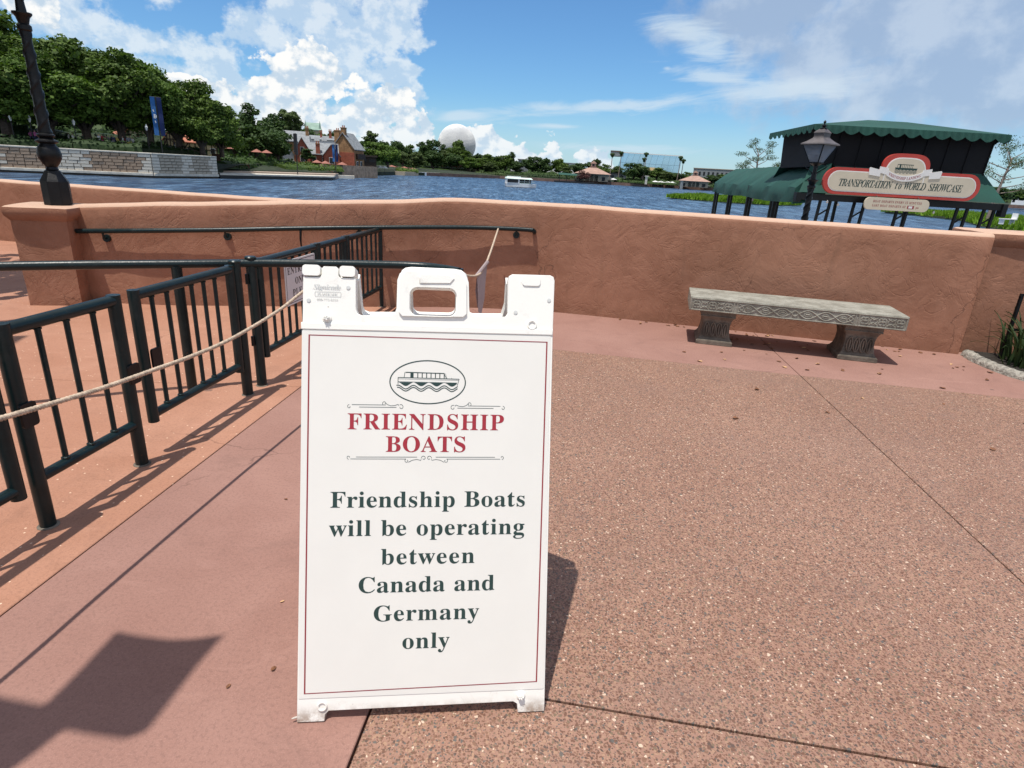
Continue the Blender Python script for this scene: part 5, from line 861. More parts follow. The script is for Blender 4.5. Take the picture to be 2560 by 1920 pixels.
MB().add([(-.035, -.01, -.02), (.035, .04, .06), (.02, .075, -.18), (.002, .06, -.29), (-.028, .03, -.27), (-.045, .01, -.14)], [(0, 5, 4, 3, 2, 1)]).build('back_flap', 'paper', tg)
MB().tube([(-.042, -.02, -.035), (.04, .03, .075)], .014, 8).build('fold', 'paper', tg, smooth=True)

# ================================================================== STONE BENCH
bn = thing('stone_bench', 'carved grey cast stone bench standing against the terracotta wall', 'bench', (2.345, 4.95, 0), atan2(-.225, .975))
def bseat():
    L_, D_, z0, z1 = 1.715, .48, .305, .425; mb = MB()
    mb.prism([(-L_ / 2, 0), (L_ / 2, 0), (L_ / 2, D_), (-L_ / 2, D_)], z0, z1); return mb.build('seat', 'cast_stone', bn, bevel=.006)
seat = bseat()
fr = MB()   # raised frame lines of the carved front
def bar3(x0, z0, x1, z1, r=.005, y=-.002): fr.tube([(x0, y, z0), (x1, y, z1)], r, 6)
ZL, ZH = .315, .412
for z in (ZL, ZH): bar3(-.845, z, .845, z)
for x in (-.845, -.49, -.465, .465, .49, .845): bar3(x, ZL, x, ZH)
for z in (ZL, ZH):
    for x in (-.851, .851): fr.tube([(x, .01, z), (x, .47, z)], .005, 6)
fr.build('carved_frame', 'cast_stone', seat, smooth=True)
def ring_path(cx, cz, r, n=12, y=-.002, e=1.0): return [(cx + r * cos(2 * pi * i / n) * e, y, cz + r * sin(2 * pi * i / n)) for i in range(n + 1)]
def flower(cx, cz, ax='x', side=-.851):
    mb = MB()
    for a in range(4): mb.tube(ring_path(cx + .017 * cos(a * pi / 2 + pi / 4), cz + .017 * sin(a * pi / 2 + pi / 4), .0145, 10), .0048, 5, cap=False)
    mb.lathe([(.001, -.006), (.008, -.003), (.008, .003), (.001, .006)], 8, (cx, -.003, cz))
    if ax == 'y': mb.xf(lambda x, y, z: (side + (y if side < 0 else -y), x, z))
    return mb.build('carved_flower', 'cast_stone', seat, smooth=True)
zc = .3635
for s in (-1, 1):
    for x in (.535, .667, .80): flower(s * x, zc)
    mb = MB()
    for x in (.60, .734):
        mb.tube(ring_path(s * x, zc, .026, 10), .0045, 5, cap=False)
        for k in range(2): mb.tube([(s * x - .03, -.002, zc + (.03 if k else -.03)), (s * x, -.003, zc + (.012 if k else -.012)), (s * x + .03, -.002, zc + (.03 if k else -.03))], .0042, 5)
    mb.build('carved_scroll', 'cast_stone', seat, smooth=True)
for y in (.09, .24, .39):
    for sd_ in (-.851, .851): flower(y, zc, 'y', sd_)
mb = MB()
for s in (-1, 1):
    for ph in (0, pi):
        mb.tube([(s * lerp(.03, .45, i / 40), -.002, zc + .034 * sin(i / 40 * 2 * pi * 1.5 + ph)) for i in range(41)], .0048, 5)
    for cx, w in ((.10, .030), (.235, .024), (.37, .024)):
        mb.tube([(s * (cx + w * cos(a)), -.002, zc + .017 * sin(a)) for a in [2 * pi * i / 12 for i in range(13)]], .0042, 5, cap=False)
        mb.tube([(s * (cx - .018), -.003, zc), (s * (cx + .018), -.003, zc)], .005, 5)
    mb.tube([(s * .41, -.002, zc), (s * .44, -.002, zc + .03), (s * .455, -.002, zc + .034)], .0042, 5); mb.tube([(s * .41, -.002, zc), (s * .44, -.002, zc - .03), (s * .455, -.002, zc - .034)], .0042, 5)
mb.tube(ring_path(0, zc, .022, 12), .0048, 5, cap=False)
mb.build('carved_knotwork', 'cast_stone', seat, smooth=True)
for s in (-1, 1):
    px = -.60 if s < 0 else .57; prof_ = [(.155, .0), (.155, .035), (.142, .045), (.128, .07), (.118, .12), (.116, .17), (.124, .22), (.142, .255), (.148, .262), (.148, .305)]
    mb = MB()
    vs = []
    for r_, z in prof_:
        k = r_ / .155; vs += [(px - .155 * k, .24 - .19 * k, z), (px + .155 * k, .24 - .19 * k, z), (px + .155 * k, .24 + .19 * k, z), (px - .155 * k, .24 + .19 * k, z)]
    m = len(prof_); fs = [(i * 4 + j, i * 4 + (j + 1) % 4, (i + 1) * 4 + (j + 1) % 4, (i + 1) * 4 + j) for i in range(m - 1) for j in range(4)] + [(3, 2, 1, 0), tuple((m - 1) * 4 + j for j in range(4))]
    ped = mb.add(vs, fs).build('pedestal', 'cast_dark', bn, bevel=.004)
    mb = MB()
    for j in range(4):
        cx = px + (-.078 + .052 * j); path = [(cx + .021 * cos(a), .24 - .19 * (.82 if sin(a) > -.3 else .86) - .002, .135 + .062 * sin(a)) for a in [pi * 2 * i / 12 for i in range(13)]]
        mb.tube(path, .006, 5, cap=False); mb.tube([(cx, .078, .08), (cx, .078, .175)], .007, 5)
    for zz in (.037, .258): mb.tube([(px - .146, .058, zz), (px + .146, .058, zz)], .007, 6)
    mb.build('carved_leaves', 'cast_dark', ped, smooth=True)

# ================================================================== PLANTER AT THE RIGHT
kb = smooth_path([(4.13, 5.27, 0), (4.085, 5.10, 0), (4.07, 4.88, 0), (4.10, 4.66, 0), (4.22, 4.46, 0), (4.6, 4.25, 0), (5.1, 4.15, 0)], 10)
mb = MB(); vs = []; n8 = 10
for i, p in enumerate(kb):
    a = kb[max(i - 1, 0)]; e = kb[min(i + 1, len(kb) - 1)]; t = (e - a).normalized(); nn2 = Vector((-t.y, t.x, 0))
    for k in range(n8):
        an = pi * k / (n8 - 1); rr = .052 * (1 + .18 * MN.noise(Vector((i * .6, k * .9, 3))))
        vs.append(p + nn2 * (cos(an) * rr) + Vector((0, 0, sin(an) * rr * 1.15)))
mb.add(vs, [(i * n8 + k, (i + 1) * n8 + k, (i + 1) * n8 + k + 1, i * n8 + k + 1) for i in range(len(kb) - 1) for k in range(n8 - 1)])
tag(mb.build('planter_kerb', 'kerb', smooth='all'), 'rough grey rounded kerb round the planting bed at right', 'kerb')
sp = [(p.x, p.y) for p in kb] + [(5.3, 5.12), (4.16, 5.36)]
soil = MB().prism(sp, -.02, .028).build('planting_soil', 'soil'); struct(soil)
pf = thing('plant_support', 'black metal frame standing in the strappy plant at the right edge', 'plant frame', (4.31, 5.10, 0))
for x, y in ((.0, .02), (.40, -.10)): MB().tube([(x, y, 0), (x, y, .60)], .016, 4, sq=True).build('upright', 'black_iron', pf)
for z in (.60, .30): MB().tube([(-.016, .02, z), (.416, -.10, z)], .014, 4, sq=True).build('crossbar', 'black_iron', pf)
pl = thing('strappy_plant', 'clump of long arching green strap leaves spilling over the kerb', 'plant', (4.36, 4.98, 0.02))
BL = []
for v in range(5):
    mb = MB(); L_ = [.42, .50, .36, .46, .30][v]; droop = [.9, 1.4, 1.8, .6, 1.2][v]; n = 9; vs = []
    for i in range(n + 1):
        t = i / n; an = 1.35 - droop * t * t; 
        if i == 0: x = z = 0.0
        else: x += cos(an) * L_ / n; z += sin(an) * L_ / n
        w = .011 * (1 - t ** 2.2) + .001; vs += [(x, -w, z + .003), (x, 0, z - .001), (x, w, z + .003)]
    mb.add(vs, [(i * 3 + j, i * 3 + j + 1, i * 3 + j + 4, i * 3 + j + 3) for i in range(n) for j in range(2)])
    me = bpy.data.meshes.new('strap_leaf'); me.from_pydata(mb.v, [], mb.f); me.materials.append(MT['blade']); BL.append(me)
for i in range(150):
    o = bpy.data.objects.new('leaf', BL[i % 5]); COL.objects.link(o); o.parent = pl
    a = random.uniform(0, 2 * pi); rr = random.uniform(0, .20)
    o.location = (cos(a) * rr * .8 + random.uniform(-.06, .3), sin(a) * rr * .8 + random.uniform(-.2, .12), 0); o.rotation_euler = (random.uniform(-.25, .25), random.uniform(-.45, .3), a + random.uniform(-.5, .5))
    k = random.uniform(.7, 1.15); o.scale = (k, k, k)

# ================================================================== FALLEN LEAVES
LM = []
for v in range(4):
    mb = MB(); n = 7; rim_ = [(.013 * cos(2 * pi * i / n) * (1 + .3 * (i % 2)), .008 * sin(2 * pi * i / n) * (1 + .25 * ((i + v) % 2)), .003 + .004 * ((i * (v + 2)) % 3) / 2) for i in range(n)]
    mb.add(rim_ + [(0, 0, .001)], [(i, (i + 1) % n, n) for i in range(n)]); me = bpy.data.meshes.new('fallen_leaf'); me.from_pydata(mb.v, [], mb.f); me.materials.append(MT['dry_a' if v < 3 else 'dry_b']); LM.append(me)
spots = []
def Z5r(s_, n, x0, y0, x1, y1, w):
    for _ in range(n):
        t = random.random(); spots.append((lerp(x0, x1, t) + random.gauss(0, w * .4), lerp(y0, y1, t) + random.gauss(0, w)))
Z5r(0, 30, 1.0, 5.92, 3.95, 5.22, .04); Z5r(0, 16, 1.9, 5.45, 2.8, 5.25, .08); Z5r(0, 20, .8, 5.2, 4.0, 4.5, .22); Z5r(0, 8, 1.0, 4.2, 3.6, 3.6, .4); Z5r(0, 6, 3.7, 4.9, 4.0, 4.6, .1); Z5r(0, 6, -1.2, 5.6, 0.4, 5.8, .15); Z5r(0, 4, -1.0, 2.2, -.6, 1.3, .15)
for i, (x, y) in enumerate(spots):
    o = bpy.data.objects.new('fallen_leaf', LM[i % 4]); COL.objects.link(o); o.location = (x, y, .001); o.rotation_euler = (random.uniform(-.2, .2), random.uniform(-.2, .2), random.uniform(0, 6.28)); k = random.uniform(.8, 1.7) * (.55 if y < 3 else 1); o.scale = (k, k, k)
    tan_ = i % 4 == 3
    tag(o, ('small pale tan' if tan_ else 'small dark brown') + ' dry leaf lying on the paving by the wall', 'leaf', ('pale tan' if tan_ else 'dark brown') + ' dry leaves scattered on the paving')

# ================================================================== LAMP POSTS
def lamp_post(name, label, loc, zs0, zs1, rz=0.0, ws=1.0):
    """octagonal plinth, vase, twisted shaft, capital with scrolls and a four-sided lantern; zs0..zs1 = twisted part."""
    t = thing(name, label, 'lamp post', loc, rz, 'black twisted lamp posts'); t.scale = (ws, ws, 1)
    MB().lathe([(.135, 0), (.135, .20), (.125, .215), (.085, .27), (.08, .285), (.05, .30)], 8, rot=pi / 8).build('plinth', 'black_iron', t, bevel=.006)
    MB().lathe([(.05, .29), (.06, .30), (.05, .32), (.075, .345), (.105, .39), (.112, .43), (.10, .475), (.075, .50), (.072, .51), (.105, .525), (.105, .535), (.06, .555), (.082, .575), (.082, .585), (.05, .60)], 20).build('vase', 'black_iron', t, smooth=True)
    vs = []; n = 24; H_ = zs1 - zs0; m = int(H_ / .012)
    for i in range(m + 1):
        z = zs0 + H_ * i / m; r_ = lerp(.058, .046, i / m)
        for k in range(n):
            a = 2 * pi * k / n; tw = a - z * 2 * pi / .30
            rr = r_ + .012 * max(0, cos(tw * 2)) ** 6 - .003; vs.append((rr * cos(a), rr * sin(a), z))
    MB().add(vs, [(i * n + k, i * n + (k + 1) % n, (i + 1) * n + (k + 1) % n, (i + 1) * n + k) for i in range(m) for k in range(n)]).build('twisted_shaft', 'black_iron', t, smooth='all')
    z = zs1
    MB().lathe([(.05, z - .01), (.062, z), (.062, z + .03), (.045, z + .045), (.060, z + .09), (.085, z + .115), (.085, z + .125), (.045, z + .13), (.038, z + .20), (.03, z + .26), (.03, z + .36)], 18).build('capital', 'black_iron', t, smooth=True)
    for k in range(4):
        a = pi / 4 + k * pi / 2; c_, s_ = cos(a), sin(a)
        pth = [(.02, z + .15), (.04, z + .22), (.075, z + .25), (.10, z + .275), (.135, z + .29), (.155, z + .315), (.145, z + .335), (.128, z + .325)]
        MB().tube([(c_ * x, s_ * x, zz) for x, zz in smooth_path([(p[0], p[1], 0) for p in pth], 4) for zz in (zz,)] if 0 else [(c_ * q.x, s_ * q.x, q.y) for q in smooth_path([(p[0], p[1], 0) for p in pth], 4)], .007, 6).build('scroll', 'black_iron', t, smooth=True)
    zl = z + .37; LZ = .71
    sq = lambda r_, zz: [(r_ * cos(pi / 4 + k * pi / 2), r_ * sin(pi / 4 + k * pi / 2), zz) for k in range(4)]
    lr = [.105, .255]; q0 = sq(lr[0], zl); q1 = sq(lr[1], zl + .37 * LZ)
    lan = MB().add(sq(lr[0] * .93, zl + .005) + sq(lr[1] * .95, zl + .365 * LZ), [(0, 1, 5, 4), (1, 2, 6, 5), (2, 3, 7, 6), (3, 0, 4, 7)]).build('lantern_glass', 'lantern', t)
    fm = MB()
    for k in range(4):
        fm.tube([q0[k], q1[k]], .010, 5); fm.tube([q0[k], q0[(k + 1) % 4]], .010, 5); fm.tube([q1[k], q1[(k + 1) % 4]], .012, 5)
    fm.lathe([(.03, zl - .05), (.09, zl - .01), (.09, zl + .005)], 12); fm.build('lantern_frame', 'black_iron', t)
    MB().tube([(0, 0, zl), (0, 0, zl + .13)], .03, 10).build('lamp_tube', 'sign_white', t, smooth=True)
    rf = MB(); rr = [(.285, .365), (.28, .39), (.20, .44), (.13, .50), (.115, .53), (.12, .60), (.13, .61), (.10, .65), (.055, .69)]
    for (a, za), (c_, zc_) in zip(rr, rr[1:]): rf.add(sq(a, zl + za * LZ) + sq(c_, zl + zc_ * LZ), [(0, 1, 5, 4), (1, 2, 6, 5), (2, 3, 7, 6), (3, 0, 4, 7)])
    rf.build('lantern_roof', 'lamp_roof', t)
    MB().lathe([(.05, zl + .685 * LZ), (.055, zl + .70 * LZ), (.03, zl + .715 * LZ), (.022, zl + .73 * LZ), (.035, zl + .75 * LZ), (.035, zl + .765 * LZ), (.012, zl + .785 * LZ), (.010, zl + .80 * LZ), (.022, zl + .82 * LZ), (.018, zl + .84 * LZ), (.003, zl + .865 * LZ)], 12).build('finial', 'black_iron', t, smooth=True)
    return t
lamp_post('lamp_post', 'black twisted lamp post standing on the left stucco pillar', (-4.16, 5.50, .865), .60, 1.38, rz=.5, ws=.82)
lamp_post('lamp_post', 'black lamp post with glass lantern standing before the green kiosk', (4.56, 10.0, -1.9), .60, 3.27, rz=.55)
lamp_post('lamp_post', 'black lamp post foot at the right edge on the end pillar', (4.70, 5.60, 1.085), .60, 1.34, rz=.3, ws=.8)
# ================================================================== GREEN KIOSK ON THE LANDING
ks = thing('landing_kiosk', 'green canvas roofed boat landing kiosk with black upper screen', 'kiosk', (9.0, 16.5, -1.9))
def K(p): return (p[0] - 9.0, p[1] - 16.5, p[2] + 1.9)
def quad(mb, *P): return mb.add([K(p) for p in P], [tuple(range(len(P)))])
NL, NR, FR_, FL_ = (6.70, 15.2), (11.31, 15.2), (11.60, 18.5), (6.95, 18.5)
ze = 2.78; ap1, ap2 = (8.75, 16.8, 3.09), (9.75, 16.8, 3.09)
mb = MB(); c3 = lambda c, z: (c[0], c[1], z)
quad(mb, c3(NL, ze), c3(NR, ze), ap2, ap1); quad(mb, c3(NR, ze), c3(FR_, ze), ap2); quad(mb, c3(FR_, ze), c3(FL_, ze), ap1, ap2); quad(mb, c3(FL_, ze), c3(NL, ze), ap1)
mb.build('upper_canopy', 'awning', ks)
def valance(a, e, z, drop, n, name, depth=.05):
    """scalloped strip hanging from a to e"""
    mb = MB(); m = n * 8; top = []; bot = []
    for i in range(m + 1):
        t = i / m; x, y = lerp(a[0], e[0], t), lerp(a[1], e[1], t); zt = lerp(a[2], e[2], t) if len(a) > 2 else z; k = abs(sin(pi * (i / 8)))
        flut = .012 * sin(i * 1.7)
        dx, dy = e[0] - a[0], e[1] - a[1]; l = hypot(dx, dy); top.append((x, y, zt)); bot.append((x + dy / l * (flut + .01), y - dx / l * (flut + .01), zt - drop * (.55 + .45 * k)))
    mb.add([K(p) for p in top + bot], [(i, i + 1, m + 2 + i, m + 1 + i) for i in range(m)]); return mb.build(name, 'awning', ks)
valance(NL, NR, ze, .19, 13, 'valance'); valance(FL_, NL, ze, .19, 9, 'valance'); valance(NR, FR_, ze, .19, 9, 'valance')
mb = MB(); mb.add([K(p) for p in [(6.98, 15.55, 1.86), (11.15, 15.55, 1.86), (11.30, 18.0, 1.86), (7.22, 18.0, 1.86), (7.0, 15.5, 2.74), (11.18, 15.5, 2.74), (11.33, 18.1, 2.74), (7.2, 18.1, 2.74)]], [(0, 1, 5, 4), (1, 2, 6, 5), (2, 3, 7, 6), (3, 0, 4, 7)])
mb.build('upper_screen', 'black_mesh', ks)
mb = MB()
for x0, x1 in ((6.98, 11.15),):
    for i in range(9): x = lerp(x0, x1, i / 8); mb.tube([K((x, 15.535, 1.86)), K((x + .02, 15.485, 2.76))], .018, 5)
mb.build('screen_frame', 'black_mesh', ks)
zl_ = 1.27
mb = MB(); quad(mb, (6.64, 15.15, zl_), (11.62, 15.15, zl_), (11.17, 15.56, 1.93), (6.98, 15.56, 1.93)); quad(mb, (11.62, 15.15, zl_), (11.95, 18.9, zl_), (11.32, 18.0, 1.93), (11.17, 15.56, 1.93))
quad(mb, (11.95, 18.9, zl_), (7.3, 18.9, zl_), (7.22, 18.0, 1.93), (11.32, 18.0, 1.93))
mb.build('lower_roof', 'awning', ks)
mb = MB(); mb.cbox(K((9.14, 15.17, 1.17)), (5.0, .10, .15)); mb.cbox(K((11.80, 17.0, 1.17)), (.10, 3.8, .15), -.09); mb.cbox(K((6.63, 15.17, 1.15)), (.12, .18, .22)); mb.cbox(K((11.60, 15.17, 1.10)), (.12, .18, .30))
mb.build('eaves_beam', 'black_iron', ks, bevel=.006)
# long side canopy running back over the gangway
aw = thing('gangway_canopy', 'long low green canvas canopy running back from the kiosk over the gangway', 'awning', (7.6, 20, -1.9))
def Kb(p): return (p[0] - 7.6, p[1] - 20, p[2] + 1.9)
nx_ = 26; mb = MB(); rows = []
for i in range(nx_ + 1):
    t = i / nx_; y = lerp(15.3, 26.3, t)
    xe = lerp(6.64, 8.00, t); xr = lerp(7.35, 8.75, t); sag = -.05 * sin(pi * (t * 3 % 1)) if 0 else .018 * sin(t * 40)
    rows += [(xr + .75, y, 1.40), (xr, y, 1.95 + sag * .5), (lerp(xr, xe, .5) - .02, y, 1.70 + sag), (xe - .03, y, 1.36 + sag), (xe - .06 + .03 * sin(t * 33), y, 1.17), (xe - .05 + .05 * sin(t * 47 + 1), y, 1.02 - .05 * abs(sin(pi * t * 24)))]
mb.add([Kb(p) for p in rows], [(i * 6 + j, i * 6 + j + 1, (i + 1) * 6 + j + 1, (i + 1) * 6 + j) for i in range(nx_) for j in range(5)])
mb.build('canvas', 'awning', aw, smooth=True)
mb = MB()   # near hip end, hanging loose
mb.add([Kb(p) for p in [(6.61, 15.3, 1.36), (6.58, 15.3, 1.17), (6.58, 15.3, .98), (6.84, 15.18, 1.02), (7.0, 15.22, 1.10), (7.35, 15.3, 1.2), (7.35, 15.3, 1.95)]], [(0, 1, 2, 3, 4, 5, 6)]); mb.build('end_flap', 'awning', aw)
mb = MB(); mb.add([Kb(p) for p in [(7.97, 26.3, 1.36), (7.95, 26.3, 1.05), (9.5, 26.3, 1.05), (9.5, 26.3, 1.4), (8.75, 26.3, 1.95)]], [(0, 1, 2, 3, 4)]); mb.build('end_flap', 'awning', aw)
for x, y in ((7.60, 23.1), (7.24, 20.15), (6.88, 17.1), (7.95, 25.9)):
    mb = MB(); mb.tube([Kb((x, y, -1.9)), Kb((x, y, 1.35))], .055, 4, sq=True); mb.tube([Kb((x + .13, y + .1, -1.9)), Kb((x + .13, y + .1, 1.35))], .05, 4, sq=True); mb.tube([Kb((x, y, .9)), Kb((x + .13, y + .1, 1.2))], .03, 4, sq=True); mb.build('canopy_post', 'black_iron', aw)
for x in (7.22, 8.05, 9.12, 10.55, 11.2):
    mb = MB(); mb.tube([K((x - .15, 15.2, 0.0 - 1.9)), K((x + .0, 15.2, 1.12))], .040, 4, sq=True); mb.tube([K((x + .10, 15.2, -1.9)), K((x + .24, 15.2, 1.12))], .040, 4, sq=True)
    for z in (.35, .75, -.2, -.8): mb.tube([K((x - .02 + (z - .35) * .05, 15.2, z)), K((x + .20 + (z - .35) * .05, 15.2, z + .16))], .022, 4, sq=True)
    mb.build('trestle_post', 'black_iron', ks)
for x in (7.4, 9.3, 11.4): MB().tube([K((x, 18.6, -1.9)), K((x, 18.6, 1.2))], .05, 4, sq=True).build('rear_post', 'black_iron', ks)
MB().tube([K((9.8, 15.3, .47)), K((11.6, 15.5, .45))], .035, 6).build('guard_rail', 'black_iron', ks)
ld = MB().box(3.6, 8.6, -2.1, 12.8, 27.5, -1.9).build('landing_deck', 'sand_path'); struct(ld)
ordn0 = ['first', 'second', 'third', 'fourth', 'fifth']
for i, (x, z) in enumerate(((7.35, 1.02), (7.62, .98), (8.28, .96), (9.25, .93), (9.95, .92))):
    b_ = MB().lathe([(.004, .04), (.008, .03), (.022, .01), (.026, -.01), (.016, -.03), (.002, -.036)], 10, (0, 0, 0)).build('string_bulb', 'sign_white', smooth=True); b_.location = (x, 15.12, z + .055)
    tag(b_, ordn0[i] + ' small bulb from the left under the black eaves beam of the kiosk', 'light bulb', 'bulbs strung under the kiosk eaves')

# hanging sign boards of the kiosk
bs = thing('hanging_sign', 'cream and red transportation to world showcase sign board on the kiosk', 'sign', (8.90, 14.93, 1.565), R(1.2))
def stad(hw, hh, arch=None, ah=0.0, aw_=.5, n=10):
    o = []
    for k in range(n + 1): a = R(-90 + 180 * k / n); o.append((hw - hh + hh * cos(a), hh * sin(a)))
    if ah:
        o += [(aw_ + .03, hh), (aw_, hh + .03)] + [(aw_ * cos(R(a)) ** .55 if a < 90 else -aw_ * abs(cos(R(a))) ** .55, hh + .04 + (ah - .04) * sin(R(a)) ** .8) for a in range(8, 173, 8)] + [(-aw_, hh + .03), (-aw_ - .03, hh)]
    for k in range(n + 1): a = R(90 + 180 * k / n); o.append((-hw + hh + hh * cos(a), hh * sin(a)))
    return o
def shp(o, name, mat, w0, w1, parent, bevel=0.0): return MB().add(*plate(o, [], w0, w1)).build(name, mat, parent, bevel=bevel)
shp(stad(1.87, .300, ah=.37, aw_=.56), 'red_board', 'sign_red', -.01, .06, bs, .006)
shp(stad(1.765, .232), 'white_pinstripe', 'sign_white', -.014, 0, bs)
shp(stad(1.745, .212), 'cream_field', 'sign_cream', -.018, 0, bs)
arch = lambda aw_, h0, h1: [(-aw_, h0), (aw_, h0)] + [(aw_ * (cos(R(a)) ** .55 if a < 90 else -abs(cos(R(a))) ** .55), h0 + .1 + (h1 - h0 - .1) * sin(R(a)) ** .8) for a in range(8, 173, 8)]
shp(arch(.485, .05, .585), 'white_pinstripe', 'sign_white', -.0205, 0, bs); shp(arch(.462, .05, .562), 'cream_field', 'sign_cream', -.0235, 0, bs)
for w_, l_, wd_ in (('TRANSPORTATION', -1.49, 1.27), ('to', -.150, .15), ('WORLD', .062, .515), ('SHOWCASE', .645, .805)): letters(w_, .160, wd_, 'i', .72, -.108, -.020, 'ink_green', bs, left=l_)
# ribbon
def rib(x0, x1, z0, bow, h, n=16): 
    top = [(lerp(x0, x1, i / n), z0 + bow * (1 - (2 * i / n - 1) ** 2)) for i in range(n + 1)]
    return top + [(x, z - h) for x, z in top[::-1]]
shp(rib(-.43, .43, .30, -.115, .125), 'ribbon_scroll', 'sign_white', -.034, -.020, bs)
for s in (-1, 1):
    shp([(s * .40, .335), (s * .62, .365), (s * .62, .23), (s * .40, .185)], 'ribbon_fold', 'sign_white', -.027, -.020, bs)
    shp([(s * .58, .285), (s * .84, .335), (s * .86, .31), (s * .845, .17), (s * .58, .14)], 'ribbon_end', 'sign_white', -.033, -.020, bs)
vf = text2d('FRIENDSHIP LANDING', .062, .76, 'b', .8, center=0, base=0)
mb = MB(); flat(mb, ([(x, z + .21 - .115 * (1 - (x / .43) ** 2)) for x, z in vf[0]], vf[1]), -.0345); stuff(mb.build('ribbon_lettering', 'ink_maroon', bs))
mb = MB()
def F2(pts, w, cl=False): flat(mb, ribbon(pts, w, cl), -.0242)
flat(mb, ([(-.27, .36), (.27, .36), (.245, .315), (-.245, .315)], [(0, 3, 2, 1)]), -.0242); F2([(-.22, .43), (.16, .43)], .014); F2([(-.22, .36), (-.21, .43)], .01)
for i in range(8): F2([(-.14 + i * .04, .36), (-.14 + i * .04, .425)], .010)
F2([(-.15, .36), (-.15, .43)], .04)
for zz in (.30, .275, .25): F2([(x / 100, zz + .012 * cos(x * .75)) for x in range(-26, 27)], .010)
stuff(mb.build('boat_emblem', 'ink_green', bs))
bs2 = thing('hanging_sign', 'small cream board under the big sign giving boat departure times', 'sign', (8.87, 14.86, 1.105), R(1.0))
shp(rrect(-.775, -.14, .775, .14, .12, 6), 'board', 'sign_cream', -.0, .04, bs2, .004)
mb = MB(); flat(mb, text2d('BOAT DEPARTS EVERY 15 MINUTES', .050, 1.16, 'b', .8, center=0, base=.03), -.002); flat(mb, text2d('LAST BOAT DEPARTS AT', .050, .80, 'b', .8, center=-.18, base=-.065), -.002)
flat(mb, text2d('pm', .045, None, 'b', .8, center=.50, base=-.065), -.002); flat(mb, ([(.26, -.08), (.42, -.08), (.42, -.01), (.26, -.01)], [(0, 1, 2, 3)]), -.002); stuff(mb.build('lettering', 'ink_maroon', bs2))
mb = MB(); flat(mb, ([(.29, -.07), (.38, -.07), (.38, -.02), (.29, -.02)], [(0, 1, 2, 3)]), -.003); mb.build('time_sticker', 'sign_white', bs2)
for x in (-.5, .5): MB().tube([(x, .02, .14), (x, .10, .22)], .008, 5).build('bracket', 'black_iron', bs2)
# corner of a floating dock showing over the wall
a_ = [pol(az_, r_, -1.95) for az_, r_ in ((.55, 43), (3.7, 41.5), (4.3, 50), (.3, 52))]
tag(MB().prism([(p.x, p.y) for p in a_], -2.7, -1.80).build('floating_dock', 'coping'), 'low pale dock corner just over the top of the stucco wall', 'dock')

# tree, and an unseen canvas added as shadow caster, beside the photographer (their shadows fall into the picture)
hs = 3.3; off = Vector((-.168 * hs, -.212 * hs))
pz = thing('parasol', 'added grey canvas shadow caster on a pole, out of view at left', 'parasol', (-2.3, .15, 0))
def sh3(pts): return [(p[0] + off.x + 2.3, p[1] + off.y - .15) for p in pts]
cv = [(-1.144, 1.405), (-1.06, 1.392), (-.97, 1.385), (-.90, 1.395), (-.825, 1.418), (-.845, 1.30), (-.853, 1.18), (-.862, 1.085), (-.90, 1.062), (-.98, 1.068), (-1.062, 1.078), (-1.09, 1.0), (-1.16, .86), (-1.5, .80), (-1.9, .72), (-2.6, .2), (-2.7, -.5), (-3.2, .6), (-2.7, 1.5), (-1.9, 1.32), (-1.40, 1.175), (-1.29, 1.160), (-1.16, 1.142), (-1.15, 1.25)]  # canopy outline drawn back from the ground shadow it is made to cast
sgc = [Vector(p) for p in sh3(cv)]
MB().add(*(lambda vf: ([(p[0], p[2], p[1]) for p in vf[0]], vf[1]))(plate([tuple(p) for p in sgc], [], 3.3, 3.31))).build('canopy', 'canvas', pz)
MB().tube([(0, 0, 0), (0, 0, 3.3)], .025, 10).build('pole', 'black_iron', pz)
MB().lathe([(.25, 0), (.25, .05), (.05, .08)], 16).build('base', 'black_iron', pz)

# ================================================================== FOLIAGE
def quads_mesh(name, C, S, N, mat, asp=1.0, seed=0, up_bias=0.35):
    """C centres (n,3), S sizes, N preferred normals -> one mesh of small bent leaf clumps"""
    rg = np.random.default_rng(seed); n = len(C)
    nr = N * 0.8 + rg.normal(size=(n, 3)) * 0.55 + np.array([0, 0, up_bias]); nr /= np.linalg.norm(nr, axis=1)[:, None]
    a = rg.normal(size=(n, 3)); u = np.cross(nr, a); u /= np.linalg.norm(u, axis=1)[:, None] + 1e-9; w = np.cross(nr, u)
    u *= (S * rg.uniform(.7, 1.3, n))[:, None] * .5; w *= (S * rg.uniform(.5, 1.0, n))[:, None] * .5 * asp
    k = nr * (S * .12)[:, None]
    V = np.empty((n, 4, 3)); V[:, 0] = C - u; V[:, 1] = C - w - k; V[:, 2] = C + u; V[:, 3] = C + w + k
    me = bpy.data.meshes.new(name); me.vertices.add(n * 4); me.vertices.foreach_set('co', V.reshape(-1).astype(np.float32))
    me.loops.add(n * 4); me.loops.foreach_set('vertex_index', np.arange(n * 4, dtype=np.int32)); me.polygons.add(n)
    me.polygons.foreach_set('loop_start', np.arange(0, n * 4, 4, dtype=np.int32)); me.polygons.foreach_set('loop_total', np.full(n, 4, dtype=np.int32))
    me.update(); me.validate(); me.materials.append(MT[mat]); return me
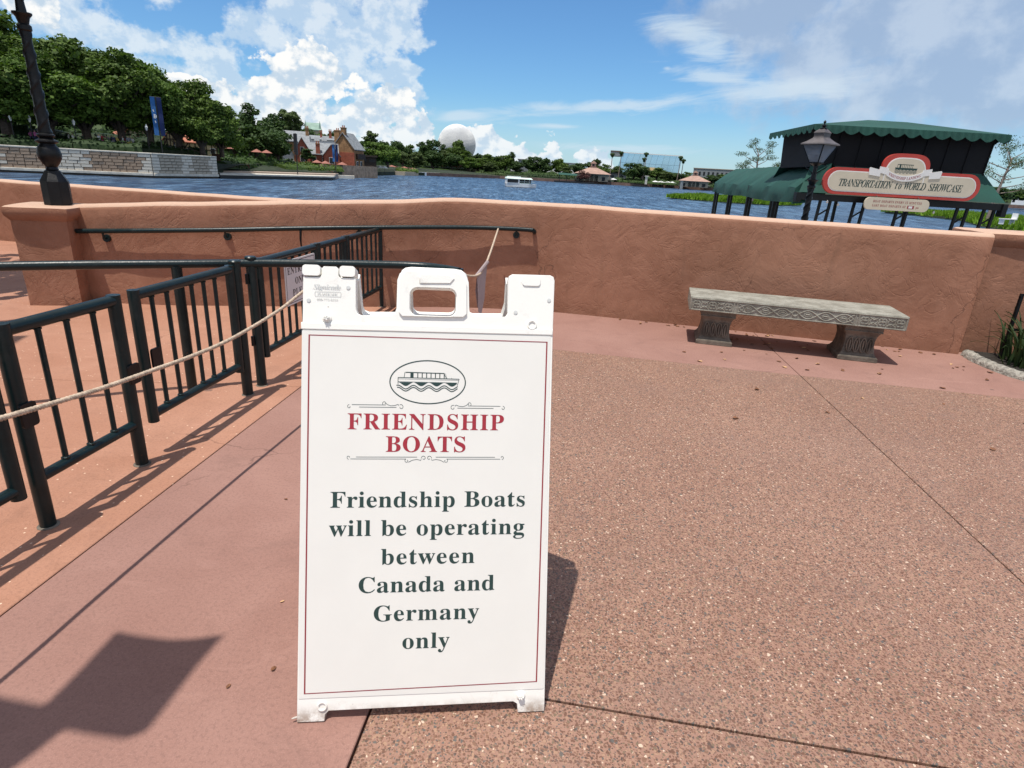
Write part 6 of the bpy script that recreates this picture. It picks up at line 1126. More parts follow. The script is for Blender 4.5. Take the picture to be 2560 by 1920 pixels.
def lobes_cloud(lobes, per, seed, size, inner=.35):
    rg = np.random.default_rng(seed); Cs = []; Ns = []
    tot = sum(l[3] * l[4] for l in lobes)
    for (x, y, z, r, rz) in lobes:
        n = max(10, int(per * r * rz / tot)); d = rg.normal(size=(n, 3)); d /= np.linalg.norm(d, axis=1)[:, None]
        rad = 1 - inner * rg.random(n) ** 1.6
        rad *= 1 + .16 * np.sin(d[:, 0] * 7 + x) * np.sin(d[:, 1] * 6 + y) + .10 * np.sin(d[:, 2] * 9 + z * 3)
        P = d * rad[:, None] * np.array([r, r, rz]) + np.array([x, y, z]); Cs.append(P); Ns.append(d)
    C = np.concatenate(Cs); N = np.concatenate(Ns); return C, N, np.full(len(C), size)
def crown_lobes(rg, w, h, z0, n, ratio=.36):
    out = []
    for i in range(n):
        t = rg.random(); zz = z0 + h * (0.12 + .80 * t); env = sqrt(max(.05, 1 - ((t - .38) / .66) ** 2)) * w / 2
        a = rg.random() * 2 * pi; rr = env * (rg.random() ** .5) * .78; r_ = w * ratio * rg.uniform(.38, 1.05) * (.6 + .4 * env / (w / 2))
        out.append((rr * cos(a), rr * sin(a), zz, r_, r_ * rg.uniform(.55, .8)))
    out.append((0, 0, z0 + h * .5, w * .27, h * .33)); return out
def trunk_mesh(rg, w, h, z0, mat, limbs=6, r0=None):
    mb = MB(); r0 = r0 or w * .030; top = Vector((rg.normal() * w * .04, rg.normal() * w * .04, z0 + h * .35))
    mb.tube([(0, 0, -.4), (rg.normal() * .1, rg.normal() * .1, top.z * .5), tuple(top)], [r0 * 1.3, r0, r0 * .7], 8)
    for i in range(limbs):
        a = i / limbs * 2 * pi + rg.random(); e = Vector((cos(a) * w * .33, sin(a) * w * .33, z0 + h * rg.uniform(.35, .75))); s = Vector((0, 0, z0 * rg.uniform(.55, .95) + .01))
        m = s.lerp(e, .5) + Vector((0, 0, h * .05)); mb.tube([s, m, e], [r0 * .6, r0 * .42, r0 * .15], 6)
    me = bpy.data.meshes.new('trunk'); me.from_pydata(mb.v, [], mb.f); me.materials.append(MT[mat]); return me
# unit tree kinds: width 10, height 12
KIND = {}
def make_kind(key, w, h, z0, n, per, size, mat, seed, ratio=.36, bark='bark', inner=.4, limbs=6):
    rg = np.random.default_rng(seed); lb = crown_lobes(rg, w, h - z0, z0, n, ratio)
    C, N, S = lobes_cloud(lb, per, seed, size, inner); C = C + np.sin(C[:, [1, 2, 0]] * 1.9 + seed) * w * .014; S = S * rg.uniform(.6, 1.5, len(S))
    KIND[key] = (quads_mesh('crown', C, S, N, mat, seed=seed), trunk_mesh(rg, w, h - z0, z0, bark, limbs), w, h)
for i in range(3): make_kind('oak%d' % i, 17, 16, 2.6, 60, 30000, .48, ['leaf_a', 'leaf_g', 'leaf_a'][i], 20 + i, .165, limbs=9, inner=.55)
for i in range(2): make_kind('dark%d' % i, 10, 11, 1.6, 26, 4600, .60, 'leaf_b', 30 + i, .24)
for i in range(2): make_kind('mid%d' % i, 10, 11, 1.5, 26, 4600, .60, 'leaf_a', 40 + i, .24)
for i in range(2): make_kind('olive%d' % i, 10, 11, 1.4, 26, 4400, .60, 'leaf_c', 50 + i, .23)
make_kind('bright0', 11, 10, 1.6, 28, 5200, .62, 'leaf_g', 60, .24)
make_kind('tall0', 7, 15, 5.0, 14, 2600, .58, 'leaf_b', 70, .24, inner=.6); make_kind('tall1', 6, 16, 7.5, 11, 1900, .58, 'leaf_c', 71, .24, inner=.6)
make_kind('cone0', 4, 8, .6, 8, 1500, .45, 'leaf_b', 80, .3)
make_kind('plum0', 9, 7, 1.5, 12, 2200, .5, 'purple', 81, .28)
def tree(kind, p, w, h, label, name='shade_tree', cat='tree', group=None, rz=None):
    me, tr, w0, h0 = KIND[kind]; t = thing(name, label, cat, p, random.uniform(0, 6.28) if rz is None else rz, group)
    k = w / w0; kz = h / h0
    for nm, m_e in (('crown', me), ('trunk', tr)):
        o = link(nm, m_e, None, t); o.scale = (k, k, kz)
    return t
# big oaks on the left bank
for kind, az_, r_, w, el_, lab in (
    ('oak0', -43.5, 128, 18, 8.3, 'large green oak cut by the left edge of the photo above the seawall'),
    ('oak2', -39.2, 124, 17, 7.2, 'large dark oak behind the black lamp post on the left bank'),
    ('oak0', -41.0, 140, 20, 8.6, 'tallest dark oak at far left rising behind the lamp post'),
    ('oak1', -36.9, 122, 15, 5.9, 'bright green oak just right of the lamp post on the left bank'),
    ('oak0', -34.6, 124, 15, 7.2, 'tall oak between the lamp post and the blue banners'),
    ('oak2', -32.4, 124, 14, 6.9, 'oak with ragged top left of the tall blue banners'),
    ('oak1', -30.6, 125, 12, 6.2, 'oak standing directly behind the tall blue banners'),
    ('oak0', -28.6, 126, 12, 5.6, 'oak immediately right of the tall blue banners'),
    ('oak2', -27.0, 124, 10.5, 4.6, 'lower oak near the end of the stone seawall'),
    ('oak1', -25.6, 132, 9, 3.5, 'smaller oak overhanging the end of the stone seawall')):
    gz_ = 2.0 if az_ < -28 else 1.2; p = pol(az_, r_, gz_); tree(kind, p, w * 1.28, EYE + r_ * tan(R(el_)) - gz_, lab, 'oak_tree')
for kind, az_, r_, w, el_, lab in (
    ('mid0', -24.6, 158, 9, 2.7, 'mid green tree right of the stone seawall end'), ('tall0', -23.5, 178, 8, 4.15, 'tall narrow pine topped tree above the bank, left of the brick buildings'),
    ('dark0', -23.0, 155, 10, 2.6, 'dark broad tree on the bank under the tall narrow tree'), ('dark1', -22.0, 176, 10, 2.9, 'dark tree filling the gap beside the tall narrow tree'),
    ('tall0', -21.4, 190, 7, 3.5, 'slender dark tree second left of the slate roof'), ('dark0', -21.3, 160, 8, 2.2, 'rounded dark tree just left of the grey slate roof'),
    ('tall1', -20.5, 215, 7.5, 3.95, 'tall open pine above the slate roof, left one of the pair'), ('tall1', -19.75, 218, 7, 3.85, 'tall open pine above the slate roof, right one of the pair'),
    ('dark1', -20.3, 222, 12, 2.9, 'dark wooded clump under the pair of tall pines'), ('dark0', -19.0, 235, 12, 2.6, 'dark tree behind the slate roof, under the gothic gables'),
    ('mid1', -17.6, 245, 12, 2.15, 'tree top behind the brick chimneys'), ('dark1', -16.4, 250, 11, 2.4, 'dark tree top between chimney and gable house'),
    ('bright0', -13.4, 205, 11, 1.75, 'bright green spreading tree right of the brick gable house'), ('tall1', -13.55, 240, 6, 2.75, 'thin tree poking above the trees right of the gable house'),
    ('bright0', -12.2, 225, 11, 1.55, 'second bright spreading tree over the waterside terrace'), ('dark0', -14.6, 250, 10, 1.9, 'dark tree against the right side of the gable house'),
    ('dark0', -12.6, 300, 12, 2.0, 'dark tree behind the bright spreading trees'), ('dark1', -11.3, 330, 13, 1.95, 'dark round tree above the salmon umbrellas'), ('olive0', -10.9, 285, 9, 1.15, 'olive tree beside the salmon umbrellas'),
    ('mid0', -10.2, 335, 13, 1.75, 'mid green tree left of the lawn'), ('olive1', -9.7, 300, 10, 1.2, 'low olive tree at the left end of the lawn'),
    ('tall0', -9.1, 345, 9, 2.1, 'upright tree third left of the white sphere'), ('dark0', -8.35, 348, 11, 2.4, 'dark spiky tree overlapping the left flank of the white sphere'), ('dark1', -8.2, 335, 13, 1.35, 'broad dark tree on the lawn left of the sphere'),
    ('olive0', -7.2, 350, 11, 1.5, 'olive tree under the lower left of the white sphere'), ('tall0', -7.3, 356, 7, 2.0, 'thin tree crossing the lower left of the white sphere'), ('mid1', -6.0, 352, 12, 2.35, 'pointed green tree standing in front of the white sphere'),
    ('dark0', -6.5, 338, 12, 1.3, 'dark tree at the foot of the sphere'), ('mid0', -5.1, 348, 12, 1.55, 'green tree under the lower right of the white sphere'), ('bright0', -4.9, 336, 12, .95, 'bright low tree on the right of the lawn'),
    ('dark1', -4.2, 352, 12, 1.3, 'dark tree just right of the white sphere'), ('mid1', -3.4, 345, 11, 1.35, 'mid green tree second right of the sphere'), ('olive1', -3.0, 338, 10, .7, 'small olive tree on the shore left of the boat'),
    ('dark0', -2.5, 350, 12, 1.3, 'dark tree third right of the sphere'), ('tall0', -1.25, 352, 7, 1.7, 'thin upright tree above the boat'), ('mid0', -1.7, 348, 12, 1.4, 'green tree behind the left end of the boat'), ('dark1', -.7, 345, 10, .9, 'dark tree directly behind the boat'),
    ('dark0', .8, 352, 12, 1.45, 'dark round tree just right of the boat'), ('dark1', 1.9, 350, 11, 1.25, 'dark tree second right of the boat'), ('mid1', 3.2, 352, 12, 1.3, 'green tree between the boat and the cupola pavilion'),
    ('olive0', 3.9, 345, 9, .7, 'small olive tree left of the cupola pavilion'), ('dark0', 5.0, 362, 12, 1.1, 'dark tree behind the left roof slope of the cupola pavilion'), ('dark1', 6.4, 365, 13, 1.4, 'dark tree behind the cupola'),
    ('mid0', 7.3, 360, 9, 1.1, 'tree behind the right roof slope of the cupola pavilion'), ('olive1', 8.3, 372, 9, .95, 'grey green tree at the left foot of the mirrored building'),
    ('dark0', 9.9, 340, 14, 1.35, 'large dark tree in front of the mirrored building'), ('dark1', 10.6, 345, 11, .95, 'dark tree right of the large one before the mirrored building'), ('mid1', 11.9, 345, 12, 1.0, 'green tree under the middle of the mirrored building'),
    ('olive0', 12.7, 342, 10, .75, 'olive tree near the right corner of the mirrored building'), ('dark0', 13.5, 352, 11, .7, 'dark tree between the mirrored building and the second pavilion'), ('mid0', 14.5, 356, 9, .8, 'tree behind the left slope of the second pavilion'),
    ('dark1', 16.6, 340, 12, .62, 'dark tree right of the second pavilion'), ('mid1', 17.5, 350, 13, .72, 'tree above the left end of the green canopy'), ('dark0', 18.6, 355, 12, .7, 'dark tree hidden behind the green canopy end'),
    ('dark0', 36.6, 300, 15, .85, 'dark tree clump between the kiosk and the right edge'), ('dark1', 37.9, 310, 12, .72, 'dark tree nearer the right edge beyond the kiosk'), ('mid0', 39.4, 290, 13, .8, 'tree at the right edge of the photo on the far shore'),
    ('mid1', -45, 170, 14, 5.0, 'tree beyond the left edge of the photo'), ('dark1', 42.5, 300, 14, .9, 'tree beyond the right edge of the photo')):
    gz_ = .6; h = EYE + r_ * tan(R(el_)) - gz_; tree(kind, pol(az_, r_, gz_), w, h, lab)
tree('cone0', pol(-19.05, 172, .7), 4.2, 3.9, 'small conical evergreen before the brick row houses', 'conifer'); tree('plum0', pol(5.4, 322, -.9), 7.5, 4.6, 'plum coloured low tree at the corner of the cupola pavilion', 'plum_tree')
tree('mid0', (-7.4, 3.3, 0), 6.8, 6.6, 'shade tree just outside the left edge, dappling the paving', 'shade_tree')
# stylised pines on the islands
def pine(p, h, w, label, seed, lean=0.0):
    rg = np.random.default_rng(seed); t = thing('pine_tree', label, 'tree', p); mb = MB()
    mb.tube([(0, 0, -.5), (lean * .3, 0, h * .35), (lean, 0, h * .78)], [h * .022, h * .018, h * .010], 7); lobes = []
    for i in range(15):
        a = i * 2.4; z = h * lerp(.42, .98, i / 14); r_ = w * .5 * (1 - .55 * (i / 14) ** 1.5) * rg.uniform(.5, 1.0)
        e = Vector((cos(a) * r_ + lean * z / h, sin(a) * r_, z)); s = Vector((lean * .85 * z / h, 0, min(z * .82, h * .76)))
        mb.tube([s, s.lerp(e, .55) + Vector((0, 0, -h * .01)), e], [h * .007, h * .005, h * .002], 5); lobes.append((e.x, e.y, e.z, w * rg.uniform(.09, .17), w * rg.uniform(.05, .09)))
    mb.build('trunk', 'palebark', t); C, N, S = lobes_cloud(lobes, 3400, seed, h * .022, .7); o = link('crown', quads_mesh('crown', C, S, N, 'pine', asp=.5, seed=seed), None, t)
pine(pol(20.15, 138, -2.0), 11.9, 9.5, 'wind shaped pine on the near island, left of the kiosk', 5, -.4); pine(pol(22.0, 150, -2.0), 8.0, 5, 'lower pine half hidden by the kiosk screen', 8)
pine(pol(36.7, 118, -1.9), 11.6, 12, 'spreading pine on the island behind the right end of the kiosk', 12, 1.0)
# far fan palms
for i, (az_, el_, r_, wh) in enumerate(((7.81, 1.92, 350, 'first fan palm from the left before the mirrored building'), (8.58, 2.08, 348, 'second fan palm from the left before the mirrored building'), (10.75, 2.10, 340, 'taller fan palm of the middle pair before the mirrored building'), (10.64, 1.67, 343, 'shorter fan palm of the middle pair before the mirrored building'), (13.71, 1.93, 345, 'taller fan palm at the right corner of the mirrored building'), (13.98, 1.71, 348, 'shorter fan palm at the right corner of the mirrored building'))):
    t = thing('palm_tree', 'tall slender ' + wh, 'palm tree', pol(az_, r_, -.3), 0, 'fan palms before the mirrored building'); h = EYE + r_ * tan(R(el_)) + .3
    MB().tube([(-.5, 0, 0), (-.1, 0, h * .5), (0, 0, h - .5)], [.26, .20, .16], 7).build('trunk', 'palebark', t)
    C, N, S = lobes_cloud([(0, 0, h, 1.3, .75), (0, 0, h - 1.0, .7, .6)], 420, i, .55, .6); link('crown', quads_mesh('crown', C, S, N, 'leaf_b', seed=i), None, t)
# hedges and shrubs
def bushes(name, label, boxes, size, mat, dens=1.0, cat='hedge', seed=1):
    Cs = []; Ns = []; rg = np.random.default_rng(seed)
    for (p, q, z0, z1, w) in boxes:
        p = Vector(p); q = Vector(q); L_ = (q - p).length; n = int(dens * (L_ * (z1 - z0) + L_ * w) * 2.2 / size ** 2 * .5) + 20
        t = rg.random(n); a = rg.random(n) * pi; wob = 1 + .12 * np.sin(t * L_ * .8) + .08 * np.sin(t * L_ * 2.1)
        dx, dy = (q - p).x / L_, (q - p).y / L_; off_ = np.cos(a) * w * wob; zz = z0 + (z1 - z0) * np.sin(a) ** .7 * wob * rg.uniform(.85, 1.03, n)
        Cs.append(np.stack([p.x + (q.x - p.x) * t - dy * off_, p.y + (q.y - p.y) * t + dx * off_, zz], 1)); Ns.append(np.stack([-dy * np.cos(a), dx * np.cos(a), np.sin(a)], 1))
    C = np.concatenate(Cs); N = np.concatenate(Ns); me = quads_mesh(name, C, np.full(len(C), size), N, mat, seed=seed)
    bm = bmesh.new(); bm.from_mesh(me)      # dense twiggy inside so that no sky shows through
    for (p, q, z0, z1, w) in boxes:
        p = Vector(p); q = Vector(q); L_ = (q - p).length; nx_, ny_ = -(q - p).y / L_, (q - p).x / L_; ns = max(3, int(L_ / 3)); prev = None
        for i in range(ns + 1):
            c_ = p.lerp(q, i / ns); kk = .80 + .10 * sin(i * 2.3); ring = [bm.verts.new((c_.x + nx_ * w * kk * cos(a_), c_.y + ny_ * w * kk * cos(a_), z0 + (z1 - z0) * kk * sin(a_) ** .7)) for a_ in [pi * j / 6 for j in range(7)]]
            if prev:
                for j in range(6): bm.faces.new((prev[j], prev[j + 1], ring[j + 1], ring[j]))
            else: bm.faces.new(ring)
            prev = ring
        bm.faces.new(prev)
    bm.to_mesh(me); bm.free(); o = link(name, me, None); tag(o, label, cat); return o
P2 = lambda az_, r_: (pol(az_, r_, 0).x, pol(az_, r_, 0).y)
bushes('hedge', 'long dark clipped hedge on the bank above the stone seawall', [(P2(-47, 122), P2(-40, 117), 1.0, 2.3, 2.0), (P2(-40, 117), P2(-35.5, 115), 1.0, 2.4, 2.0), (P2(-35.5, 115), P2(-31.2, 114.5), .9, 2.8, 2.2)], .5, 'hedge')
bushes('hedge', 'upper dark hedge behind the walkers on the left bank', [(P2(-46, 136), P2(-38, 134), 1.8, 4.9, 2.5), (P2(-38, 134), P2(-30, 138), 1.8, 4.4, 2.5)], .6, 'hedge', seed=2)
bushes('hedge', 'dark shrubs at the right end of the stone seawall below the half timbered house', [(P2(-31, 122), P2(-27.0, 126), .9, 2.6, 2.0)], .5, 'hedge', seed=3)
bushes('shrub', 'green shrubs on the bank beyond the end of the stone seawall', [(P2(-25.8, 132), P2(-23.4, 146), -1.0, .7, 2.0), (P2(-23.2, 150), P2(-21.4, 154), -.8, 1.3, 3)], .5, 'leaf_b', cat='shrub', seed=4)
bushes('shrub', 'rounded shrubs behind the promenade left of the black pole', [(P2(-21.4, 158), P2(-19.6, 160), -.9, .6, 2.4)], .5, 'leaf_a', cat='shrub', seed=5)
bushes('shrub', 'shrub strip before the brick row houses right of the black pole', [(P2(-19.5, 164), P2(-17.2, 168), -.6, .9, 1.8)], .5, 'leaf_a', cat='shrub', seed=6)
bushes('shrub', 'green shrubs on the small planted jetty by the lawn', [(P2(-11.4, 262), P2(-9.7, 268), -1.2, .6, 2)], .6, 'leaf_a', cat='shrub', seed=7)
bushes('shrub', 'shore shrubs between the lawn and the boat', [(P2(-4.4, 330), P2(-1.6, 333), -.9, .7, 2)], .7, 'leaf_c', cat='shrub', seed=8)
bushes('hedge', 'low dark hedge along the brown seawall behind the boat', [(P2(.3, 336), P2(4.2, 336), -.8, .7, 1.6)], .7, 'hedge', seed=9)
bushes('hedge', 'low hedge along the brown seawall between the two pavilions', [(P2(8.2, 336), P2(13.7, 332), -.8, .6, 1.6)], .7, 'leaf_b', seed=10)
bushes('hedge', 'low hedge right of the second pavilion', [(P2(16.6, 330), P2(24, 320), -.8, .8, 2)], .8, 'leaf_b', seed=11)
WD_ = [(P2(-48, 175), P2(-40, 172), 1, 9.5, 7), (P2(-40, 172), P2(-33, 176), 1, 9, 7), (P2(-33, 178), P2(-27, 186), 1, 7.5, 7), (P2(-27, 190), P2(-20.4, 212), 0, 7.0, 7)]
stuff(bushes('woodland', 'dark wood closing the view behind the oaks on the left bank', WD_, 1.1, 'leaf_b', dens=1.3, cat='woodland', seed=21))
WD_ = [(P2(-20.4, 235), P2(-14.5, 262), 0, 6.5, 8), (P2(-14.5, 285), P2(-9.5, 372), 0, 6.0, 9), (P2(-9.5, 372), P2(-1.5, 380), 0, 5.4, 9), (P2(-1.5, 392), P2(7.6, 392), 0, 4.6, 9), (P2(7.6, 392), P2(15.5, 386), 0, 4.0, 9), (P2(15.5, 380), P2(30, 372), 0, 3.8, 9), (P2(30, 372), P2(48, 350), 0, 3.6, 9)]
stuff(bushes('woodland', 'continuous dark tree belt low along the far shore behind the single trees', WD_, 1.3, 'leaf_b', dens=1.3, cat='woodland', seed=22))
bushes('shrub', 'shrubs covering the bank between the stone seawall and the tall narrow tree', [(P2(-26.2, 140), P2(-20.2, 168), -.6, 1.5, 3.5)], .6, 'leaf_b', cat='shrub', seed=23)
bushes('shrub', 'dense planting on the slope above the promenade', [(P2(-21.5, 150), P2(-16.8, 166), -.9, .5, 3.5)], .55, 'leaf_a', cat='shrub', seed=33)
bushes('shrub', 'undergrowth beneath the trees behind the lawn', [(P2(-9.8, 352), P2(-4.0, 358), .3, 2.3, 3)], .7, 'leaf_b', cat='shrub', seed=24)
bushes('shrub', 'undergrowth beneath the trees behind the boat', [(P2(-4.0, 344), P2(4.6, 344), -.3, 2.0, 3)], .7, 'leaf_b', cat='shrub', seed=25)
bushes('shrub', 'undergrowth beneath the dark trees before the mirrored building', [(P2(8.2, 342), P2(13.8, 340), -.3, 1.6, 3)], .7, 'leaf_b', cat='shrub', seed=26)
# grassy islands
def island(label, pts, seed, h=.9):
    c = sum((Vector((p[0], p[1])) for p in pts), Vector((0, 0))) / len(pts)
    o = MB().prism(pts, WATER - .4, WATER + .35, [(lerp(p[0], c.x, .08), lerp(p[1], c.y, .08)) for p in pts]).build('island_ground', 'bank'); struct(o)
    rg = np.random.default_rng(seed); xs = [p[0] for p in pts]; ys = [p[1] for p in pts]; n = 26000; P = np.stack([rg.uniform(min(xs), max(xs), n), rg.uniform(min(ys), max(ys), n)], 1)
    ins = np.zeros(n, bool); j = len(pts) - 1
    for i in range(len(pts)):
        xi, yi = pts[i]; xj, yj = pts[j]; cnd = ((yi > P[:, 1]) != (yj > P[:, 1])) & (P[:, 0] < (xj - xi) * (P[:, 1] - yi) / (yj - yi + 1e-9) + xi); ins ^= cnd; j = i
    P = P[ins]; n = len(P); hh = rg.uniform(.5, 1.0, n) * h * (.8 + .3 * np.sin(P[:, 0] * .5) * np.sin(P[:, 1] * .4)); a = rg.random(n) * 2 * pi; w = rg.uniform(.10, .22, n); V = np.empty((n, 3, 3)); z0 = WATER + .2
    V[:, 0] = np.stack([P[:, 0] - np.cos(a) * w, P[:, 1] - np.sin(a) * w, np.full(n, z0)], 1); V[:, 1] = np.stack([P[:, 0] + np.cos(a) * w, P[:, 1] + np.sin(a) * w, np.full(n, z0)], 1)
    V[:, 2] = np.stack([P[:, 0] + rg.normal(size=n) * .3, P[:, 1] + rg.normal(size=n) * .3, z0 + .25 + hh], 1)
    me = bpy.data.meshes.new('marsh_grass'); me.vertices.add(n * 3); me.vertices.foreach_set('co', V.reshape(-1).astype(np.float32)); me.loops.add(n * 3); me.loops.foreach_set('vertex_index', np.arange(n * 3, dtype=np.int32)); me.polygons.add(n)
    me.polygons.foreach_set('loop_start', np.arange(0, n * 3, 3, dtype=np.int32)); me.polygons.foreach_set('loop_total', np.full(n, 3, dtype=np.int32)); me.update(); me.validate()
    o = link('marsh_grass', me, 'marsh'); tag(o, label, 'grass'); stuff(o)
il = [P2(12.95, 143), P2(15.5, 139), P2(18.5, 136), P2(22.0, 138), P2(24, 150), P2(24, 172), P2(20, 185), P2(15.8, 178), P2(13.6, 158)]
island('bright green marsh grass island left of and behind the kiosk', il, 3)
il = [P2(29.8, 141), P2(32, 137), P2(35, 128), P2(36.5, 106), P2(38.5, 97), P2(43, 92), P2(46, 110), P2(42, 150), P2(36, 170), P2(31, 165)]
island('bright green marsh grass island seen between the kiosk legs and right edge', il, 4)
lc = thing('deck_chair', 'white lounge chair lying on the grassy island at right', 'chair', pol(37.9, 101, -1.25), .3)
MB().cbox((0, 0, .25), (2.2, .7, .10)).build('seat', 'white', lc); MB().cbox((1.1, 0, .6), (.12, .7, .8)).build('backrest', 'white', lc); MB().box(-1, -.3, -.4, -.9, .3, .2).build('leg', 'white', lc); MB().box(.8, -.3, -.4, .9, .3, .2).build('leg', 'white', lc)

# ================================================================== LEFT STONE SEAWALL, BLOCK BY BLOCK
wl = thing('stone_seawall', 'long seawall of tan and grey stone blocks with pale coping at left', 'seawall', (-66.3, 77.4, 0))
WP = [P2(-48, 118), P2(-40, 112), P2(-30.7, 109.5), P2(-26.1, 119)]
Lw = lambda x, y, z: (x + 66.3, y - 77.4, z)
# faces look towards +x (lagoon side); core first
mb = MB()
for a, e in zip(WP, WP[1:]):
    mb.prism([Lw(a[0], a[1], 0)[:2], Lw(e[0], e[1], 0)[:2], Lw(e[0] - 1.3, e[1] + 1.3, 0)[:2], Lw(a[0] - 1.3, a[1] + 1.3, 0)[:2]], WATER - .5, .95)
mb.prism([Lw(*WP[3], 0)[:2], Lw(-53.6, 108.6, 0)[:2], Lw(-63, 117, 0)[:2], Lw(-63, 108, 0)[:2]], WATER - .5, .95)
mb.build('wall_core', 'mortar', wl)
for nm, z0, z1, pr_ in (('coping', .93, 1.16, .22), ('ledge', -2.12, -1.72, .35)):
    mb = MB()
    for a, e in zip(WP, WP[1:]): mb.prism((lambda dx, dy, l: [Lw(a[0] + dy / l * pr_, a[1] - dx / l * pr_, 0)[:2], Lw(e[0] + dy / l * pr_, e[1] - dx / l * pr_, 0)[:2], Lw(e[0] - dy / l * .5, e[1] + dx / l * .5, 0)[:2], Lw(a[0] - dy / l * .5, a[1] + dx / l * .5, 0)[:2]])(e[0] - a[0], e[1] - a[1], hypot(e[0] - a[0], e[1] - a[1])), z0, z1)
    mb.build(nm, 'coping', wl, bevel=.06)
BM = {}
for m_ in ('stone_tan', 'stone_grey', 'stone_light'):
    me = bpy.data.meshes.new('stone_block'); q = MB().box(-.5, -.12, -.5, .5, .12, .5); q.v = [(x, y, z) if y < 0 else (x * .965, y, z * .94) for x, y, z in q.v]; q.v = [(x, -y, z) for x, y, z in q.v]
    me.from_pydata(q.v, [], q.f[:]); me.materials.append(MT[m_]); BM[m_] = me
rows_ = 6; zA, zB = -1.72, .93; nb = 0; rest_ = {k: MB() for k in BM}
for si, (a, e) in enumerate(zip(WP, WP[1:])):
    L_ = hypot(e[0] - a[0], e[1] - a[1]); ux, uy = (e[0] - a[0]) / L_, (e[1] - a[1]) / L_; nx, ny = uy, -ux; ang = atan2(uy, ux)
    for rw in range(rows_):
        d_ = 0.0; h_ = (zB - zA) / rows_
        while d_ < L_ - .05:
            bl = min(random.choice((.85, 1.1, 1.4)), L_ - d_)
            if L_ - d_ - bl < .4: bl = L_ - d_
            m = d_ + bl / 2; x, y = a[0] + ux * m, a[1] + uy * m; az_ = math.degrees(atan2(x, y)); j = (rw % 2) * .35
            q_ = any(abs(az_ - c_) < w_ + (.12 if rw % 2 else 0) for c_, w_ in ((-40.15, .35), (-35.9, .95), (-30.9, .5), (-28.3, .28), (-26.35, .22)))
            mt_ = 'stone_light' if q_ else ('stone_tan' if az_ < -30.8 else 'stone_grey')
            if az_ > -41.2 and nb < 298:
                o = bpy.data.objects.new('stone_block', BM[mt_]); COL.objects.link(o); o.parent = wl; o.location = Lw(x + nx * .04, y + ny * .04, zA + h_ * (rw + .5)); o.rotation_euler = (0, 0, ang); o.scale = (bl - .05, 1.0 + random.uniform(-.25, .35), h_ - .05); nb += 1
            else:
                rest_[mt_].cbox(Lw(x + nx * .04, y + ny * .04, zA + h_ * (rw + .5)), (bl - .05, .24, h_ - .05), ang)
            d_ += bl
for k_, q in rest_.items():
    if q.v: stuff(q.build('stone_blocks', k_, wl))

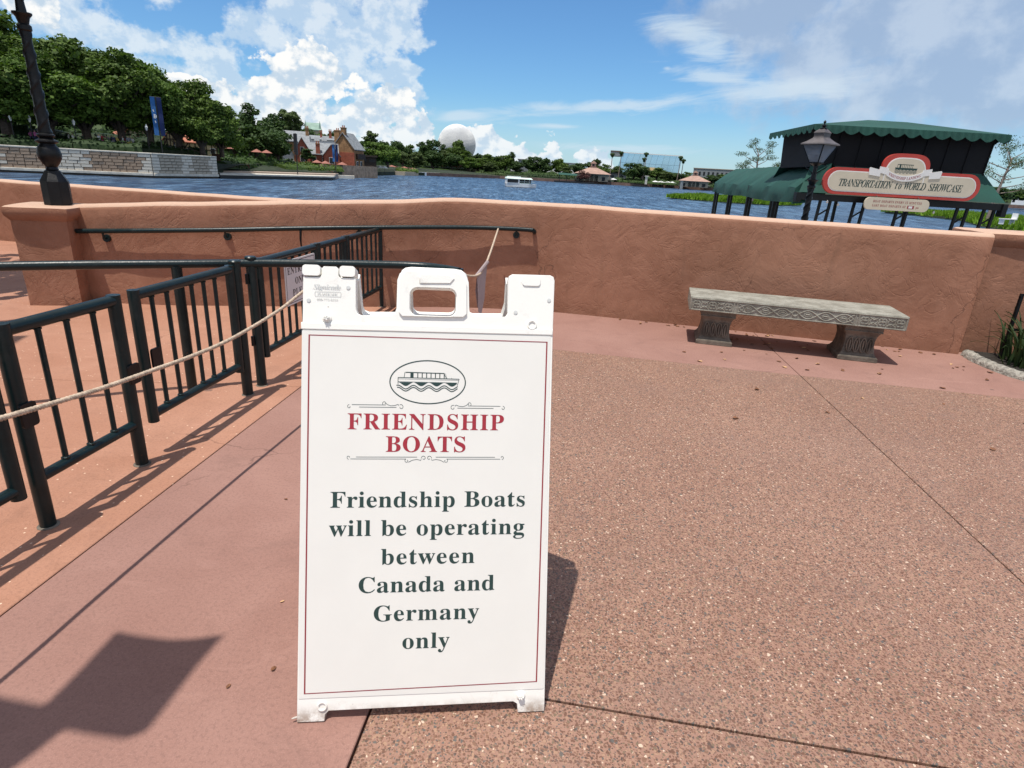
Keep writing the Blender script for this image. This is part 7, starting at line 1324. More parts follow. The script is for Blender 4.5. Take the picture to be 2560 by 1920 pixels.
# ================================================================== BUILDINGS ON THE LEFT
def gable_house(name, label, az_, r_, w, dep, z0, ze_, zr, wall='brick', roof='slate', face='gable', rz=None, windows=(), chim=(), timber=False, group=None, cat='house'):
    """face 'gable': triangle end looks at the viewer; 'eaves': long roof slope looks at the viewer"""
    p = pol(az_, r_, z0); t = thing(name, label, cat, p, -R(az_) if rz is None else rz, group); H1 = ze_ - z0; H2 = zr - z0
    mb = MB()
    if face == 'gable': mb.add([(-w / 2, 0, 0), (w / 2, 0, 0), (w / 2, 0, H1), (0, 0, H2), (-w / 2, 0, H1), (-w / 2, dep, 0), (w / 2, dep, 0), (w / 2, dep, H1), (0, dep, H2), (-w / 2, dep, H1)], [(0, 1, 2, 3, 4), (9, 8, 7, 6, 5), (1, 6, 7, 2), (5, 0, 4, 9)])
    else: mb.add([(-w / 2, 0, 0), (w / 2, 0, 0), (w / 2, 0, H1), (-w / 2, 0, H1), (-w / 2, dep, 0), (w / 2, dep, 0), (w / 2, dep, H1), (-w / 2, dep, H1), (-w / 2, dep / 2, H2), (w / 2, dep / 2, H2)], [(0, 1, 2, 3), (4, 7, 6, 5), (1, 5, 6, 9, 2), (4, 0, 3, 8, 7)])
    mb.build('wall', wall, t); o_ = .35; rf = MB(); th_ = .18
    if face == 'gable':
        sl = (H2 - H1) / (w / 2)
        for s in (-1, 1): rf.add([(0, -o_, H2 + .05), (s * (w / 2 + o_), -o_, H1 - sl * o_ + .05), (s * (w / 2 + o_), dep + o_, H1 - sl * o_ + .05), (0, dep + o_, H2 + .05), (0, -o_, H2 + .05 + th_), (s * (w / 2 + o_), -o_, H1 - sl * o_ + .05 + th_), (s * (w / 2 + o_), dep + o_, H1 - sl * o_ + .05 + th_), (0, dep + o_, H2 + .05 + th_)], [(0, 1, 2, 3), (4, 7, 6, 5), (0, 4, 5, 1), (1, 5, 6, 2)])
    else:
        sl = (H2 - H1) / (dep / 2)
        for s in (0, 1):
            y0 = -o_ if s == 0 else dep + o_; rf.add([(-w / 2 - o_, y0, H1 - sl * o_ + .05), (w / 2 + o_, y0, H1 - sl * o_ + .05), (w / 2 + o_, dep / 2, H2 + .05), (-w / 2 - o_, dep / 2, H2 + .05), (-w / 2 - o_, y0, H1 - sl * o_ + .05 + th_), (w / 2 + o_, y0, H1 - sl * o_ + .05 + th_), (w / 2 + o_, dep / 2, H2 + .05 + th_), (-w / 2 - o_, dep / 2, H2 + .05 + th_)], [(0, 1, 2, 3), (4, 7, 6, 5), (0, 4, 5, 1), (1, 5, 6, 2), (0, 3, 7, 4)])
    rfo = rf.build('roof', roof, t)
    for (x, z, ww, hh) in windows:
        f_ = MB().box(x - ww / 2 - .08, -.06, z - hh / 2 - .08, x + ww / 2 + .08, -.003, z + hh / 2 + .08).build('window', 'white', t); MB().box(x - ww / 2, -.09, z - hh / 2, x + ww / 2, -.062, z + hh / 2).build('pane', 'dark', f_)
    for (x, y, zb_, zt_, ww) in chim:
        c_ = MB().box(x - ww / 2, y - ww / 2, zb_ - z0, x + ww / 2, y + ww / 2, zt_ - z0).build('chimney', wall if wall.startswith('brick') else 'brick', rfo)
        MB().box(x - ww / 2 - .1, y - ww / 2 - .1, zt_ - z0, x + ww / 2 + .1, y + ww / 2 + .1, zt_ - z0 + .2).build('chimney_cap', 'brick_brown', rfo)
        for dx in (-.25, .25): MB().lathe([(.16, 0), (.14, .5), (.16, .55)], 8, (x + dx, y, zt_ - z0 + .2)).build('chimney_pot', 'tile', rfo)
    if timber:
        tb = [((-w / 2, .3), (w / 2, .3)), ((-w / 2, H1), (w / 2, H1)), ((-w / 2, H1 * .55), (w / 2, H1 * .55))] + [((x, .3), (x, H1 + ((H2 - H1) * (1 - abs(x) / (w / 2)) if face == 'gable' else 0))) for x in [lerp(-w / 2 + .1, w / 2 - .1, i / 6) for i in range(7)]]
        tb += [((-w / 2, H1 * .55), (-w / 3, H1)), ((w / 2, H1 * .55), (w / 3, H1))]
        if face == 'gable': tb += [((-w / 2, H1), (0, H2)), ((w / 2, H1), (0, H2))]
        for (a, c_) in tb: MB().tube([(a[0], -.05, a[1]), (c_[0], -.05, c_[1])], .12, 4, sq=True).build('timber_beam', 'timber', t)
    return t
zE = lambda r_, e_: EYE + r_ * tan(R(e_))
rH = 186.0
gable_house('brick_house', 'brick house with tall brown gable and big chimney facing the lagoon', -15.95, rH, 6.4, 6.5, -.6, zE(rH, 1.15), zE(rH, 2.35), 'brick_brown', 'slate', 'gable', rz=R(15.75) - .45, windows=(), chim=((0, .6, zE(rH, 2.1), zE(rH, 2.75), 1.2), (-3.0, 3.0, zE(rH, 1.4), zE(rH, 2.55), 1.5)))
bh = [o for o in bpy.data.objects if o.get('label', '').startswith('brick house with tall')][0]
MB().box(-3.32, -.25, 0, 3.32, .02, 4.6).build('lower_wall', 'brick', bh); MB().box(3.32, 1.0, 3.0, 3.9, 6, 4.4).build('side_gallery', 'timber', bh)
for i in range(2): f_ = MB().box(3.32, 1 + i * 2.4, 1.0, 3.42, 2.2 + i * 2.4, 2.4).build('window', 'white', bh); MB().box(3.42, 1.1 + i * 2.4, 1.1, 3.46, 2.1 + i * 2.4, 2.3).build('pane', 'dark', f_)
gable_house('brick_house', 'long brick row with grey slate roof and central porch chimney', -18.0, 180, 9.8, 8, -.6, zE(180, .55), zE(180, 1.42), 'brick', 'slate', 'eaves', windows=((-3.2, 2.2, .9, 1.3), (-1.2, 2.2, .9, 1.3), (1.3, 2.2, .9, 1.3), (3.3, 2.2, .9, 1.3)), chim=((-.2, .3, zE(180, .45), zE(180, 1.35), 1.1),))
gable_house('brick_house', 'small brick cross gable at the left end of the slate row', -19.35, 176, 3.8, 8, -.6, zE(176, .75), zE(176, 1.75), 'brick', 'slate', 'gable', windows=((0, 2.4, 1.0, 1.4), (0, 4.6, .8, 1.0)))
gable_house('brick_house', 'small brick cross gable at the right end of the slate row', -16.95, 176, 4.2, 8, -.6, zE(176, .5), zE(176, 1.35), 'brick', 'slate', 'gable', windows=((0, 2.2, 1.2, 1.4),))
gable_house('slate_building', 'building with big grey mansard slate roof left of the brick gables', -19.85, 195, 7.2, 9, -.6, zE(195, 1.45), zE(195, 2.25), 'brick_brown', 'slate', 'eaves', windows=((-2, 4.2, 1, 1.2), (1.8, 4.2, 1, 1.2)), chim=((3.4, 3, zE(195, 1.9), zE(195, 2.55), .9),))
gable_house('rear_building', 'flat topped building with white roof plant behind the slate row', -17.6, 205, 9.5, 8, -.6, zE(205, 1.70), zE(205, 2.0), 'white', 'slate', 'eaves', chim=((2.2, 2, zE(205, 1.6), zE(205, 2.4), .8), (-.5, 2, zE(205, 1.6), zE(205, 2.3), .6)))
for i, (az_, e_) in enumerate(((-18.8, 1.84), (-18.1, 1.82), (-17.5, 1.86))):
    tag(MB().cbox(pol(az_, 199, zE(199, e_) - .3), (1.5, 1.5, 1.0), .3).build('rooftop_unit', 'white'), ('leftmost', 'middle', 'rightmost')[i] + ' white air unit on the roof behind the slate row', 'air unit')
gable_house('cottage', 'pale gabled cottage at the left foot of the mansard roof', -20.5, 178, 2.8, 6, -.6, zE(178, .35), zE(178, 1.2), 'white', 'slate', 'gable')
cn = gable_house('gothic_hall', 'verdigris roofed gothic hall rising above the trees', -18.35, 270, 5.2, 9, 2, zE(270, 2.45), zE(270, 3.0), 'beige', 'copper', 'eaves', cat='building')
for x in (-2.9, 2.6): MB().add([(x - 1.6, -.5, 5), (x + 1.6, -.5, 5), (x + 1.6, 2.5, 5), (x - 1.6, 2.5, 5), (x, 1, zE(270, 3.22) - 2)], [(0, 1, 4), (1, 2, 4), (2, 3, 4), (3, 0, 4)]).build('gable', 'copper', cn)
gable_house('timber_house', 'cream half timbered gable with red tiled roof glimpsed under the oaks', -31.35, 142, 4.6, 8, 1.5, zE(142, 1.15), zE(142, 2.1), 'cream', 'tile', 'gable', timber=True, rz=R(31) + .25)
gable_house('timber_house', 'red roofed house just right of the tall blue banners', -29.0, 146, 3.4, 7, 1.0, zE(146, 1.0), zE(146, 1.9), 'cream', 'tile', 'gable', timber=True)
gable_house('timber_house', 'long cream half timbered house at the end of the stone seawall', -27.1, 150, 6.4, 7, .6, zE(150, .85), zE(150, 1.55), 'cream', 'tile', 'eaves', timber=True, windows=((-2.1, 1.5, .8, 1.0), (.2, 1.5, .8, 1.0), (2.2, 1.5, .8, 1.0)))
tag(MB().cbox(pol(-26.05, 134, .3), (1.4, 1.0, 2.6), .4).build('brick_pier', 'brick_dark'), 'square brick pier where the steps meet the seawall end', 'pier')
st = thing('stair_railing', 'dark sloping stair rail beside the tall blue banners', 'railing', pol(-29.4, 120, 0))
MB().tube([(0, 0, 3.4), (4.8, 3.0, 1.2)], .06, 5).build('top_rail', 'timber', st)
for i in range(7): t_ = i / 6; MB().tube([(4.8 * t_, 3 * t_, 3.4 - 2.2 * t_ - 1.1), (4.8 * t_, 3 * t_, 3.4 - 2.2 * t_)], .035, 4).build('baluster', 'timber', st)
for az0, az1, r0_, r1_, za, zb_, mt_, lab in ((-25.7, -23.6, 134, 140, -.9, .1, 'brick_dark', 'dark brick retaining wall right of the seawall end'), (-23.9, -19.9, 146, 156, -1.3, -.4, 'mud', 'low brown terrace wall behind the promenade dock'), (-20.0, -16.9, 156, 158, -1.3, -.85, 'brick_dark', 'brick edged terrace wall below the row houses'), (-17.7, -13.1, 163, 183, -2.9, .62, 'stone_tan', 'tan stone quay wall below the brick gable house')):
    a = P2(az0, r0_); e = P2(az1, r1_); tag(strip('terrace_wall', mt_, [a, e], za, zb_, 1.0), lab, 'wall')
dk = thing('promenade_dock', 'long flat concrete dock in front of the left bank', 'dock', pol(-21, 130, WATER))
def Ld(p): return (p[0] - dk.location.x, p[1] - dk.location.y)
dp = [P2(-25.9, 120), P2(-16.9, 139), P2(-16.7, 147), P2(-26.3, 128)]
MB().prism([Ld(p) for p in dp], -.5, .55).build('fender', 'dark', dk); MB().prism([Ld(p) for p in dp], .56, .82).build('deck', 'coping', dk)
tag(MB().prism([P2(-26, 128), P2(-16.7, 147), P2(-16.3, 176), P2(-26.5, 150)], WATER - .5, -1.30).build('promenade', 'sand_path'), 'pale paved promenade behind the dock', 'promenade')
tag(MB().prism([P2(-11.8, 258), P2(-10.7, 258), P2(-9.5, 268), P2(-11.6, 272)], WATER - .5, -.9).build('planted_jetty', 'beige'), 'small beige planted jetty near the lawn', 'jetty')
tag(MB().prism([P2(-9.6, 280), P2(-7.6, 292), P2(-7.6, 295), P2(-9.6, 284)], WATER - .5, -.95).build('pale_quay', 'white'), 'white strip of quay at the left end of the lawn', 'quay')
tag(MB().prism([P2(-16.9, 160), P2(-15.1, 161), P2(-15.1, 165), P2(-16.9, 164)], WATER - .3, -1.7).build('moored_raft', 'coping'), 'pale floating raft below the two blue banners', 'raft')
# poles and banners
tb_ = thing('show_pole', 'tall black pole with a wrapped upper half on the dock', 'pole', pol(-19.83, 138, -1.6))
MB().tube([(0, 0, 0), (0, 0, 8.0)], .10, 8).build('pole', 'dark', tb_); MB().cbox((0, -.1, 5.9), (.62, .5, 4.0)).build('wrap', 'dark', tb_)
def banner(label, az_, r_, z0, zb_, zt_, w, emblem, group):
    t = thing('banner_pole', label, 'banner', pol(az_, r_, z0), -R(az_), group); MB().tube([(0, 0, 0), (0, 0, zt_ - z0)], .09, 8).build('pole', 'dark', t)
    for s, m_ in ((-1, 'banner'), (1, 'banner_dark')):
        mb = MB(); n = 12; vs = []
        for i in range(n + 1):
            z = lerp(zb_ - z0, zt_ - z0, i / n); y = -.05 + .06 * sin(i * .9 + s)
            vs += [(s * .12, y, z), (s * (.12 + w), y + .12 * s, z)]
        mb.add(vs, [(i * 2, i * 2 + 1, i * 2 + 3, i * 2 + 2) for i in range(n)]); c_ = mb.build('banner_cloth', m_, t)
        c_.modifiers.new('thick', 'SOLIDIFY').thickness = .02
    MB().tube([(-w - .15, 0, zt_ - z0), (w + .15, 0, zt_ - z0)], .04, 6).build('yard', 'dark', t)
    if emblem:
        mb = MB(); cx, cz = -.12 - w / 2, (zb_ + zt_) / 2 - z0
        for r0_ in (w * .42, w * .16): flat(mb, ribbon([(cx + r0_ * cos(2 * pi * i / 24), cz + r0_ * sin(2 * pi * i / 24)) for i in range(24)], .09, True), -.20)
        flat(mb, ribbon([(cx - w * .4, cz), (cx + w * .4, cz)], .07), -.205); flat(mb, ribbon([(cx, cz - w * .4), (cx, cz + w * .4)], .07), -.21); flat(mb, ribbon([(cx, cz + w * 1.0), (cx - .1, cz + w * 1.5)], .10), -.2); flat(mb, ribbon([(cx, cz - w * 1.0), (cx + .1, cz - w * 1.5)], .10), -.2)
        mb.build('emblem', 'white', t)
banner('pair of tall blue banners with round white emblem above the seawall', -29.85, 114, 1.0, zE(114, 1.2), zE(114, 3.93), .62, True, None)
banner('pair of narrow blue banners before the brick gable house', -16.65, 152, -1.7, zE(152, .0), zE(152, 1.40), .5, False, None)
# street lamps on the left bank
for az_, lab in ((-35.3, 'white globe lamp between the trunks right of the lamp post'), (-30.72, 'white globe lamp just left of the tall blue banners'), (-37.85, 'white globe lamp behind the twisted shaft of the lamp post'), (-38.9, 'white globe lamp nearest the left edge of the bank')):
    t = thing('bank_lamp', lab, 'street lamp', pol(az_, 118, 1.6), 0, 'lamps on the left bank'); MB().tube([(0, 0, 0), (0, 0, 2.9)], .06, 6).build('pole', 'dark', t)
    MB().lathe([(.10, 2.85), (.22, 3.3), (.24, 3.36), (.10, 3.6), (.02, 3.8)], 6).build('lantern', 'white', t)
# parasols of the far terraces
def far_parasol(az_, r_, z, w, label, mat='orange_cloth'):
    t = thing('parasol', label, 'parasol', pol(az_, r_, z - 2.6), 0, None); MB().tube([(0, 0, 0), (0, 0, 2.7)], .04, 5).build('pole', 'timber', t)
    MB().lathe([(w / 2, 2.1), (w * .25, 2.45), (.05, 2.75)], 8).build('canopy', mat, t)
far_parasol(-22.95, 150, zE(150, .6), 2.6, 'coral umbrella left of the terrace lamp among the trees'); far_parasol(-22.2, 150, zE(150, .58), 2.6, 'coral umbrella right of the terrace lamp among the trees'); far_parasol(-25.1, 146, zE(146, .75), 2.4, 'coral umbrella near the end of the stone seawall')
far_parasol(-18.2, 166, zE(166, .02), 2.8, 'left coral umbrella below the brick row'); far_parasol(-17.5, 166, zE(166, -.02), 2.8, 'right coral umbrella below the brick row'); far_parasol(-16.1, 168, zE(168, -.04), 2.8, 'dark coral umbrella below the narrow blue banners')
for i, az_ in enumerate((-11.85, -11.5, -10.75, -10.35, -10.0)): far_parasol(az_, 282 + (i % 2) * 5, zE(280, -.04 - i * .03), 3.6, ['first', 'second', 'third', 'fourth', 'fifth'][i] + ' pale salmon umbrella from the left under the far trees', 'pink_umb' if 0 else 'orange_cloth')
# ================================================================== FAR SHORE
# white faceted globe
gd = thing('white_globe', 'huge white faceted globe building rising behind the far trees', 'globe building', pol(-6.12, 780, -2))
bm = bmesh.new(); bmesh.ops.create_icosphere(bm, subdivisions=5, radius=22.6); f0 = bm.faces[:]
bmesh.ops.inset_individual(bm, faces=f0, thickness=.17, depth=.0)
for f in bm.faces: f.material_index = 1
for f in f0: f.material_index = 0
bmesh.ops.poke(bm, faces=f0, offset=.5)
me = bpy.data.meshes.new('shell'); bm.to_mesh(me); bm.free()
o = link('shell', me, 'dome', gd); me.materials.append(MT['seam']); o.location = (0, 0, zE(780, 2.02) + 2)
for k in range(3): a = k * 2.1; MB().tube([(cos(a) * 10, sin(a) * 10, 0), (cos(a) * 8, sin(a) * 8, 14)], [1.6, .9], 8).build('support_leg', 'white', gd)
# mirrored building
mr_ = thing('mirrored_building', 'wide mirrored glass building with slanting left end on the far shore', 'building', pol(10.7, 470, 0), R(-10.7))
def G(az_, el_): p = pol(az_, 470, 0); p.z = zE(470, el_); d_ = p - Vector((mr_.location.x, mr_.location.y, 0)); c_, s_ = cos(R(10.7)), sin(R(10.7)); return (d_.x * c_ - d_.y * s_, p.z)
tl, tr_, br, bl = G(8.75, 2.10), G(13.85, 2.03), G(13.65, -.3), G(7.9, -.3)
MB().add([(bl[0], .4, bl[1]), (br[0], .4, br[1]), (tr_[0], .4, tr_[1]), (tl[0], .4, tl[1]), (bl[0], 30, bl[1]), (br[0], 30, br[1]), (tr_[0], 30, tr_[1]), (tl[0], 30, tl[1])], [(0, 1, 2, 3), (1, 5, 6, 2), (5, 4, 7, 6), (4, 0, 3, 7), (3, 2, 6, 7)]).build('core', 'slate', mr_)
NX, NZ = 10, 3
for i in range(NX):
    for j in range(NZ):
        def Pq(s, t): a = (lerp(bl[0], tl[0], t), lerp(bl[1], tl[1], t)); c_ = (lerp(br[0], tr_[0], t), lerp(br[1], tr_[1], t)); return (lerp(a[0], c_[0], s), lerp(a[1], c_[1], s))
        s0, s1, t0, t1 = (i + .012) / NX, (i + .988) / NX, (j + .01) / NZ, (j + .99) / NZ; tw = random.uniform(-.06, .06)
        P = [Pq(s0, t0), Pq(s1, t0), Pq(s1, t1), Pq(s0, t1)]
        MB().add([(P[0][0], .2 + tw, P[0][1]), (P[1][0], .2 - tw, P[1][1]), (P[2][0], .2 - tw, P[2][1]), (P[3][0], .2 + tw, P[3][1])], [(0, 1, 2, 3)]).build('mirror_panel', 'mirror', mr_)
q0, q1 = G(7.62, 2.18), G(8.75, 2.10); MB().box(q0[0], -1, q0[1] - 3.2, q1[0], 12, q0[1]).build('overhang_box', 'slate', mr_); MB().box(q0[0], -1.2, q0[1] - .1, q1[0] - 2, 12, q0[1] + .5).build('roof_slab', 'mud', mr_)
q0, q1 = G(8.7, 2.10), G(13.9, 2.03); MB().add([(q0[0], -.2, q0[1] - .1), (q1[0], -.2, q1[1] - .1), (q1[0], -.2, q1[1] + .5), (q0[0], -.2, q0[1] + .5), (q0[0], 2, q0[1] - .1), (q1[0], 2, q1[1] - .1), (q1[0], 2, q1[1] + .5), (q0[0], 2, q0[1] + .5)], [(0, 1, 2, 3), (3, 2, 6, 7)]).build('parapet', 'white', mr_)
tag(MB().cbox(pol(11.05, 440, 2.5), (9, 8, 13), R(-11)).build('cream_block', 'cream'), 'cream block lit by the sun under the mirrored building', 'building')
tag(MB().cbox(pol(11.4, 438, 2.5), (8, 8, 9.5), R(-11)).build('cream_block', 'cream'), 'lower step of the cream block beside the dark tree', 'building')
def pavilion(label, az_, r_, w, zeave, zpeak, zcup, zbase):
    t = thing('pavilion', label, 'pavilion', pol(az_, r_, zbase), -R(az_)); He, Hp, Hc = zeave - zbase, zpeak - zbase, zcup - zbase; hw = w / 2
    wb = MB(); ww = hw * .86
    wb.box(-ww, -ww * .8, 0, -ww * .42, ww, He); wb.box(ww * .36, -ww * .8, 0, ww, ww, He); wb.box(-ww * .42, -ww * .3, 0, ww * .36, ww, He); wb.box(-ww * .42, -ww * .8, He * .82, ww * .36, -ww * .3, He); wb.build('wall', 'beige', t)
    for x in (-ww * .75, ww * .7): f_ = MB().box(x - .8, -ww * .8 - .06, .3, x + .8, -ww * .8 - .004, He * .62).build('doorway', 'dark', t)
    for x in (-ww * .16, ww * .1): MB().tube([(x, -ww * .8, 0), (x, -ww * .8, He * .82)], .22, 6).build('column', 'beige', t)
    rf = MB(); k = .22
    rf.add([(-hw, -hw, He), (hw, -hw, He), (hw, hw, He), (-hw, hw, He), (-hw * k, -hw * k, Hp), (hw * k, -hw * k, Hp), (hw * k, hw * k, Hp), (-hw * k, hw * k, Hp)], [(0, 1, 5, 4), (1, 2, 6, 5), (2, 3, 7, 6), (3, 0, 4, 7), (0, 3, 2, 1)])
    r_o = rf.build('roof', 'pink_roof', t); c = hw * .13; zc0 = Hp; dz = Hc - Hp
    MB().box(-c * 1.5, -c * 1.5, zc0 - .3, c * 1.5, c * 1.5, zc0 + dz * .12).build('cupola_base', 'mud', r_o)
    MB().box(-c, -c, zc0 + dz * .12, c, c, zc0 + dz * .42).build('cupola', 'pink_roof', r_o); MB().box(-c * .45, -c - .05, zc0 + dz * .18, c * .45, -c - .005, zc0 + dz * .38).build('cupola_window', 'dark', r_o)
    MB().lathe([(c * 1.5, zc0 + dz * .42), (c * .9, zc0 + dz * .55), (.12, zc0 + dz * .68), (.06, zc0 + dz)], 8).build('cupola_cap', 'mud', r_o)
    return t
pavilion('large pavilion with dusty pink roof and cupola on the far shore', 6.22, 335, 19, zE(335, .20), zE(335, .72), zE(335, 1.55), -1.1)
pavilion('second pink roofed pavilion further right on the far shore', 15.15, 328, 15.5, zE(328, .06), zE(328, .50), zE(328, 1.1), -1.1)
def far_block(label, az_, r_, w, d_, z0, z1, mat, roof=None, name='far_building'):
    t = thing(name, label, 'building', pol(az_, r_, z0), -R(az_)); MB().box(-w / 2, 0, 0, w / 2, d_, z1 - z0).build('wall', mat, t); MB().box(-w / 2 - .4, -.4, z1 - z0, w / 2 + .4, d_ + .4, z1 - z0 + .5).build('roof', roof or 'slate', t)
    n = max(2, int(w / 4))
    for i in range(n): x = lerp(-w / 2, w / 2, (i + .5) / n); MB().box(x - .9, -.08, (z1 - z0) * .55, x + .9, -.004, (z1 - z0) * .8).build('window', 'dark', t)
    return t
far_block('long pale flat roofed building above the green gangway canopy', 16.6, 620, 36, 30, 0, zE(620, 1.12), 'slate', 'beige')
far_block('grey roofed building right of the boat among dark trees', -.1, 372, 6, 8, 0, zE(372, 1.05), 'slate', 'slate'); far_block('pale building strip between the trees left of the cupola pavilion', 3.2, 385, 22, 8, 0, zE(385, .95), 'white', 'slate')
far_block('beige building glimpsed through trees left of the boat', -4.0, 352, 8, 5, -.2, zE(352, .35), 'beige', 'tile'); far_block('reddish low building in shade behind the lawn', -6.6, 362, 16, 5, -.2, zE(362, .25), 'brick', 'timber')
far_block('white building with terracotta roof at the right edge of the far shore', 39.0, 330, 14, 10, -.5, zE(330, .45), 'white', 'tile'); far_block('small dark timber terrace bar over the quay right of the gable house', -13.9, 200, 5, 6, 0, zE(200, .55), 'timber', 'timber')
far_block('grey low building behind the palms', 8.4, 352, 10, 5, -.5, zE(352, .3), 'slate', 'dark')
gable_house('white_shed', 'pale peaked building over the trees above the boat', -1.1, 375, 7, 6, 0, zE(375, .6), zE(375, .98), 'white', 'slate', 'gable', cat='building')
for i, (az_, e0, e1, w) in enumerate(((11.0, -.35, .22, 1.3), (14.1, -.75, .05, 1.5))):
    t = thing('stone_pylon', ('pale stone pylon at the far shore under the middle palms', 'pale stone pylon at the left of the second pavilion')[i], 'pylon', pol(az_, 322, zE(322, e0) - .5)); MB().cbox((0, 0, (zE(322, e1) - zE(322, e0)) / 2 + .25), (w * .8, w * .8, zE(322, e1) - zE(322, e0) + .5)).build('shaft', 'coping', t, bevel=.1); MB().cbox((0, 0, zE(322, e1) - zE(322, e0) + .7), (w * 1.25, w * 1.25, .4)).build('capstone', 'coping', t)
# far boat shed with green canopy
bt2 = thing('boat_canopy', 'green canvas boat canopy on the far dock left of the cupola pavilion', 'canopy', pol(4.25, 322, -1.6), R(-4))
MB().add([(-6.2, 0, 2.9), (6.2, 0, 2.7), (6.2, 3, 3.5), (-6.2, 3, 3.9), (-6.2, 6, 2.9), (6.2, 6, 2.7)], [(0, 1, 2, 3), (3, 2, 5, 4)]).build('canvas', 'awning', bt2)
for x in (-5.5, -2, 2, 5.5): MB().tube([(x, .5, -1.2), (x, .5, 2.9)], .14, 5).build('post', 'dark', bt2)
tag(MB().cbox(pol(4.6, 318, -2.0), (20, 3, .8), R(-4)).build('low_dock', 'dark'), 'low dark dock under the far green boat canopy', 'dock')
tag(MB().cbox(pol(10.6, 322, -2.1), (8, 2, .7), R(-10)).build('low_dock', 'dark'), 'short dark dock below the middle palms', 'dock')
for i, az_ in enumerate((11.8, 12.3, 12.9, 13.3, 8.1, -12.9, -12.5)):
    far_parasol(az_, 334 if az_ > 0 else 205, zE(334, -.1) if az_ > 0 else .8, 4.2 if az_ > 0 else 2.4, ['first', 'second', 'third', 'fourth'][i] + ' white parasol from the left between the two pavilions' if i < 4 else ['white parasol right of the cupola pavilion', 'white parasol on the terrace right of the gable house', 'farther white parasol on the terrace right of the gable house'][i - 4], 'white')
# two story ferry boat
bo = thing('ferry_boat', 'small white passenger boat with pale green canopy crossing the lagoon', 'boat', pol(-.22, 164, WATER), R(12))
BLn = 8.2
def hull_pts(z, k): return [(-BLn / 2 * k, -1.25 * k, z), (BLn * .22, -1.35 * k, z), (BLn / 2 * k, -.55 * k, z), (BLn / 2 * k, .55 * k, z), (BLn * .22, 1.35 * k, z), (-BLn / 2 * k, 1.25 * k, z)]
def loft(mb, rings):
    n = len(rings[0]); return mb.add([p for r_ in rings for p in r_], [(i * n + j, i * n + (j + 1) % n, (i + 1) * n + (j + 1) % n, (i + 1) * n + j) for i in range(len(rings) - 1) for j in range(n)] + [tuple(range(n))[::-1], tuple((len(rings) - 1) * n + j for j in range(n))])
loft(MB(), [hull_pts(-.4, .92), hull_pts(.08, .97)]).build('waterline', 'dark', bo); loft(MB(), [hull_pts(.08, .97), hull_pts(.95, 1.0)]).build('hull', 'white', bo)
MB().box(-4.0, -1.34, .95, -.7, 1.34, 2.05 - .0).build('cabin', 'white', bo)
cab = bo.children[-1]
for sy in (-1, 1): MB().box(-3.8, sy * 1.35 - .02, 1.15, -1.0, sy * 1.35 + .02, 1.95).build('window', 'dark', cab)
MB().box(-.7, -1.1, .95, 2.6, 1.1, 1.1).build('deck', 'boat_green', bo); MB().box(-.5, -1.0, 1.1, 2.5, 1.0, 2.0).build('saloon_shade', 'dark', bo)
MB().add([(-4.1, -1.5, 2.1), (2.9, -1.4, 2.05), (2.9, 1.4, 2.05), (-4.1, 1.5, 2.1), (-3.9, -1.0, 2.5), (2.5, -.9, 2.4), (2.5, .9, 2.4), (-3.9, 1.0, 2.5)], [(0, 1, 5, 4), (1, 2, 6, 5), (2, 3, 7, 6), (3, 0, 4, 7), (4, 5, 6, 7), (0, 3, 2, 1)]).build('roof', 'boat_green', bo)
MB().box(-3.6, -.8, 2.48, -.2, .8, 2.66).build('roof_hatch', 'white', bo)
for x in (-.6, .7, 2.0, 2.75):
    for sy in (-1.15, 1.15): MB().tube([(x, sy, .95), (x, sy, 2.1)], .05, 5).build('canopy_post', 'white', bo)
for sy in (-1.2, 1.2): MB().tube([(-.6, sy, 1.45), (3.4, sy * .8, 1.45)], .035, 5).build('guard_rail', 'boat_green', bo)
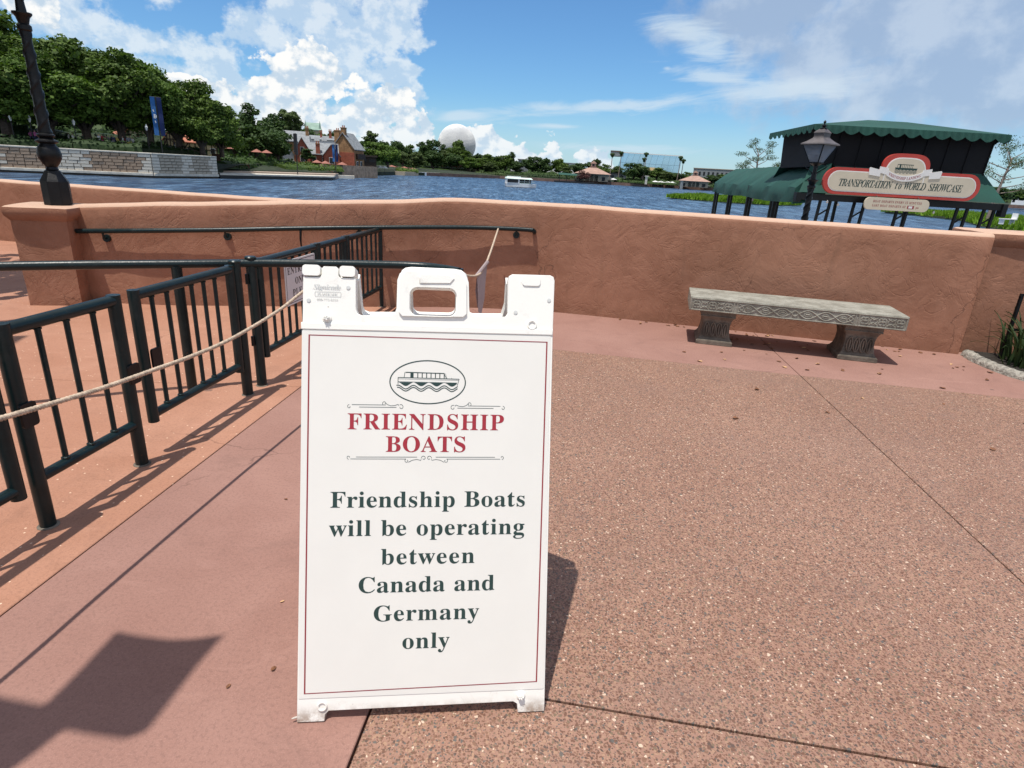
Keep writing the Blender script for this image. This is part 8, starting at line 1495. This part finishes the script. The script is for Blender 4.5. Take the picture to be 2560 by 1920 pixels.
# ------------------------------------------------------------------ walkers on the left bank
SKIN = surf('skin', (0.42, 0.24, 0.17), 0.6, 0.1); CL = [surf('cloth_%s' % n_, c_, 0.8, 0.1) for n_, c_ in (('pink', (.5, .12, .28)), ('white', (.68, .68, .66)), ('navy', (.02, .03, .09)), ('yellow', (.62, .5, .12)), ('red', (.4, .05, .05)), ('grey', (.2, .2, .22)), ('magenta', (.45, .05, .30)))]
CN = ['pink', 'white', 'navy', 'yellow', 'red', 'grey', 'magenta']
def person_mesh(seed):
    rg = random.Random(seed); sp_ = .16 + rg.random() * .12
    V = [(0, 0, .95), (0, 0, 1.15), (0, 0, 1.38), (0, 0, 1.50), (0, 0, 1.60), (0, .01, 1.72), (.10, 0, .88), (.11, sp_, .48), (.11, sp_ * 1.2, .06), (.11, sp_ * 1.2 + .14, .03), (-.10, 0, .88), (-.11, -sp_, .50), (-.11, -sp_ * 1.4, .08), (-.11, -sp_ * 1.4 + .13, .03), (.19, 0, 1.40), (.25, -.04, 1.14), (.24, .12, .92), (-.19, 0, 1.40), (-.25, .04, 1.14), (-.24, .16, .95)]
    E = [(0, 1), (1, 2), (2, 3), (3, 4), (4, 5), (0, 6), (6, 7), (7, 8), (8, 9), (0, 10), (10, 11), (11, 12), (12, 13), (2, 14), (14, 15), (15, 16), (2, 17), (17, 18), (18, 19)]
    RR = [.15, .14, .17, .06, .095, .10, .10, .07, .05, .04, .10, .07, .05, .04, .07, .05, .035, .07, .05, .035]
    me = bpy.data.meshes.new('p'); me.from_pydata(V, E, []); o = bpy.data.objects.new('p', me); COL.objects.link(o); o.modifiers.new('s', 'SKIN'); o.modifiers.new('u', 'SUBSURF').levels = 1
    for i, r_ in enumerate(RR): me.skin_vertices[0].data[i].radius = (r_, r_)
    me.skin_vertices[0].data[0].use_root = True
    bpy.context.view_layer.update(); m2 = bpy.data.meshes.new_from_object(o.evaluated_get(bpy.context.evaluated_depsgraph_get())); bpy.data.objects.remove(o); return m2
PM = [person_mesh(i) for i in range(4)]
def person(az_, r_, z, ci, lab, rz):
    ci2 = (ci * 3 + 2) % 7; me = PM[(ci + int(abs(az_) * 10)) % 4].copy(); me.name = 'person'; me.materials.clear()
    for m_ in (SKIN, CL[ci], CL[5 if ci2 == ci else ci2]): me.materials.append(m_)
    for p_ in me.polygons:
        z_ = p_.center.z; p_.material_index = 0 if z_ > 1.47 or z_ < .40 or abs(p_.center.x) > .235 and z_ < 1.12 else (1 if z_ > .92 else 2)
    me.polygons.foreach_set('use_smooth', [True] * len(me.polygons)); o = bpy.data.objects.new('person', me); COL.objects.link(o); o.location = pol(az_, r_, z); o.rotation_euler = (0, 0, rz); k_ = random.uniform(.92, 1.06); o.scale = (k_, k_, k_)
    tag(o, lab, 'person', 'walkers on the left bank'); return o
spec = [(-40.1, 5), (-39.75, 2), (-37.95, 0), (-37.7, 0), (-37.45, 6), (-37.2, 6), (-36.95, 3), (-35.75, 1), (-35.5, 1), (-34.9, 5), (-33.9, 1), (-33.7, 4), (-33.5, 0), (-33.3, 5), (-33.1, 2), (-32.95, 2), (-32.75, 3), (-32.6, 3), (-32.4, 1), (-32.25, 4), (-32.05, 5), (-31.9, 5), (-31.75, 1), (-28.95, 2), (-28.7, 5), (-28.5, 2)]
ordn = ['first', 'second', 'third', 'fourth', 'fifth', 'sixth', 'seventh', 'eighth', 'ninth', 'tenth', 'eleventh', 'twelfth', 'thirteenth', 'fourteenth', 'fifteenth', 'sixteenth', 'seventeenth', 'eighteenth', 'nineteenth', 'twentieth', 'twenty-first', 'twenty-second', 'twenty-third', 'twenty-fourth', 'twenty-fifth', 'twenty-sixth']
wk = MB().prism([P2(-49, 121), P2(-31.2, 117), P2(-27.8, 124), P2(-27.5, 150), P2(-46, 170)], -1.0, 1.75).build('bank_walk', 'bank'); struct(wk)
for i, (az_, ci) in enumerate(spec): person(az_, 121 + (i * 7 % 5) * .9 + (6 if az_ > -30 else 0), 1.76, ci, 'person in a %s top walking on the left bank, %s from the left' % (CN[ci], ordn[i]), random.uniform(0, 6.28))
